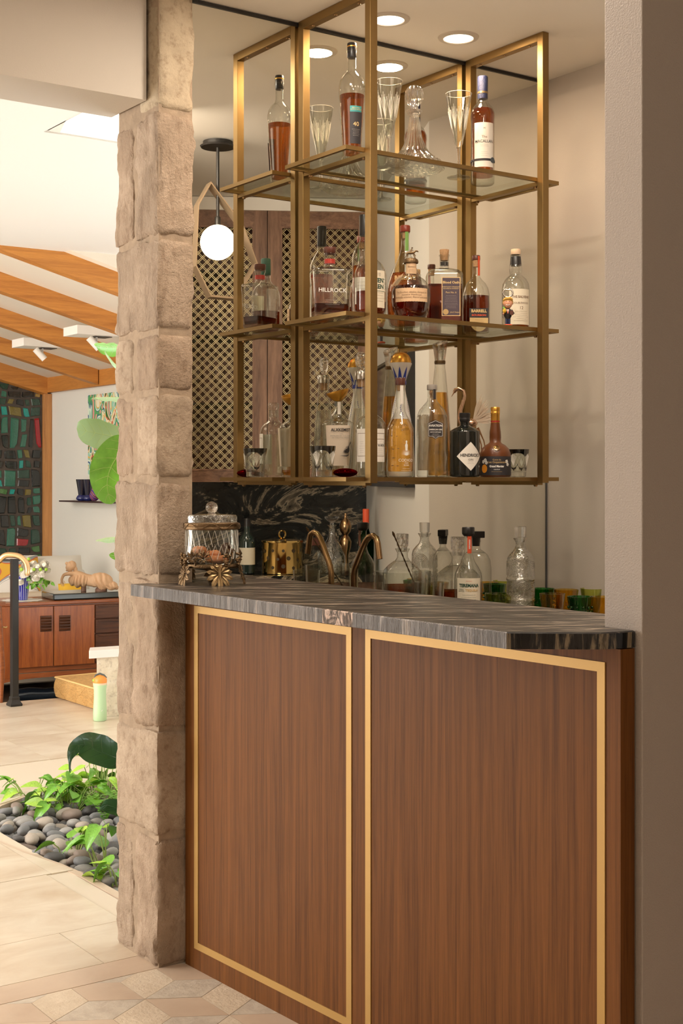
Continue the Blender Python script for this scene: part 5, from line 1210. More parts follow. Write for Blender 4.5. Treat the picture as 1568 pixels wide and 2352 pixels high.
# ------------------------------------------------------------------ low counter objects (behind the raised bar top)
GL = 'bottles and decanters on the low counter'
def block_stopper(o, z, w_=.021, h_=.034, m_=None): return obj('stopper', MB().lathe([(.010, z-.014), (.011, z), (w_*.62, z+.002), (w_*.66, z+h_), (w_*.6, z+h_+.001)], 8, sq=.9, rot=.3), m_ or M['crystalc'], o, smooth=True, ang=20)
def sq_decanter(px, y, label, whisky=True, K=1.2):
    o = put('square_decanter', label, 'decanter', px, y, ZL_, GL); rz = .5
    P = [(.044, .0005), (.047, .004), (.0485, .02), (.0500, .115), (.0470, .125), (.036, .138), (.022, .150), (.0150, .160), (.0140, .172), (.0195, .182), (.020, .185)]
    obj('glass_body', MB().lathe(P[:7], 48, sq=.7, rot=rz), M['glass'], o, smooth=True, ang=40); body(o, P[6:], M['glass'], 'neck', 24)
    if whisky: obj('liquid', MB().lathe([(.0003, .012), (.042, .0125), (.0465, .02), (.048, .085), (.0003, .085)], 48, sq=.7, rot=rz, close=False), M['whiskyd'], o, smooth=True, ang=40)
    block_stopper(o, .190)
    o.scale = (K, K, K); return o
sq_decanter(1050, 3.245, 'square whisky decanter with crystal block stopper behind the cream-labelled tequila bottle')
def arch_bottle(px, y, label, h=.0):
    o = put('arched_bottle', label, 'bottle', px, y, ZL_, GL); rz = fa(o)+pi/2
    P = [(.048, .0005), (.050, .004), (.050, .165), (.047, .190), (.038, .208), (.026, .218), (.0165, .224), (.0150, .232), (.0150, .248), (.0175, .250), (.0175, .254)]
    obj('glass_body', MB().lathe(P, 48, sx=1, sy=.62, rot=rz, sq=.12), M['glass'], o, smooth=True, ang=40)
    obj('neck_bead', MB().tube([(cos(2*pi*k/28)*.030*cos(rz)-sin(2*pi*k/28)*.018*sin(rz), cos(2*pi*k/28)*.030*sin(rz)+sin(2*pi*k/28)*.018*cos(rz), .214) for k in range(29)], .0012, 6), M['crystal'], o)
    body(o, [(.0125, .235), (.0145, .252), (.0155, .262)], M['capblk'], 'stopper', 20)
    obj('stopper_head', MB().cbox((0, 0, .272), (.058, .026, .021), Matrix.Rotation(rz, 4, 'Z')), M['capblk'], o, bevel=.002)
    return o
arch_bottle(1092, 3.302, 'arched clear flask with square black stopper, right behind the cream-labelled tequila bottle')
o = put('tequila_bottle', 'clear tequila bottle with black cap, red neck strip and cream label behind the bar', 'bottle', 1075, 3.115, ZL_, GL)
P = [(.037, .0005), (.041, .004), (.0420, .02), (.0420, .148), (.040, .166), (.032, .184), (.021, .200), (.0155, .214), (.0125, .235), (.0125, .278), (.0145, .280)]
body(o, P, M['glass']); body(o, [(.0135, .278), (.0185, .284), (.0190, .287), (.0190, .303), (.0175, .305)], M['capblk'], 'cap', 28)
A = fa(o)+.05; patch(o, .078, .088, .0423, A, .110, M['paper'], n=20); letter(o, 'TEREMANA', .0135, .0426, A, .132, M['labdkgreen'], bold=.0005, sx=.88); letter(o, 'TEQUILA', .0095, .0426, A+.2, .118, M['inkgold'], bold=.0003); letter(o, 'SMALL\nBATCH', .0055, .0426, A-.55, .118, M['labdkgreen']); lines(o, .0426, A, .104, .06, 3, .007, M['labdkgreen']); letter(o, 'REPOSADO', .0035, .0426, A, .145, M['labred'])
patch(o, .013, .055, .0130, A+.25, .254, M['labred'], name='neck_strip', n=4); 
sv = text_mb('REPOSADO', .0055, .0002); obj('lettering', wrap(sv, .0134, A+.25, .254, pi/2, .0012), M['inkw'], o)
o = put('tall_cut_decanter', 'tall cylindrical cut-glass decanter with arched fan pattern standing alone', 'decanter', 1195, 3.145, ZL_, GL)
P = [(.040, .0005), (.0425, .004), (.0425, .066), (.0445, .068), (.0455, .072), (.0445, .076), (.0425, .078), (.0425, .132), (.0445, .134), (.0455, .138), (.0445, .142), (.0425, .144), (.0425, .198), (.040, .208), (.030, .220), (.020, .230), (.0155, .240), (.0150, .250), (.0220, .262), (.0225, .265)]
body(o, P, M['cutglass'], seg=48); 
ar = MB()
for zb_ in (.012, .082, .148):
    for k in range(5):
        ac = 2*pi*k/5+(.6 if zb_ == .082 else 0)
        for rr2 in (.006, .0105, .015, .0195, .024):
            pts = []
            for i in range(13):
                t_ = pi*i/12; u = cos(t_)*rr2; v = sin(t_)*rr2*1.15; a = ac+u/.0428; pts.append((cos(a)*.0432, sin(a)*.0432, zb_+.018+v))
            pts = [(cos(ac+rr2/.0428)*.0432, sin(ac+rr2/.0428)*.0432, zb_)]+pts+[(cos(ac-rr2/.0428)*.0432, sin(ac-rr2/.0428)*.0432, zb_)]
            ar.tube(pts, .0011, 5)
obj('fan_relief', ar, M['crystal'], o, smooth=True)['kind'] = 'stuff'
block_stopper(o, .266, .022, .034, M['crystal'])
o = put('mixing_glass', 'wide clear glass mixing bowl holding a twisted spoon', 'glass', 926, 3.195, ZL_)
body(o, [(.060, .001), (.068, .004), (.078, .05), (.0830, .175), (.0815, .175), (.074, .02), (.001, .008)], M['glass'], close=False)
o2 = put('mixing_glass', 'narrower straight clear mixing glass in front of the wide bowl', 'glass', 985, 3.065, ZL_)
body(o2, [(.034, .001), (.038, .004), (.0445, .152), (.0432, .152), (.036, .012), (.001, .010)], M['glass'], close=False)
a_ = Vector((at_y(907, 3.16), 3.16, zat(1235, at_y(907, 3.16), 3.16))); b_ = Vector((at_y(990, 3.20), 3.20, .922))
sp = thing('bar_spoon', 'long twisted metal bar spoon with teardrop end leaning in the mixing bowl', 'spoon', tuple(b_))
tw = MB(); dv = (a_-b_); L_ = dv.length; dn = dv.normalized(); q1 = dn.cross(Vector((0, 1, 0))).normalized(); q2 = dn.cross(q1)
for ph in (0, pi): tw.tube([dn*(L_*t_/60)+(q1*cos(t_*.9+ph)+q2*sin(t_*.9+ph))*.0012 for t_ in range(61)], .0013, 6)
obj('twisted_handle', tw, M['darkbronze'], sp, smooth=True); obj('teardrop_end', MB().tube([dn*L_, dn*(L_+.012), dn*(L_+.022)], [.0018, .0042, .0015], 10), M['darkbronze'], sp, smooth=True)
obj('bowl', MB().sphere((0, 0, 0), .012, 12, 8, (1, .6, .8)), M['darkbronze'], sp, smooth=True)
# coloured glasses
gG = mat('x', (0, 0, 0)); bpy.data.materials.remove(gG)
gG = thin_glass('green_glass', (.16, .62, .20), edge=.35); gA = thin_glass('amber_glass', (.95, .78, .30), edge=.35); gY = thin_glass('lime_glass', (.84, .88, .38), edge=.35)
def tum(x, y, m_, col, where, dimples):
    o = thing('coloured_tumbler', f'{col} pressed-glass tumbler {where}', 'glass', (x, y, ZL_), 0, 'coloured tumblers on the low counter')
    body(o, [(.028, .0005), (.031, .003), (.031, .02), (.036, .06), (.0405, .090), (.0385, .090), (.032, .03), (.001, .014)], m_, close=False, seg=48, flute=12 if dimples else 0, fl=.05)
    if dimples:
        dm = MB()
        for j in range(3):
            for k in range(12):
                a = 2*pi*k/12+(j % 2)*.26; z_ = .030+j*.014; R_ = .0325+.08*(z_-.02)+.0012; dm.sphere((cos(a)*R_, sin(a)*R_, z_), .0045, 8, 6)
        obj('pressed_dimples', dm, m_, o, smooth=True)['kind'] = 'stuff'
for (px_, y_, m_, c_, wh, dd) in ((1332, 2.975, gG, 'green', 'nearest the right wall stub, in the front row', True), (1268, 3.10, gA, 'amber', 'left of the front green one', False), (1385, 2.93, gA, 'amber', 'cut off by the wall stub', False),
                         (1300, 3.19, gA, 'amber', 'in the second row behind the front green one', True), (1246, 3.265, gG, 'green', 'close to the mirror beside the tall decanter', True), (1360, 3.17, gY, 'lime-yellow', 'in the back row at the right', False), (1143, 3.20, gY, 'lime-yellow', 'just left of the tall cut decanter', False)):
    tum(at_y(px_, y_), y_, m_, c_, wh, dd)

# ------------------------------------------------------------------ things on the opposite counter, seen in the mirror
def opp(px, off):     # position of a thing whose mirror image stands in picture column px
    s0_ = cv(px, off); return cp(s0_, off, .9103)
def othing(name, label, cat, px, off, group=None):
    p = opp(px, off); return thing(name, label, cat, p, 0, group)
o = othing('ice_bucket', 'hammered gold ice bucket with ring-handled lid, seen in the mirror', 'bucket', 648, .10)
body(o, [(.094, .0), (.098, .003), (.098, .146), (.100, .148), (.100, .154)], M['brassbright'], 'bucket_body', 48)
hl = MB(); rh = random.Random(3)
for row in range(3):
    for k in range(12):
        a = 2*pi*(k+.5*row)/12; z_ = .035+.038*row+rh.uniform(-.005, .005); R_ = .0985; rr2 = rh.choice([.008, .010, .007])
        n_ = Vector((cos(a), sin(a), 0)); t_ = Vector((-sin(a), cos(a), 0)); c_ = n_*R_+Vector((0, 0, z_))
        hl.add([c_+t_*cos(q_*pi/5)*rr2+Vector((0, 0, sin(q_*pi/5)*rr2)) for q_ in range(10)], [tuple(range(10))])
obj('round_dents', hl, mat('dark_hole', (.05, .03, .01), .5), o)['kind'] = 'stuff'
ld = body(o, [(.101, .152), (.101, .158), (.06, .164), (.001, .166)], M['brassbright'], 'lid', 48); obj('ring_handle', MB().tube([(cos(2*pi*k/20)*.018, 0, .186+sin(2*pi*k/20)*.018) for k in range(21)], .004, 8, caps=False), M['brassbright'], ld, smooth=True)
o = othing('port_bottle', 'dark green wine bottle with cream label, mirrored behind the biscuit jar', 'bottle', 567, .12)
P = [(.032, 0), (.037, .004), (.038, .15), (.034, .17), (.020, .19), (.0145, .20), (.0145, .245)]
body(o, P, mat('dark_bottle_glass', (.02, .035, .03), .08, coat=.5)); body(o, [(.0155, .225), (.016, .26), (.015, .262)], M['capblk'], 'stopper', 20)
body(o, [(.0385, .045), (.0385, .125)], M['paper'], 'label', 32, close=False)
for px_, w2, hh, lb in ((720, .042, .13, 'low square clear decanter mirrored between gold bucket and taps'), ):
    o = othing('glass_decanter', lb, 'decanter', px_, .10); obj('glass_body', MB().lathe([(w2, 0), (w2+.003, .004), (w2+.003, hh-.02), (w2*.6, hh)], 40, sq=.7, close=False), M['glass'], o, smooth=True)
    obj('stopper', MB().cbox((0, 0, hh+.02), (.05, .05, .035)), M['capbrown'], o, bevel=.003)
o = othing('glass_decanter', 'bulbous cut decanter with flat disc stopper mirrored between the two taps', 'decanter', 762, .12)
body(o, [(.040, 0), (.055, .004), (.066, .05), (.064, .085), (.045, .13), (.022, .165), (.016, .19), (.016, .22), (.026, .232)], M['cutglass']); obj('stopper', MB().lathe([(.010, .225), (.010, .24), (.034, .262), (.036, .27), (.020, .272)], 24), M['crystal'], o, smooth=True)
o = othing('pepper_mill', 'antique bronze urn-shaped pepper mill mirrored beside the right tap', 'mill', 793, .08)
body(o, [(.03, 0), (.034, .01), (.016, .03), (.014, .08), (.026, .12), (.03, .15), (.02, .17), (.012, .18), (.026, .20), (.030, .225), (.022, .25), (.008, .262), (.006, .285)], M['bronze'], 'turned_body', 28)
o = othing('wine_bottle', 'green wine bottle with red capsule mirrored next to the middle post', 'bottle', 840, .14)
body(o, P[:5]+[(.0145, .21), (.0145, .30)], solid_glass('green_bottle_glass', (.05, .22, .10), 1.3, mixt=.4)); body(o, [(.0155, .24), (.0155, .305), (.014, .307)], M['labred'], 'capsule', 20)

# ------------------------------------------------------------------ planter with pebbles and plants
pl_poly = [(1.985, 3.645), (1.985, 4.30), (1.965, 4.50), (1.925, 4.72), (1.900, 4.92), (1.925, 5.12), (2.00, 5.30), (2.11, 5.44), (2.27, 5.545), (2.50, 5.62), (3.6, 5.70), (3.6, 3.645)]
pb = MB().prism(pl_poly, -.12, -.055); soil = tag(obj('planter_bed', pb, mat('dark_soil', (.035, .022, .014), .95, bscale=60, bstr=.8)), 'indoor planting bed of dark soil with curved stone rim behind the pillar', 'planter')
rim = MB(); kk = [i for i in range(0, 10)]
for i in kk:
    a, b2 = Vector(pl_poly[i]), Vector(pl_poly[i+1]); d = (b2-a).normalized(); nn = Vector((-d.y, d.x))*-.03
    rim.prism([(a.x, a.y), (b2.x, b2.y), (b2.x-nn.x, b2.y-nn.y), (a.x-nn.x, a.y-nn.y)] if False else [(a.x+nn.x*-1, a.y+nn.y*-1), (b2.x+nn.x*-1, b2.y+nn.y*-1), (b2.x, b2.y), (a.x, a.y)], -.11, -.0015)
obj('stone_rim', rim, M['tile_smooth'], soil)
rp = random.Random(21)
PM = [mat('pebble_'+n_, c_, .55, bscale=60, bstr=.25, var=.18, vscale=18) for n_, c_ in (('slate', (.20, .20, .205)), ('grey', (.32, .305, .285)), ('brown', (.25, .19, .155)), ('buff', (.42, .36, .30)), ('dark', (.095, .09, .09)))]
pm = []
for k in range(6):
    mb = MB().sphere((0, 0, 0), 1, 12, 8, (1, rp.uniform(.62, .82), rp.uniform(.45, .62))); sd = k*7.3
    mb.disp(lambda v: v*.12*noise.noise(v*1.3+Vector((sd, 0, 0)))); pm.append((mb, ))
def inside(p, poly):
    c = False
    for i in range(len(poly)):
        a, b2 = poly[i], poly[i-1]
        if (a[1] > p[1]) != (b2[1] > p[1]) and p[0] < (b2[0]-a[0])*(p[1]-a[1])/(b2[1]-a[1])+a[0]: c = not c
    return c
cnt = 0; protos = {}
placed = []
for tries in range(9000):
    if cnt >= 270: break
    y = rp.uniform(3.95, 5.55); x = rp.uniform(1.90, 2.55)
    if not inside((x, y), pl_poly): continue
    r_ = rp.uniform(.026, .046); layer = 0 if len(placed) < 170 else 1
    z_ = -.040+.030*layer+rp.uniform(-.004, .006)
    if x-r_*.7 < 1.93 and z_ > -.03: z_ = -.038
    if any((x-a)**2+(y-b2)**2 < ((r_+c2)*(.56 if l_ == layer else .0))**2 for a, b2, c2, l_ in placed): continue
    if not inside((x-r_*.6, y), pl_poly) or not inside((x, y+r_*.6), pl_poly): continue
    if (x*Rv.x+y*Rv.y)/depth(x, y)*F+CX > 300: continue
    placed.append((x, y, r_, layer)); k = rp.randrange(6); mi = rp.choices(range(5), [4, 5, 3, 2, 2])[0]
    if (k, mi) not in protos:
        mb0 = pm[k][0]; m2 = MB(); m2.v = list(mb0.v); m2.f = list(mb0.f); m2.m = list(mb0.m); o_ = obj('pebble', m2, PM[mi], smooth=True); protos[(k, mi)] = o_
    else: o_ = protos[(k, mi)].copy(); COL.objects.link(o_)
    o_.location = (x, y, z_); o_.scale = (r_, r_, r_); o_.rotation_euler = (rp.uniform(-.35, .35), rp.uniform(-.35, .35), rp.uniform(0, 6.28))
    tag(o_, ['slate-blue grey', 'mid grey', 'reddish brown', 'pale buff', 'near-black'][mi]+[' small', ' medium', ' large'][0 if r_ < .032 else 1 if r_ < .040 else 2]+' river pebble in the planting bed', 'pebble', ['slate-blue', 'mid grey', 'reddish brown', 'pale buff', 'near-black'][mi]+[' small', ' medium', ' large'][0 if r_ < .032 else 1 if r_ < .040 else 2]+' river pebbles in the planting bed'); cnt += 1
# leaves
def leaf_mb(L, W, fold=.25, droop=.4, tip=1.6, n=8, heart=.0, veins=False):
    mb = MB(); rows_ = []
    for i in range(n+1):
        t_ = i/n; wd = W*(sin(pi*min(1, t_**.62))**(.8))*(1-.18*t_) if not heart else W*max(0, (sin(pi*t_**.5))**.75)
        if i == n: wd = 0
        x_ = L*t_; z_ = -droop*L*t_*t_; b2 = -heart*L if i == 0 else 0
        rows_.append([(x_+(b2 if False else 0), -wd, z_+fold*wd), (x_, -wd*.5, z_+fold*wd*.35), (x_, 0, z_), (x_, wd*.5, z_+fold*wd*.35), (x_, wd, z_+fold*wd)])
    if heart: rows_[0] = [(-L*.10, -W*.42, fold*W*.4), (-L*.06, -W*.2, 0), (0, 0, 0), (-L*.06, W*.2, 0), (-L*.10, W*.42, fold*W*.4)]
    for r_ in rows_: mb.v += r_
    for i in range(n):
        for j in range(4): mb.f.append((i*5+j, i*5+j+1, (i+1)*5+j+1, (i+1)*5+j)); mb.m.append(0)
    if veins:
        mb2 = MB(); mb2.tube([(rows_[i][2][0], 0, rows_[i][2][2]+.0012) for i in range(n+1)], [L*.008*(1-i/n*.8) for i in range(n+1)], 5)
        for i in range(1, n-1):
            for sg in (0, 4):
                e = rows_[min(n-1, i+1)][sg]; s0_ = rows_[i][2]; m_ = [(s0_[k]+e[k])/2 for k in range(3)]; q_ = rows_[min(n-1, i+1)][1 if sg == 0 else 3]
                mb2.tube([(s0_[0], 0, s0_[2]+.001), (q_[0]-(.0), q_[1], q_[2]+.0012), (e[0], e[1]*.93, e[2]*.98+.001)], [L*.0045, L*.003, L*.001], 4)
        return mb, mb2
    return mb
rl = random.Random(5)
lm_ = [leaf_mb(1, .36, .35, .35, heart=.1), leaf_mb(1, .42, .2, .15, heart=.1), leaf_mb(1, .33, .5, .6, heart=.1)]
LP = []
for mb in lm_:
    for mt in ('leaf', 'leafl', 'leafp'):
        m2 = MB(); m2.v = list(mb.v); m2.f = list(mb.f); m2.m = list(mb.m); o_ = obj('leaf', m2, M[mt], smooth=True, ang=80); LP.append(o_.data); bpy.data.objects.remove(o_)
def pothos(label, x, y, n, spread, hmax, z0=-.03, size=(.07, .12), seed=0):
    r_ = random.Random(seed); o = thing('pothos_plant', label, 'plant', (x, y, z0), 0, 'pothos plants among the pebbles'); stm = MB()
    for k in range(n):
        a = r_.uniform(0, 2*pi); d = spread*sqrt(r_.random()); h_ = hmax*r_.uniform(.25, 1)*(1-.35*d/spread); p = Vector((cos(a)*d, sin(a)*d, h_))
        base = Vector((p.x*.35+r_.uniform(-.02, .02), p.y*.35+r_.uniform(-.02, .02), -.015))
        L_ = r_.uniform(*size); e = Vector((p.x, p.y, p.z)); stm.tube([base, base.lerp(e, .55)+Vector((0, 0, .02)), e], [.0028, .0022, .0018], 5)
        l_ = bpy.data.objects.new('leaf', LP[r_.choice([0, 3, 6, 0, 3, 6, 1, 4, 7])]); COL.objects.link(l_); l_.parent = o; l_.location = e
        l_.scale = (L_, L_, L_); yaw = atan2(p.y, p.x)+r_.uniform(-.9, .9); l_.rotation_euler = (r_.uniform(-.6, .6), r_.uniform(-.55, .55), yaw)
    obj('stems', stm, M['stem'], o, smooth=True)
def fp(px, py, z=0.0): return floor_pt(px, py, z)
for (px, py, n_, sp_, h_, sz, lb) in ((75, 1835, 12, .14, .15, (.05, .09), 'low trailing pothos with lime leaves at the far rounded end of the bed'), (150, 1862, 40, .15, .16, (.05, .085), 'bushy pothos in the middle of the pebbles'),
        (235, 1845, 46, .18, .28, (.05, .09), 'taller pothos clump against the pillar behind the pebbles'), (165, 1968, 6, .08, .15, (.06, .085), 'small upright pothos sprig in the middle of the front pebbles'),
        (250, 1990, 11, .10, .20, (.06, .10), 'pothos sprig with yellow-splashed leaves beside the foot of the pillar'), (262, 2035, 7, .07, .10, (.055, .085), 'drooping pothos leaves spilling over the front rim at the pillar')):
    p = fp(px, py, -.02); pothos(lb, p.x, p.y, n_, sp_, h_, -.03, sz, seed=px)
fern = thing('fern_clump', 'fine-leaved small fern clump under the taller pothos', 'plant', tuple(fp(240, 1880, -.02)) if False else (fp(240, 1880).x, fp(240, 1880).y, -.03)); fm = MB()
for k in range(60):
    a = rl.uniform(0, 6.28); L_ = rl.uniform(.08, .16); n_ = 9
    for i in range(n_):
        t_ = i/n_; c_ = Vector((cos(a)*L_*t_, sin(a)*L_*t_, .16*sin(t_*2.2)*L_/.16+.01)); q_ = Vector((-sin(a), cos(a), .1))*.010*(1-t_*.6); f_ = Vector((cos(a), sin(a), 0))*.005
        fm.add([c_-q_, c_+f_, c_+q_, c_-f_], [(0, 1, 2, 3)])
obj('fronds', fm, M['leaf'], fern)['kind'] = 'stuff'
# large dark leaf bending over the bed (peace lily)
def big_leaf(par, pts, W, m_, veins=True, name='leaf', profile=None, fold=.1, side=None, vm=None):
    # pts: centre line; side: width direction
    pts = [Vector(p) for p in pts]; n = len(pts)-1; mb = MB(); vb = MB(); cs = []
    for i, p in enumerate(pts):
        t_ = i/n; wd = W*(profile(t_) if profile else sin(pi*t_**.8)); d = (pts[min(i+1, n)]-pts[max(0, i-1)]).normalized()
        sd = (side-d*side.dot(d)).normalized(); nn = d.cross(sd)
        wv_ = .02*W*sin(t_*31)
        row = [p-sd*wd+nn*(wd*fold+wv_*1.5), p-sd*wd*.66+nn*(wd*fold*.35), p-sd*wd*.33+nn*wv_*.4, p, p+sd*wd*.33-nn*wv_*.4, p+sd*wd*.66+nn*(wd*fold*.35), p+sd*wd+nn*(wd*fold-wv_*1.5)]
        cs.append(row); mb.v += [tuple(v) for v in row]
        if i: b0 = (i-1)*7; mb.f += [(b0+j, b0+j+1, b0+7+j+1, b0+7+j) for j in range(6)]; mb.m += [0]*6
    o_ = obj(name, mb, m_, par, smooth=True, ang=80)
    if veins:
        L_ = sum((pts[i+1]-pts[i]).length for i in range(n)); eps = .0012
        vn = [(pts[min(i+1, n)]-pts[max(0, i-1)]).normalized().cross((side-(pts[min(i+1, n)]-pts[max(0, i-1)]).normalized()*side.dot((pts[min(i+1, n)]-pts[max(0, i-1)]).normalized())).normalized()) for i in range(n+1)]
        vb.tube([pts[i]+Vector((0, 0, 0)) for i in range(n+1)], [max(.0006, L_*.009*(1-i/n*.85)) for i in range(n+1)], 6)
        for i in range(2, n-2, 3):
            for e in (0, 6):
                j2 = min(n-1, i+3); m1 = 2 if e == 0 else 4
                vb.tube([cs[i][3], cs[min(n-1, i+1)][m1], cs[j2-1][1 if e == 0 else 5], cs[j2][e]], [L_*.0045, L_*.0035, L_*.0025, L_*.001], 4)
        obj('veins', vb, vm or M['vein'], o_)
    return o_
def pt(px, py, dist): r_ = ray(px); return Vector((r_.x*dist, r_.y*dist, EYE+(HZ-py)/F*dist))
R3 = Vector((Rv.x, Rv.y, 0)); F3 = Vector((Fv.x, Fv.y, 0)); U3 = Vector((0, 0, 1))
def curve(ps, n=18):
    ps = [Vector(p) for p in ps]; out = []
    for k in range(n+1):
        t_ = k/n*(len(ps)-1); i = min(len(ps)-2, int(t_)); f = t_-i
        a, b2, c_, d = ps[max(0, i-1)], ps[i], ps[i+1], ps[min(len(ps)-1, i+2)]
        out.append(.5*((2*b2)+(c_-a)*f+(2*a-5*b2+4*c_-d)*f*f+(3*b2-a-3*c_+d)*f**3))
    return out
D = 5.0
ly = thing('peace_lily', 'large-leaved dark green plant arching its glossy leaf over the pebbles', 'plant', (pt(330, 1900, D).x, pt(330, 1900, D).y, -.05))
lyo = ly.location
def sh(ps): return [Vector(p)-lyo for p in ps]
big_leaf(ly, sh(curve([pt(340, 1790, D), pt(290, 1750, D), pt(255, 1737, D-.05), pt(220, 1722, D-.08), pt(194, 1711, D-.1), pt(176, 1716, D-.12), pt(163, 1742, D-.12), pt(161, 1775, D-.12)], 30)), .062, M['leafd'], side=(F3*-.35+U3*.9).normalized(), fold=.15, profile=lambda t_: (min(1, .4+1.5*t_) if t_ < .45 else 1-1.9*(t_-.45) if t_ < .78 else .37*max(0, (1-t_)/.22)**.7), vm=M['leafd'])
obj('stems', MB().tube(sh([pt(345, 1975, D), pt(340, 1880, D), pt(330, 1800, D)]), [.005, .004, .004], 8), M['stem'], ly, smooth=True)
big_leaf(ly, sh(curve([pt(340, 1960, 4.9), pt(290, 1875, 4.9), pt(248, 1850, 4.85), pt(228, 1860, 4.8)], 16)), .035, M['leafd'], side=(F3*-.5+U3*.8).normalized(), vm=M['leafd'])
# fiddle-leaf fig
D = 5.15; tk = pt(345, 2000, D); fg = thing('fiddle_leaf_fig', 'fiddle-leaf fig with big veined leaves reaching out from behind the pillar', 'plant', (tk.x, tk.y, -.06)); lyo = fg.location
obj('trunk', MB().tube(sh([Vector((tk.x, tk.y, -.05)), pt(343, 1400, D), pt(350, 1000, D), pt(345, 760, D)]), [.016, .013, .010, .006], 10), mat('grey_bark', (.22, .17, .12), .8, bscale=80, bstr=.4), fg, smooth=True)
fid = lambda t_: (.30+.70*t_/.62 if t_ < .62 else 1)*sqrt(max(0, 1-max(0, (t_-.62)/.38)**2.2))
ft = lambda t_: sin(pi*min(1, max(.04, t_)**.75))**.6
def petiole(e): obj('petiole', MB().tube(sh([Vector((pt(345, 0, D).x, pt(345, 0, D).y, e.z-.06)), e]), [.004, .003], 6), M['stem'], fg, smooth=True)
q_ = [pt(330, 1010, D), pt(290, 1003, D), pt(250, 1000, D-.03), pt(212, 993, D-.06), pt(176, 985, D-.10)]; big_leaf(fg, sh(curve(q_, 24)), .062, M['leafp'], side=(U3*.93+F3*.35+R3*-.1).normalized(), profile=lambda t_: fid(t_), fold=.06, vm=M['vein']); petiole(q_[0])
q_ = [pt(325, 985, D-.2), pt(290, 1035, D-.2), pt(255, 1085, D-.2), pt(232, 1120, D-.2), pt(215, 1140, D-.2), pt(262, 1156, D-.2)][:5]
q_ = [pt(300, 1010, D-.2), pt(275, 1040, D-.2), pt(252, 1080, D-.2), pt(246, 1120, D-.2), pt(256, 1158, D-.18)]; big_leaf(fg, sh(curve(q_, 24)), .074, M['leaf'], side=(R3*.9+U3*.28+F3*.1).normalized(), profile=lambda t_: ft(t_), fold=.10, vm=M['stem']); petiole(q_[0])
q_ = [pt(320, 890, D), pt(280, 805, D), pt(250, 798, D-.04), pt(220, 796, D-.08)]; big_leaf(fg, sh(curve(q_, 20)), .040, M['leaf'], side=(F3*.75+U3*.55).normalized(), profile=fid, fold=.3, vm=M['vein']); petiole(q_[0])
q_ = [pt(330, 870, D-.1), pt(290, 860, D-.1), pt(262, 835, D-.1), pt(240, 806, D-.1)]; big_leaf(fg, sh(curve(q_, 20)), .022, M['leafp'], side=(F3*.9+U3*.3).normalized(), profile=ft, fold=.2)
q_ = [pt(325, 925, D), pt(285, 915, D), pt(250, 913, D-.04), pt(214, 914, D-.08)]; big_leaf(fg, sh(curve(q_, 20)), .060, M['leafp'], side=(F3*.97+U3*.12).normalized(), profile=fid, fold=.2); petiole(q_[0])
q_ = [pt(325, 1250, D), pt(285, 1238, D), pt(255, 1236, D), pt(226, 1243, D-.05)]; big_leaf(fg, sh(curve(q_, 16)), .040, M['leafp'], side=(F3*.95+U3*.2).normalized(), profile=fid, fold=.2); petiole(q_[0])
q_ = [pt(320, 1285, D), pt(285, 1280, D), pt(250, 1274, D)]; big_leaf(fg, sh(curve(q_, 12)), .022, M['leaf'], side=(U3*.9+F3*.3).normalized(), profile=ft, fold=.1); petiole(q_[0])
# ------------------------------------------------------------------ hearth bench, flask, pouf
o = thing('stone_bench', 'low white-topped stone bench end behind the pillar', 'bench', (floor_pt(240, 1650).x, floor_pt(240, 1650).y, 0))
hl = floor_pt(222, 1649); hx, hy = hl.x, hl.y
def relo(mb, o): l = o.location; mb.v = [(v[0]-l.x, v[1]-l.y, v[2]-l.z) for v in mb.v]; return mb
zt = zat(1493, hx, hy)
vb0 = Vector((Fv.x+Rv.x*(6600-CX)/F, Fv.y+Rv.y*(6600-CX)/F)).normalized(); rb0 = Vector((hx, hy)).normalized(); rb0 = Vector((rb0.x+.03, rb0.y)).normalized(); o.location = (hx, hy, 0)
def para(u0, u1, v0, v1): return [tuple(vb0*u+rb0*v) for u, v in ((u0, v0), (u1, v0), (u1, v1), (u0, v1))]
obj('white_top', MB().prism(para(-.045, .62, -.02, .14), zt-.045, zt), mat('white_stone_top', (.82, .76, .70), .5), o, bevel=.003)
obj('stone_base', MB().prism(para(0, .60, 0, .13), .001, zt-.045), limestone('cream_limestone', (.78, .68, .52), (.90, .84, .74), .8), o)
fq = floor_pt(229.5, 1655); o = thing('drink_flask', 'pale green drink flask with orange and grey flip lid on the floor', 'flask', (fq.x, fq.y, .0006)); s_ = depth(fq.x, fq.y)/F
body(o, [(.034, 0), (.0375, .004), (.038, .06), (.0345, .12), (.034, .17), (.0385, .200), (.0385, .205)], mat('mint_enamel', (.50, .70, .42), .4), 'flask_body', 32); body(o, [(.0392, .203), (.0392, .213)], mat('peach_ring', (.85, .62, .42), .4), 'ring', 32)
lidm = body(o, [(.0385, .213), (.0395, .225), (.036, .240), (.022, .252), (.004, .256)], mat('orange_plastic', (.85, .30, .05), .4), 'lid', 32)
A = fa(o); obj('carry_loop', MB().tube([(cos(A-1.3)*.034, sin(A-1.3)*.034, .228), (cos(A-1.4)*.024, sin(A-1.4)*.024, .256), (0, 0, .264), (cos(A+1.5)*.022, sin(A+1.5)*.022, .254), (cos(A+1.6)*.034, sin(A+1.6)*.034, .238)], [.006, .006, .0055, .006, .007], 8), mat('grey_plastic', (.10, .11, .10), .5), lidm, smooth=True)
obj('green_button', MB().sphere((cos(A-1.3)*.034, sin(A-1.3)*.034, .228), .010, 10, 8), M['leafl'], lidm, smooth=True)
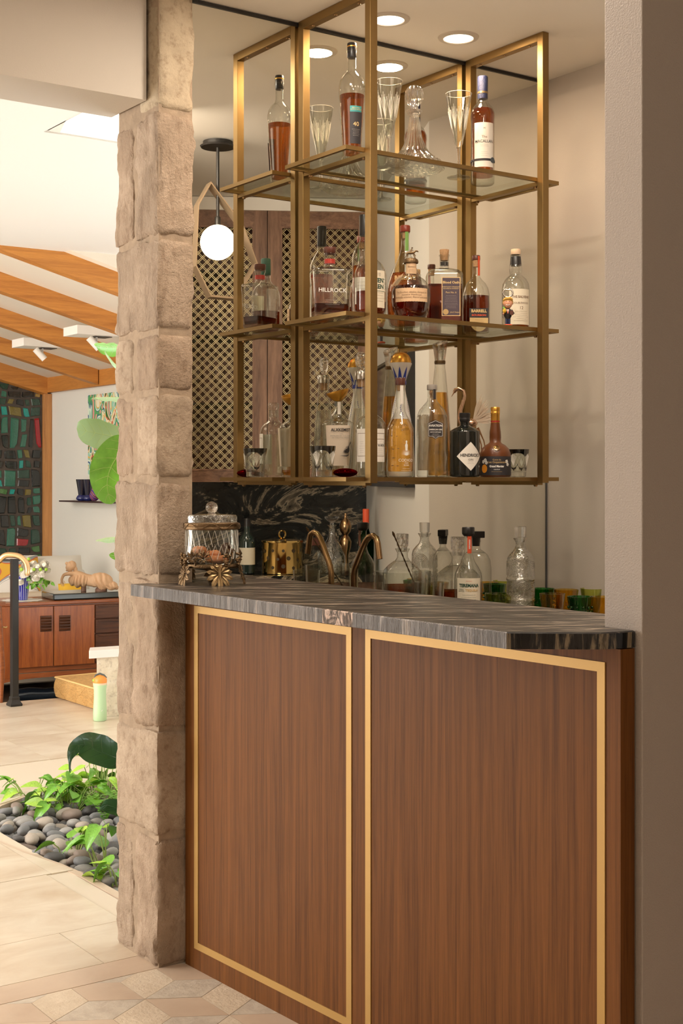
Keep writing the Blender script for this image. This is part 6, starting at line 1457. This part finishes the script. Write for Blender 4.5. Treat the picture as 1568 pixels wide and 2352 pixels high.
lg = MB(); lg.add([(0, 0, 0), (.006, .004, 0), (.010, .012, 0), (.004, .007, 0)], [(0, 1, 2, 3)]); obj('white_mark', wrap(lg, .038, A+.15, .055, 0, .0008), M['inkw'], o)
# woven pouf
pa, pb_ = floor_pt(128, 1602), floor_pt(222, 1632); dv = (pb_-pa).normalized(); dq = Vector((-dv.y, dv.x)); dq = dq if dq.y > 0 else -dq
W_ = (pb_-pa).length+.02; Hh = .125; D_ = .62
o = thing('woven_pouf', 'square woven tan floor cushion with crossed stitching by the step', 'cushion', (pa.x, pa.y, .001), atan2(dv.y, dv.x))
M['jute'] = mat('woven_jute', (.58, .33, .11), .8, bscale=160, bstr=.9, var=.3, vscale=50, stretch=(1, 1, 4))
M['jute_l'] = mat('jute_thread', (.76, .50, .20), .8)
cu = MB(); nx, ny, nz = 12, 8, 6
def cush(u, v, w_):
    x, y, z = u*W_, v*D_, w_*Hh
    bx = .012*(1-(2*w_-1)**2); return Vector((x+(bx if u == 1 else -bx if u == 0 else 0), y+(bx if v == 1 else -bx if v == 0 else 0), z+(.012*(1-(2*u-1)**2)*(1-(2*v-1)**2) if w_ == 1 else 0)))
idx = {}
def cv_(i, j, k):
    if (i, j, k) not in idx: idx[(i, j, k)] = len(cu.v); cu.v.append(tuple(cush(i/nx, j/ny, k/nz)))
    return idx[(i, j, k)]
for i in range(nx):
    for j in range(ny): cu.f += [(cv_(i, j, nz), cv_(i+1, j, nz), cv_(i+1, j+1, nz), cv_(i, j+1, nz)), (cv_(i, j, 0), cv_(i, j+1, 0), cv_(i+1, j+1, 0), cv_(i+1, j, 0))]
    for k in range(nz): cu.f += [(cv_(i, 0, k), cv_(i+1, 0, k), cv_(i+1, 0, k+1), cv_(i, 0, k+1)), (cv_(i, ny, k), cv_(i, ny, k+1), cv_(i+1, ny, k+1), cv_(i+1, ny, k))]
for j in range(ny):
    for k in range(nz): cu.f += [(cv_(0, j, k), cv_(0, j, k+1), cv_(0, j+1, k+1), cv_(0, j+1, k)), (cv_(nx, j, k), cv_(nx, j+1, k), cv_(nx, j+1, k+1), cv_(nx, j, k+1))]
cu.m = [0]*len(cu.f); cuo = obj('cushion_body', cu, M['jute'], o, smooth=True, bevel=.01, ang=50)
stt = MB(); nst = 4
for k in range(nst):
    xc_ = W_*(k+.5)/nst
    for t_ in range(-6, 7):
        hw = W_/nst*.42*abs(t_)/6; z_ = Hh*.5+t_*Hh*.42/6
        stt.bar((xc_-hw, -.013*(1-(2*z_/Hh-1)**2)-.002, z_), (xc_+hw+.002, -.013*(1-(2*z_/Hh-1)**2)-.002, z_), .002, .002)
obj('cross_stitching', stt, M['jute_l'], cuo)['kind'] = 'stuff'
pp = MB(); pp.tube([(0, -.004, Hh), (W_, -.004, Hh)], .006, 8); pp.tube([(-.004, 0, Hh), (-.004, D_, Hh)], .006, 8); obj('piping', pp, M['jute_l'], cuo, smooth=True)

# ------------------------------------------------------------------ handrail
hq = floor_pt(33, 1621); o = thing('handrail', 'black square handrail post with curved bronze grip at the step', 'railing', (hq.x, hq.y, .0006)); Dh = depth(hq.x, hq.y); s_ = Dh/F
def hp2(px, py): p = pt(px, py, Dh); return p-o.location
obj('post', MB().box(-.020, -.020, .0, .020, .020, hp2(33, 1284).z), M['black'], o, bevel=.002)
bs = MB().lathe([(.050, 0), (.052, .004), (.052, .012), (.040, .026), (.034, .036), (.034, .052), (.030, .056)], 4, rot=0, sq=0); obj('base_shoe', bs, M['black'], o)
side = MB(); pts = curve([hp2(-18, 1300), hp2(-2, 1288), hp2(12, 1276), hp2(30, 1275), hp2(46, 1279), hp2(58, 1290), hp2(63, 1306), hp2(62, 1322)], 30)
side.tube(pts, [.017]*29+[.015, .012], 14); obj('grip_rail', side, mat('bronze_grip', (.80, .54, .28), .3, .8), o, smooth=True)
obj('under_bar', MB().bar(hp2(-18, 1306), hp2(2, 1287), .012).bar(hp2(2, 1287), hp2(46, 1287), .012), M['black'], o)

# ------------------------------------------------------------------ sideboard
DP = 9.75
vpb = Vector((Fv.x+Rv.x*(6600-CX)/F, Fv.y+Rv.y*(6600-CX)/F)).normalized(); vq = Vector((-vpb.y, vpb.x))
c0 = pt(24, 1560, DP); sbo = thing('sideboard', 'long teak sideboard with two doors, carved square pulls and drawers', 'sideboard', (c0.x, c0.y, ZL), atan2(vpb.y, vpb.x))
def sb(px):    # picture column -> distance along the sideboard front
    r_ = ray(px); det = vpb.x*(-r_.y)+vpb.y*r_.x; return (-c0.x*(-r_.y)-c0.y*r_.x)/det
def zz_(py, px=24): s0_ = sb(px); p = Vector((c0.x, c0.y))+vpb*s0_; return zat(py, p.x, p.y)-ZL
zb, zt_ = zz_(1542, 130), zz_(1381, 130)
x0, x1 = sb(-12), sb(222)+1.1
bd_ = obj('carcass', MB().box(x0, .02, zb, x1, .46, zt_-.022), M['teak_h'], sbo, bevel=.004); obj('top', MB().box(x0-.01, -.012, zt_-.024, x1+.01, .48, zt_), M['teak_h'], sbo, bevel=.006)
obj('side_stile', MB().box(x0, -.012, zb-.03, sb(24)-.004, .02, zt_-.024), M['teak'], sbo, bevel=.004)
dz0, dz1 = zz_(1529, 130)+.0, zt_-.036
def pull(par, xc_, zc_, w_=.085, h_=.115):
    obj('carved_pull', MB().box(xc_-w_/2, -.010, zc_-h_/2, xc_+w_/2, .002, zc_+h_/2), M['teak_dark'], par, bevel=.003)
    wg = MB()
    for k in range(5): wg.add([(xc_-w_/2+.004, -.0105, zc_-h_/2+.006+k*.021), (xc_+w_/2-.004, -.0105, zc_-h_/2+.006+k*.021), (xc_+w_/2-.004, -.017, zc_-h_/2+.018+k*.021), (xc_-w_/2+.004, -.013, zc_-h_/2+.020+k*.021)], [(0, 1, 2, 3)])
    obj('carved_ribs', wg, M['teak_dark'], par)
xm = sb(123)
d1 = obj('door', MB().box(sb(24), -.004, dz0, xm-.003, .02, dz1), M['teak'], sbo, bevel=.002); pull(d1, sb(105), zz_(1432, 105))
d2 = obj('door', MB().box(xm+.003, -.004, dz0, sb(217), .02, dz1), M['teak'], sbo, bevel=.002); pull(d2, sb(148), zz_(1431, 148))
nz_ = 4; hh = (dz1-dz0)/nz_
for k in range(nz_): 
    dr = obj('drawer', MB().box(sb(219), -.006, dz0+k*hh+.003, x1-.03, .02, dz0+(k+1)*hh-.003), M['teak_dark'], sbo, bevel=.004); obj('lip', MB().box(sb(219)+.02, -.012, dz0+(k+1)*hh-.02, x1-.05, -.004, dz0+(k+1)*hh-.008), M['teak_dark'], dr, bevel=.002)
rl_ = MB(); n = 24; za, zb_ = zb-.0, zb-.055; pts_t = []; 
for i in range(n+1):
    t_ = i/n; x_ = x0+(sb(222)-x0+.1)*t_; pts_t.append((x_, zb-.022-.035*(abs(2*t_-1))**3-.014))
vs = [(x_, -.008, z_) for x_, z_ in pts_t]+[(x_, -.008, zb) for x_, z_ in pts_t]+[(x_, .02, z_) for x_, z_ in pts_t]+[(x_, .02, zb) for x_, z_ in pts_t]; k = n+1
rl_.add(vs, [(i, i+1, k+i+1, k+i) for i in range(n)]+[(2*k+i, i, i+1, 2*k+i+1)[::-1] for i in range(n)]); obj('curved_rail', rl_, M['teak_h'], sbo)
for xx in (x0+.03, x1-.1):
    for yy in (.02, .42): obj('leg', MB().lathe([(.013, 0), (.022, zb-.02)], 14, (xx, yy, 0)), M['teak_h'], sbo, smooth=True)
def on_sb(px, back): p = Vector((c0.x, c0.y))+vpb*sb(px)+vq*back; return (p.x, p.y, ZL+zt_+.0004)
# doily, vase, roses
vp = on_sb(68, .20); o = thing('lace_doily', 'white lace doily under the blue vase on the sideboard', 'doily', vp); n = 64
dl_ = MB(); dl_.v = [(0, 0, .001)]+[((.150+.010*cos(2*pi*i/n*16))*cos(2*pi*i/n), (.150+.010*cos(2*pi*i/n*16))*sin(2*pi*i/n), .0012) for i in range(n)]; dl_.f = [(0, 1+i, 1+(i+1) % n) for i in range(n)]; dl_.m = [0]*n; obj('lace', dl_, mat('white_lace', (.82, .78, .70), .9), o)
vz = vp[2]+.002; o = thing('blue_vase', 'ribbed cobalt blue glass vase on a lace doily', 'vase', (vp[0], vp[1], vz)); sv_ = depth(vp[0], vp[1])/F; H_ = (1378-1322)*sv_
prof = []
for i in range(25): z_ = H_*i/24; r0_ = .034+(.052-.034)*i/24; prof.append((r0_+(.0035 if i % 2 else 0), z_))
body(o, prof, mat('cobalt_glass', (.008, .012, .30), .06, coat=.8), 'vase_body', 28, close=False)
rb = MB()
for k in range(18): a = 2*pi*k/18; rb.tube([(cos(a)*.037, sin(a)*.037, .002), (cos(a)*.056, sin(a)*.056, H_)], .0022, 5)
obj('glass_ribs', rb, mat('clear_rib', (.45, .48, .75), .1), o)
bq = thing('rose_bouquet', 'bouquet of white roses and green leaves in the blue vase', 'bouquet', (vp[0], vp[1], vz+H_*.9)); rr3 = random.Random(12)
rose = MB().sphere((0, 0, 0), .55, 10, 8)
for ring_ in range(3):
    for k in range(6):
        a = 2*pi*(k+.4*ring_)/6; r0_ = .55+.2*ring_; tl_ = .5-.25*ring_
        nrm_ = Vector((cos(a), sin(a), 0)); t_ = Vector((-sin(a), cos(a), 0)); pp_ = []
        for vv in (-.6, 0, .62-.18*ring_):
            for uu in (-.5, 0, .5): pp_.append(nrm_*(r0_*(1-.18*abs(uu*2))+(.12+.12*ring_)*max(0, vv))+t_*uu*(1.0+.15*ring_)+Vector((0, 0, vv)))
        rose.add(pp_, [(0, 1, 4, 3), (1, 2, 5, 4), (3, 4, 7, 6), (4, 5, 8, 7)])
M['rose'] = mat('cream_rose', (.98, .92, .80), .6, sss=.0); ro = obj('rose', rose, M['rose'], bq, smooth=True); first = True
spots = [(40, 1312, .03), (46, 1335, -.05), (60, 1300, -.02), (76, 1296, .02), (72, 1312, -.07), (85, 1305, -.04), (92, 1300, .04), (102, 1298, 0), (96, 1317, -.07), (56, 1318, -.06), (82, 1325, -.06), (106, 1308, .03), (33, 1325, .03), (66, 1330, .0)]
for k, (px, py, dd) in enumerate(spots):
    r_ = ro if k == 0 else ro.copy()
    if k: COL.objects.link(r_); r_.parent = bq
    p = pt(px, py, depth(vp[0], vp[1])+dd)-bq.location; r_.location = p; sc_ = rr3.uniform(.029, .037); r_.scale = (sc_, sc_, sc_); r_.rotation_euler = (rr3.uniform(.2, 1.2), rr3.uniform(-.5, .5), rr3.uniform(0, 6) if dd > 0 else -YAW+rr3.uniform(-.4, .4))
for k in range(22):
    px, py = rr3.uniform(36, 108), rr3.uniform(1322, 1344); 
    if k < 5: px, py = rr3.choice([(96, 1345), (100, 1332), (118, 1338), (115, 1328), (108, 1335)])
    l_ = bpy.data.objects.new('leaf', LP[rr3.choice([0, 3, 6])]); COL.objects.link(l_); l_.parent = bq; l_.location = pt(px, py, depth(vp[0], vp[1])+rr3.uniform(-.04, .05))-bq.location; q_ = rr3.uniform(.035, .06); l_.scale = (q_, q_, q_)
    l_.rotation_euler = (rr3.uniform(-1.5, 1.5), rr3.uniform(.1, 1.2), rr3.uniform(0, 6.28))
gb = MB()
for (px, py) in ((50, 1308), (78, 1308), (93, 1308), (106, 1308), (66, 1284)): gb.sphere(pt(px, py, depth(vp[0], vp[1])-.08)-bq.location, .013, 10, 8)
obj('green_buds', gb, M['leafl'], bq, smooth=True)
obj('stems', MB().tube([(0, 0, -.04), (.02, 0, .02), pt(118, 1335, depth(vp[0], vp[1])-.04)-bq.location], .003, 5).tube([(0, 0, -.04), pt(100, 1340, depth(vp[0], vp[1])-.06)-bq.location], .003, 5).tube([(0, 0, -.04), (0, 0, .08)], .02, 8), M['stem'], bq, smooth=True)
# black lacquer box and reclining sculpture
ba, bb = sb(127), sb(290); bx = thing('black_lacquer_box', 'glossy black lacquer tray box lying on the sideboard under the sculpture', 'box', on_sb(127, .05), atan2(vpb.y, vpb.x)); L_ = bb-ba
obj('box_body', MB().box(0, .0, 0, L_, .32, .048), mat('black_lacquer', (.010, .016, .015), .12, coat=.6), bx, bevel=.010)
scp = on_sb(215, .19); sz = scp[2]+.049; dS = depth(scp[0], scp[1]); sc0 = thing('reclining_sculpture', 'terracotta sculpture of a draped reclining figure leaning on one arm', 'sculpture', (scp[0], scp[1], sz))
def sp_(px, py, dd=0): return pt(px, py, dS+dd)-sc0.location
M['terra'] = mat('pale_terracotta', (.62, .38, .21), .6, bscale=40, bstr=.2, var=.12, vscale=12)
def skinfig(name, chains, par, m_, sub=2):
    me = bpy.data.meshes.new(name); vs, es, rs = [], [], []
    for ch, root in chains:
        pv_ = root
        for (p, r_) in ch:
            vs.append(p); rs.append(r_); i = len(vs)-1
            if pv_ is not None: es.append((pv_, i))
            pv_ = i
    me.from_pydata([tuple(v) for v in vs], es, []); o_ = bpy.data.objects.new(name, me); COL.objects.link(o_); o_.parent = par
    md_ = o_.modifiers.new('skin', 'SKIN'); md_.use_smooth_shade = True
    for i, r_ in enumerate(rs): me.skin_vertices[0].data[i].radius = (r_, r_)
    me.skin_vertices[0].data[0].use_root = True
    ss_ = o_.modifiers.new('s', 'SUBSURF'); ss_.levels = sub; ss_.render_levels = sub; me.materials.append(m_); return o_
k_ = dS/F
fig = skinfig('figure', [([(sp_(222, 1330), 18*k_), (sp_(205, 1334), 15*k_), (sp_(190, 1328), 14*k_), (sp_(178, 1320), 11*k_), (sp_(170, 1312), 5*k_)], None),
    ([(sp_(240, 1334), 14*k_), (sp_(256, 1344), 9*k_), (sp_(272, 1352), 5*k_)], 0), ([(sp_(236, 1345, -.02), 9*k_), (sp_(230, 1356, -.03), 7*k_)], 0),
    ([(sp_(160, 1317, -.03), 5*k_), (sp_(146, 1320, -.04), 4*k_), (sp_(141, 1332, -.04), 3.2*k_), (sp_(143, 1340, -.04), 2.6*k_)], 3)], sc0, M['terra'])
hd = MB().sphere(sp_(160, 1302, -.01), 10.5*k_, 18, 14, (.85, .95, 1.15)); c_ = sp_(160, 1302, -.01); hd.sphere(sp_(152, 1304, -.02), 1.8*k_, 8, 6, (1, 1, 1.5)); hd.sphere(sp_(153, 1310, -.02), 2.2*k_, 8, 6); obj('head', hd, M['terra'], sc0, smooth=True)
hr = MB().sphere(sp_(165, 1299, 0), 10.5*k_, 20, 16, (1.0, 1, 1.05)); hr.disp(lambda v: Vector((0, 0, 1))*.004*noise.noise(v*90)); hr.sphere(sp_(153, 1294, -.01), 3.6*k_, 10, 8); hr.sphere(sp_(173, 1308, .0), 5*k_, 10, 8, (1, 1, 1.5)); obj('hair', hr, M['terra'], sc0, smooth=True)
def drape(px, py, rx, rz_, ry, nf, hem, lean, seed):
    c_ = sp_(px, py, -.005); m_ = MB().sphere((0, 0, 0), 1, 96, 28)
    out = []
    for v in m_.v:
        v = Vector(v); a_ = v.x*nf+lean*v.z*2+noise.noise(v*1.5+Vector((seed, 0, 0)))*1.5; f_ = sin(a_)*.055*(1-abs(v.x)**3)
        x_ = v.x*rx; z_ = v.z*rz_*(1.12 if v.z < 0 else 1)+(hem*sin(a_*.5) if v.z < -.6 else 0); y_ = v.y*ry*(1+f_*2.2)
        x_ += lean*rx*.25*(-v.z if v.z < 0 else 0); z_ *= 1+f_*.35
        p_ = c_+R3*x_*k_+U3*z_*k_+F3*y_*k_; out.append(tuple(p_))
    m_.v = out; return m_
obj('drapery', drape(184, 1332, 27, 15, 17, 22, 2, -.2, 1), M['terra'], sc0, smooth=True); obj('drapery', drape(230, 1334, 29, 19, 18, 15, 3, 1.3, 5), M['terra'], sc0, smooth=True); obj('drapery', drape(252, 1344, 18, 10, 12, 12, 1, 1.1, 9), M['terra'], sc0, smooth=True)
obj('foot_block', MB().lathe([(.045, 0), (.042, .018), (.03, .03)], 20, tuple(Vector((sp_(232, 0).x, sp_(232, 0).y, 0)))).lathe([(.02, 0), (.018, .055)], 14, (sp_(192, 0).x, sp_(192, 0).y, 0)), mat('dark_clay', (.16, .08, .05), .7), sc0, smooth=True)
obj('fingers', MB().tube([sp_(142, 1338, -.04), sp_(141, 1346, -.045)], [.004, .002], 6).tube([sp_(144, 1338, -.04), sp_(144, 1348, -.045)], [.004, .002], 6).tube([sp_(146, 1338, -.04), sp_(147, 1346, -.045)], [.004, .002], 6).tube([sp_(140, 1336, -.04), sp_(138, 1343, -.045)], [.0035, .002], 6).tube([sp_(146, 1334, -.04), sp_(150, 1339, -.045)], [.0035, .002], 6), M['terra'], sc0, smooth=True)
# roll beneath the sideboard
ra, rb_ = pt(30, 1570, DP+.30), pt(250, 1556, DP+.30); zf = ZL+.055
o = thing('dark_blue_roll', 'glossy dark blue rolled mat lying on the floor beneath the sideboard', 'mat', (ra.x, ra.y, ZL+.001)); pp_ = Vector((vpb.x, vpb.y, 0))
rm2 = MB(); rm2.tube([pp_*t_*.12+Vector((vq.x, vq.y, 0))*.012*sin(t_*1.7)+Vector((0, 0, .052+.004*sin(t_*2.3))) for t_ in range(0, 14)], [.048+.004*sin(t_*1.9) for t_ in range(14)], 18); obj('roll', rm2, mat('navy_vinyl', (.012, .02, .03), .16, coat=.6), o, smooth=True)

# ------------------------------------------------------------------ sofa and cushions
M['cremel'] = mat('cream_leather', (.66, .56, .42), .5); M['cremeb'] = mat('off_white_upholstery', (.72, .68, .60), .6)
so = Vector((c0.x, c0.y))+vq*.62; sf = thing('sofa', 'cream leather corner sofa behind the sideboard', 'sofa', (so.x, so.y, ZL), atan2(vpb.y, vpb.x))
def zpx(py, back): p = Vector((c0.x, c0.y))+vq*back+vpb*.8; return zat(py, p.x, p.y)-ZL
h1 = zpx(1356, .7); obj('back_rest', MB().box(-.6, 0, .08, 1.5, .24, h1), M['cremel'], sf, bevel=.05); obj('seat', MB().box(-.6, .24, .08, 1.4, 1.1, .40), M['cremel'], sf, bevel=.04)
h2 = zpx(1318, 2.0); ar_ = MB(); ar_.box(.55, 1.1, .08, 1.35, 1.45, h2-.03); obj('far_section', ar_, M['cremeb'], sf, bevel=.08); obj('far_section_roll', MB().tube([(.5, 1.25, h2-.06), (.9, 1.25, h2-.045), (1.3, 1.25, h2-.06)], [.10, .10, .09], 14), M['cremeb'], sf, smooth=True)
def pillow(name, label, px, py, back, w_, h_, mats, rot=0, tilt=.3):
    p = Vector((c0.x, c0.y))+vq*back; r_ = ray(px); det = vpb.x*(-r_.y)+vpb.y*r_.x; s0_ = (-p.x*(-r_.y)-p.y*r_.x)/det; q2_ = p+vpb*s0_
    o = thing(name, label, 'cushion', (q2_.x, q2_.y, zat(py, q2_.x, q2_.y)), atan2(vpb.y, vpb.x)+rot, 'cushions on the sofa'); mb = MB(); n = 10
    for sgn in (-1, 1):
        vs = [((u/n-.5)*w_, sgn*.07*((1-(2*u/n-1)**4)*(1-(2*v/n-1)**4))**.5, (v/n-.5)*h_) for v in range(n+1) for u in range(n+1)]
        fs = [(v*(n+1)+u, v*(n+1)+u+1, (v+1)*(n+1)+u+1, (v+1)*(n+1)+u) for v in range(n) for u in range(n)]
        mb.add(vs, fs if sgn < 0 else [f[::-1] for f in fs])
    mb.xf(Matrix.Rotation(-tilt, 4, 'X')); obj('cover', mb, mats, o, smooth=True); return o
def absmat(name, stops, sc_=3.0, dist=2.0, rot=0):
    m_, nt, b2, o2 = nodes(name); wv_ = N(nt, 'ShaderNodeTexWave'); wv_.wave_type = 'RINGS'; wv_.inputs['Scale'].default_value = sc_; wv_.inputs['Distortion'].default_value = dist*3; wv_.inputs['Detail'].default_value = 1.5; wv_.inputs['Detail Scale'].default_value = 1.2
    nt.links.new(coords(nt, (1, 1, .7), (0, 0, rot)), wv_.inputs[0]); c_ = ramp(nt, wv_.outputs['Fac'], stops)
    for e in c_.node.color_ramp.elements: pass
    c_.node.color_ramp.interpolation = 'CONSTANT'; nt.links.new(c_, b2.inputs['Base Color']); b2.inputs['Roughness'].default_value = .6; return m_
pillow('cushion', 'off-white sofa cushion printed with abstract grey, red and yellow shapes', 25, 1333, .98, .46, .40, absmat('abstract_cushion_print', [(0, (.80, .76, .70)), (.42, (.80, .76, .70)), (.5, (.05, .04, .04)), (.53, (.80, .76, .70)), (.72, (.30, .33, .33)), (.88, (.62, .12, .05)), (.93, (.75, .42, .04))], 2.2, 2.5))
pillow('cushion', 'mustard yellow cushion showing under the sculpture', 166, 1362, .92, .22, .16, mat('mustard_fabric', (.78, .46, .04), .8))
pillow('cushion', 'large pale grey-beige cushion behind the roses', 108, 1335, 1.1, .60, .42, M['cremeb'])

# ------------------------------------------------------------------ picture, ledge and vases on the picture wall
def wy(px): return at_x(px, XW-.03)
def wz(px, py): y_ = wy(px); return zat(py, XW-.03, y_)
ya, yb = wy(204), wy(204)-1.15; za, zb2 = wz(204, 1090), wz(204, 908)
o = thing('abstract_painting', 'unframed abstract canvas of swirling green, orange and blue shapes on the wall', 'painting', (XW-.02, (ya+yb)/2, (za+zb2)/2))
pc = MB().box(-.018, -(ya-yb)/2, -(zb2-za)/2, .018, (ya-yb)/2, (zb2-za)/2)
m_, nt, b2, o2 = nodes('abstract_paint'); nf_ = noisetex(nt, coords(nt, (1, 2.6, 1.5)), 1.7, 1.2, .4, 3.2)
c_ = ramp(nt, nf_, [(0, (.02, .16, .03)), (.33, (.55, .10, .04)), (.37, (.78, .70, .50)), (.43, (.75, .42, .06)), (.47, (.30, .55, .40)), (.52, (.70, .78, .62)), (.57, (.03, .10, .22)), (.60, (.10, .35, .12)), (.68, (.70, .30, .25))])
c_.node.color_ramp.interpolation = 'CONSTANT'; nt.links.new(c_, b2.inputs['Base Color']); b2.inputs['Roughness'].default_value = .5; obj('canvas', pc, m_, o)
yl = wy(162); zl = wz(162, 1149); o = thing('wall_ledge', 'thin dark floating ledge below the painting', 'shelf', (XW-.07, yl-.55, zl))
obj('board', MB().box(-.07, -.55, -.012, .069, .55, .0), mat('dark_ledge', (.05, .02, .018), .4), o)
def ledge(px, dx=.0): y_ = at_x(px, XW-.08+dx); return (XW-.08+dx, y_, zl+.0005)
ink = mat('black_vase_glass', (.008, .008, .022), .08, coat=.8); vfl = mat('blue_vase_base', (.02, .025, .12), .15, coat=.6, bscale=90, bstr=.6)
for k, (px, dx, lb) in enumerate(((188, 0, 'black flared vase with round blue base, leftmost on the ledge'), (203, .03, 'black flared vase with round blue base, second on the ledge'))):
    o = thing('flared_vase', lb, 'vase', ledge(px, dx), 0, 'vases on the dark ledge'); body(o, [(.030, 0), (.048, .012), (.050, .024), (.040, .042), (.030, .050)], vfl, 'vase_base', 24, close=False); body(o, [(.030, .050), (.034, .08), (.052, .185), (.050, .185), (.030, .07), (.002, .055)], ink, 'vase_cup', 24, close=False)
o = thing('patterned_vase', 'tilted blue and orange patterned glass vase on the ledge', 'vase', ledge(216, -.01), 0, 'vases on the dark ledge')
vb_ = MB().lathe([(.022, 0), (.040, .02), (.044, .05), (.030, .10), (.026, .13), (.030, .14)], 24, close=False); vb_.xf(Matrix.Translation((0, 0, .008)) @ Matrix.Rotation(.28, 4, 'X')); obj('vase_body', vb_, absmat('mosaic_glass', [(0, (.03, .02, .20)), (.3, (.55, .08, .02)), (.5, (.05, .03, .25)), (.7, (.60, .20, .03)), (.85, (.05, .02, .08))], 14, 1), o, smooth=True)

# ------------------------------------------------------------------ track spotlights
for k, (px, py, Y, sc_, lb) in enumerate(((215, 772, 9.12, 1.0, 'white cylinder spotlight on a white ceiling box, the larger one nearer the pillar'), (92, 800, 10.13, 1.0, 'white cylinder spotlight on a white ceiling box, the smaller one farther left'))):
    x_ = at_y(px, Y); zr = zroof(x_); o = thing('ceiling_spotlight', lb, 'light', (x_-.03, Y, zr-.085), 0, 'spotlights between the beams')
    obj('mounting_box', MB().box(-.60, -.42, .0, .02, -.13+.0, .10) if False else MB().box(-.17, -.16, .0, .16, .08, .062), M['white_metal'], o)
    obj('arm', MB().tube([(.03, -.05, .01), (.03, -.05, -.05)], .007, 10), M['white_metal'], o, smooth=True)
    obj('dark_slot', MB().box(.0, -.10, -.004, .13, .02, .0), M['black'], o)
    cyl = MB().tube([(-.035, -.06, -.012), (.035, -.08, -.090)], .026, 20); obj('lamp_cylinder', cyl, M['white_metal'], o, smooth=True)
# ------------------------------------------------------------------ wooden chair at the picture edge
cq = floor_pt(2, 1614); o = thing('wooden_chair', 'brown wooden armchair mostly outside the frame, its tapered leg at the edge', 'chair', (cq.x, cq.y, .0006), .3)
Rm = M['teak_h']
zt2 = .60
for (x_, y_) in ((0, 0), (-.46, 0), (0, .46), (-.46, .46)): obj('leg', MB().tube([(x_, y_, 0), (x_+.004, y_, .22), (x_-.012, y_, zt2)], [.012, .022, .012], 10), Rm, o, smooth=True)
obj('arm_rest', MB().bar((-.01, -.03, .60), (-.01, .50, .60), .05, .022).bar((-.47, -.03, .60), (-.47, .50, .60), .05, .022), Rm, o, bevel=.004); obj('seat', MB().box(-.46, 0, .38, 0, .46, .42), M['cremel'], o, bevel=.01); obj('back_rest', MB().box(-.46, .44, .42, 0, .47, .85), Rm, o, bevel=.006)
obj('brass_hook', MB().tube([(.0, -.02, .46), (.02, -.02, .455), (.03, -.02, .46)], .005, 8), M['goldleaf'], o, smooth=True)
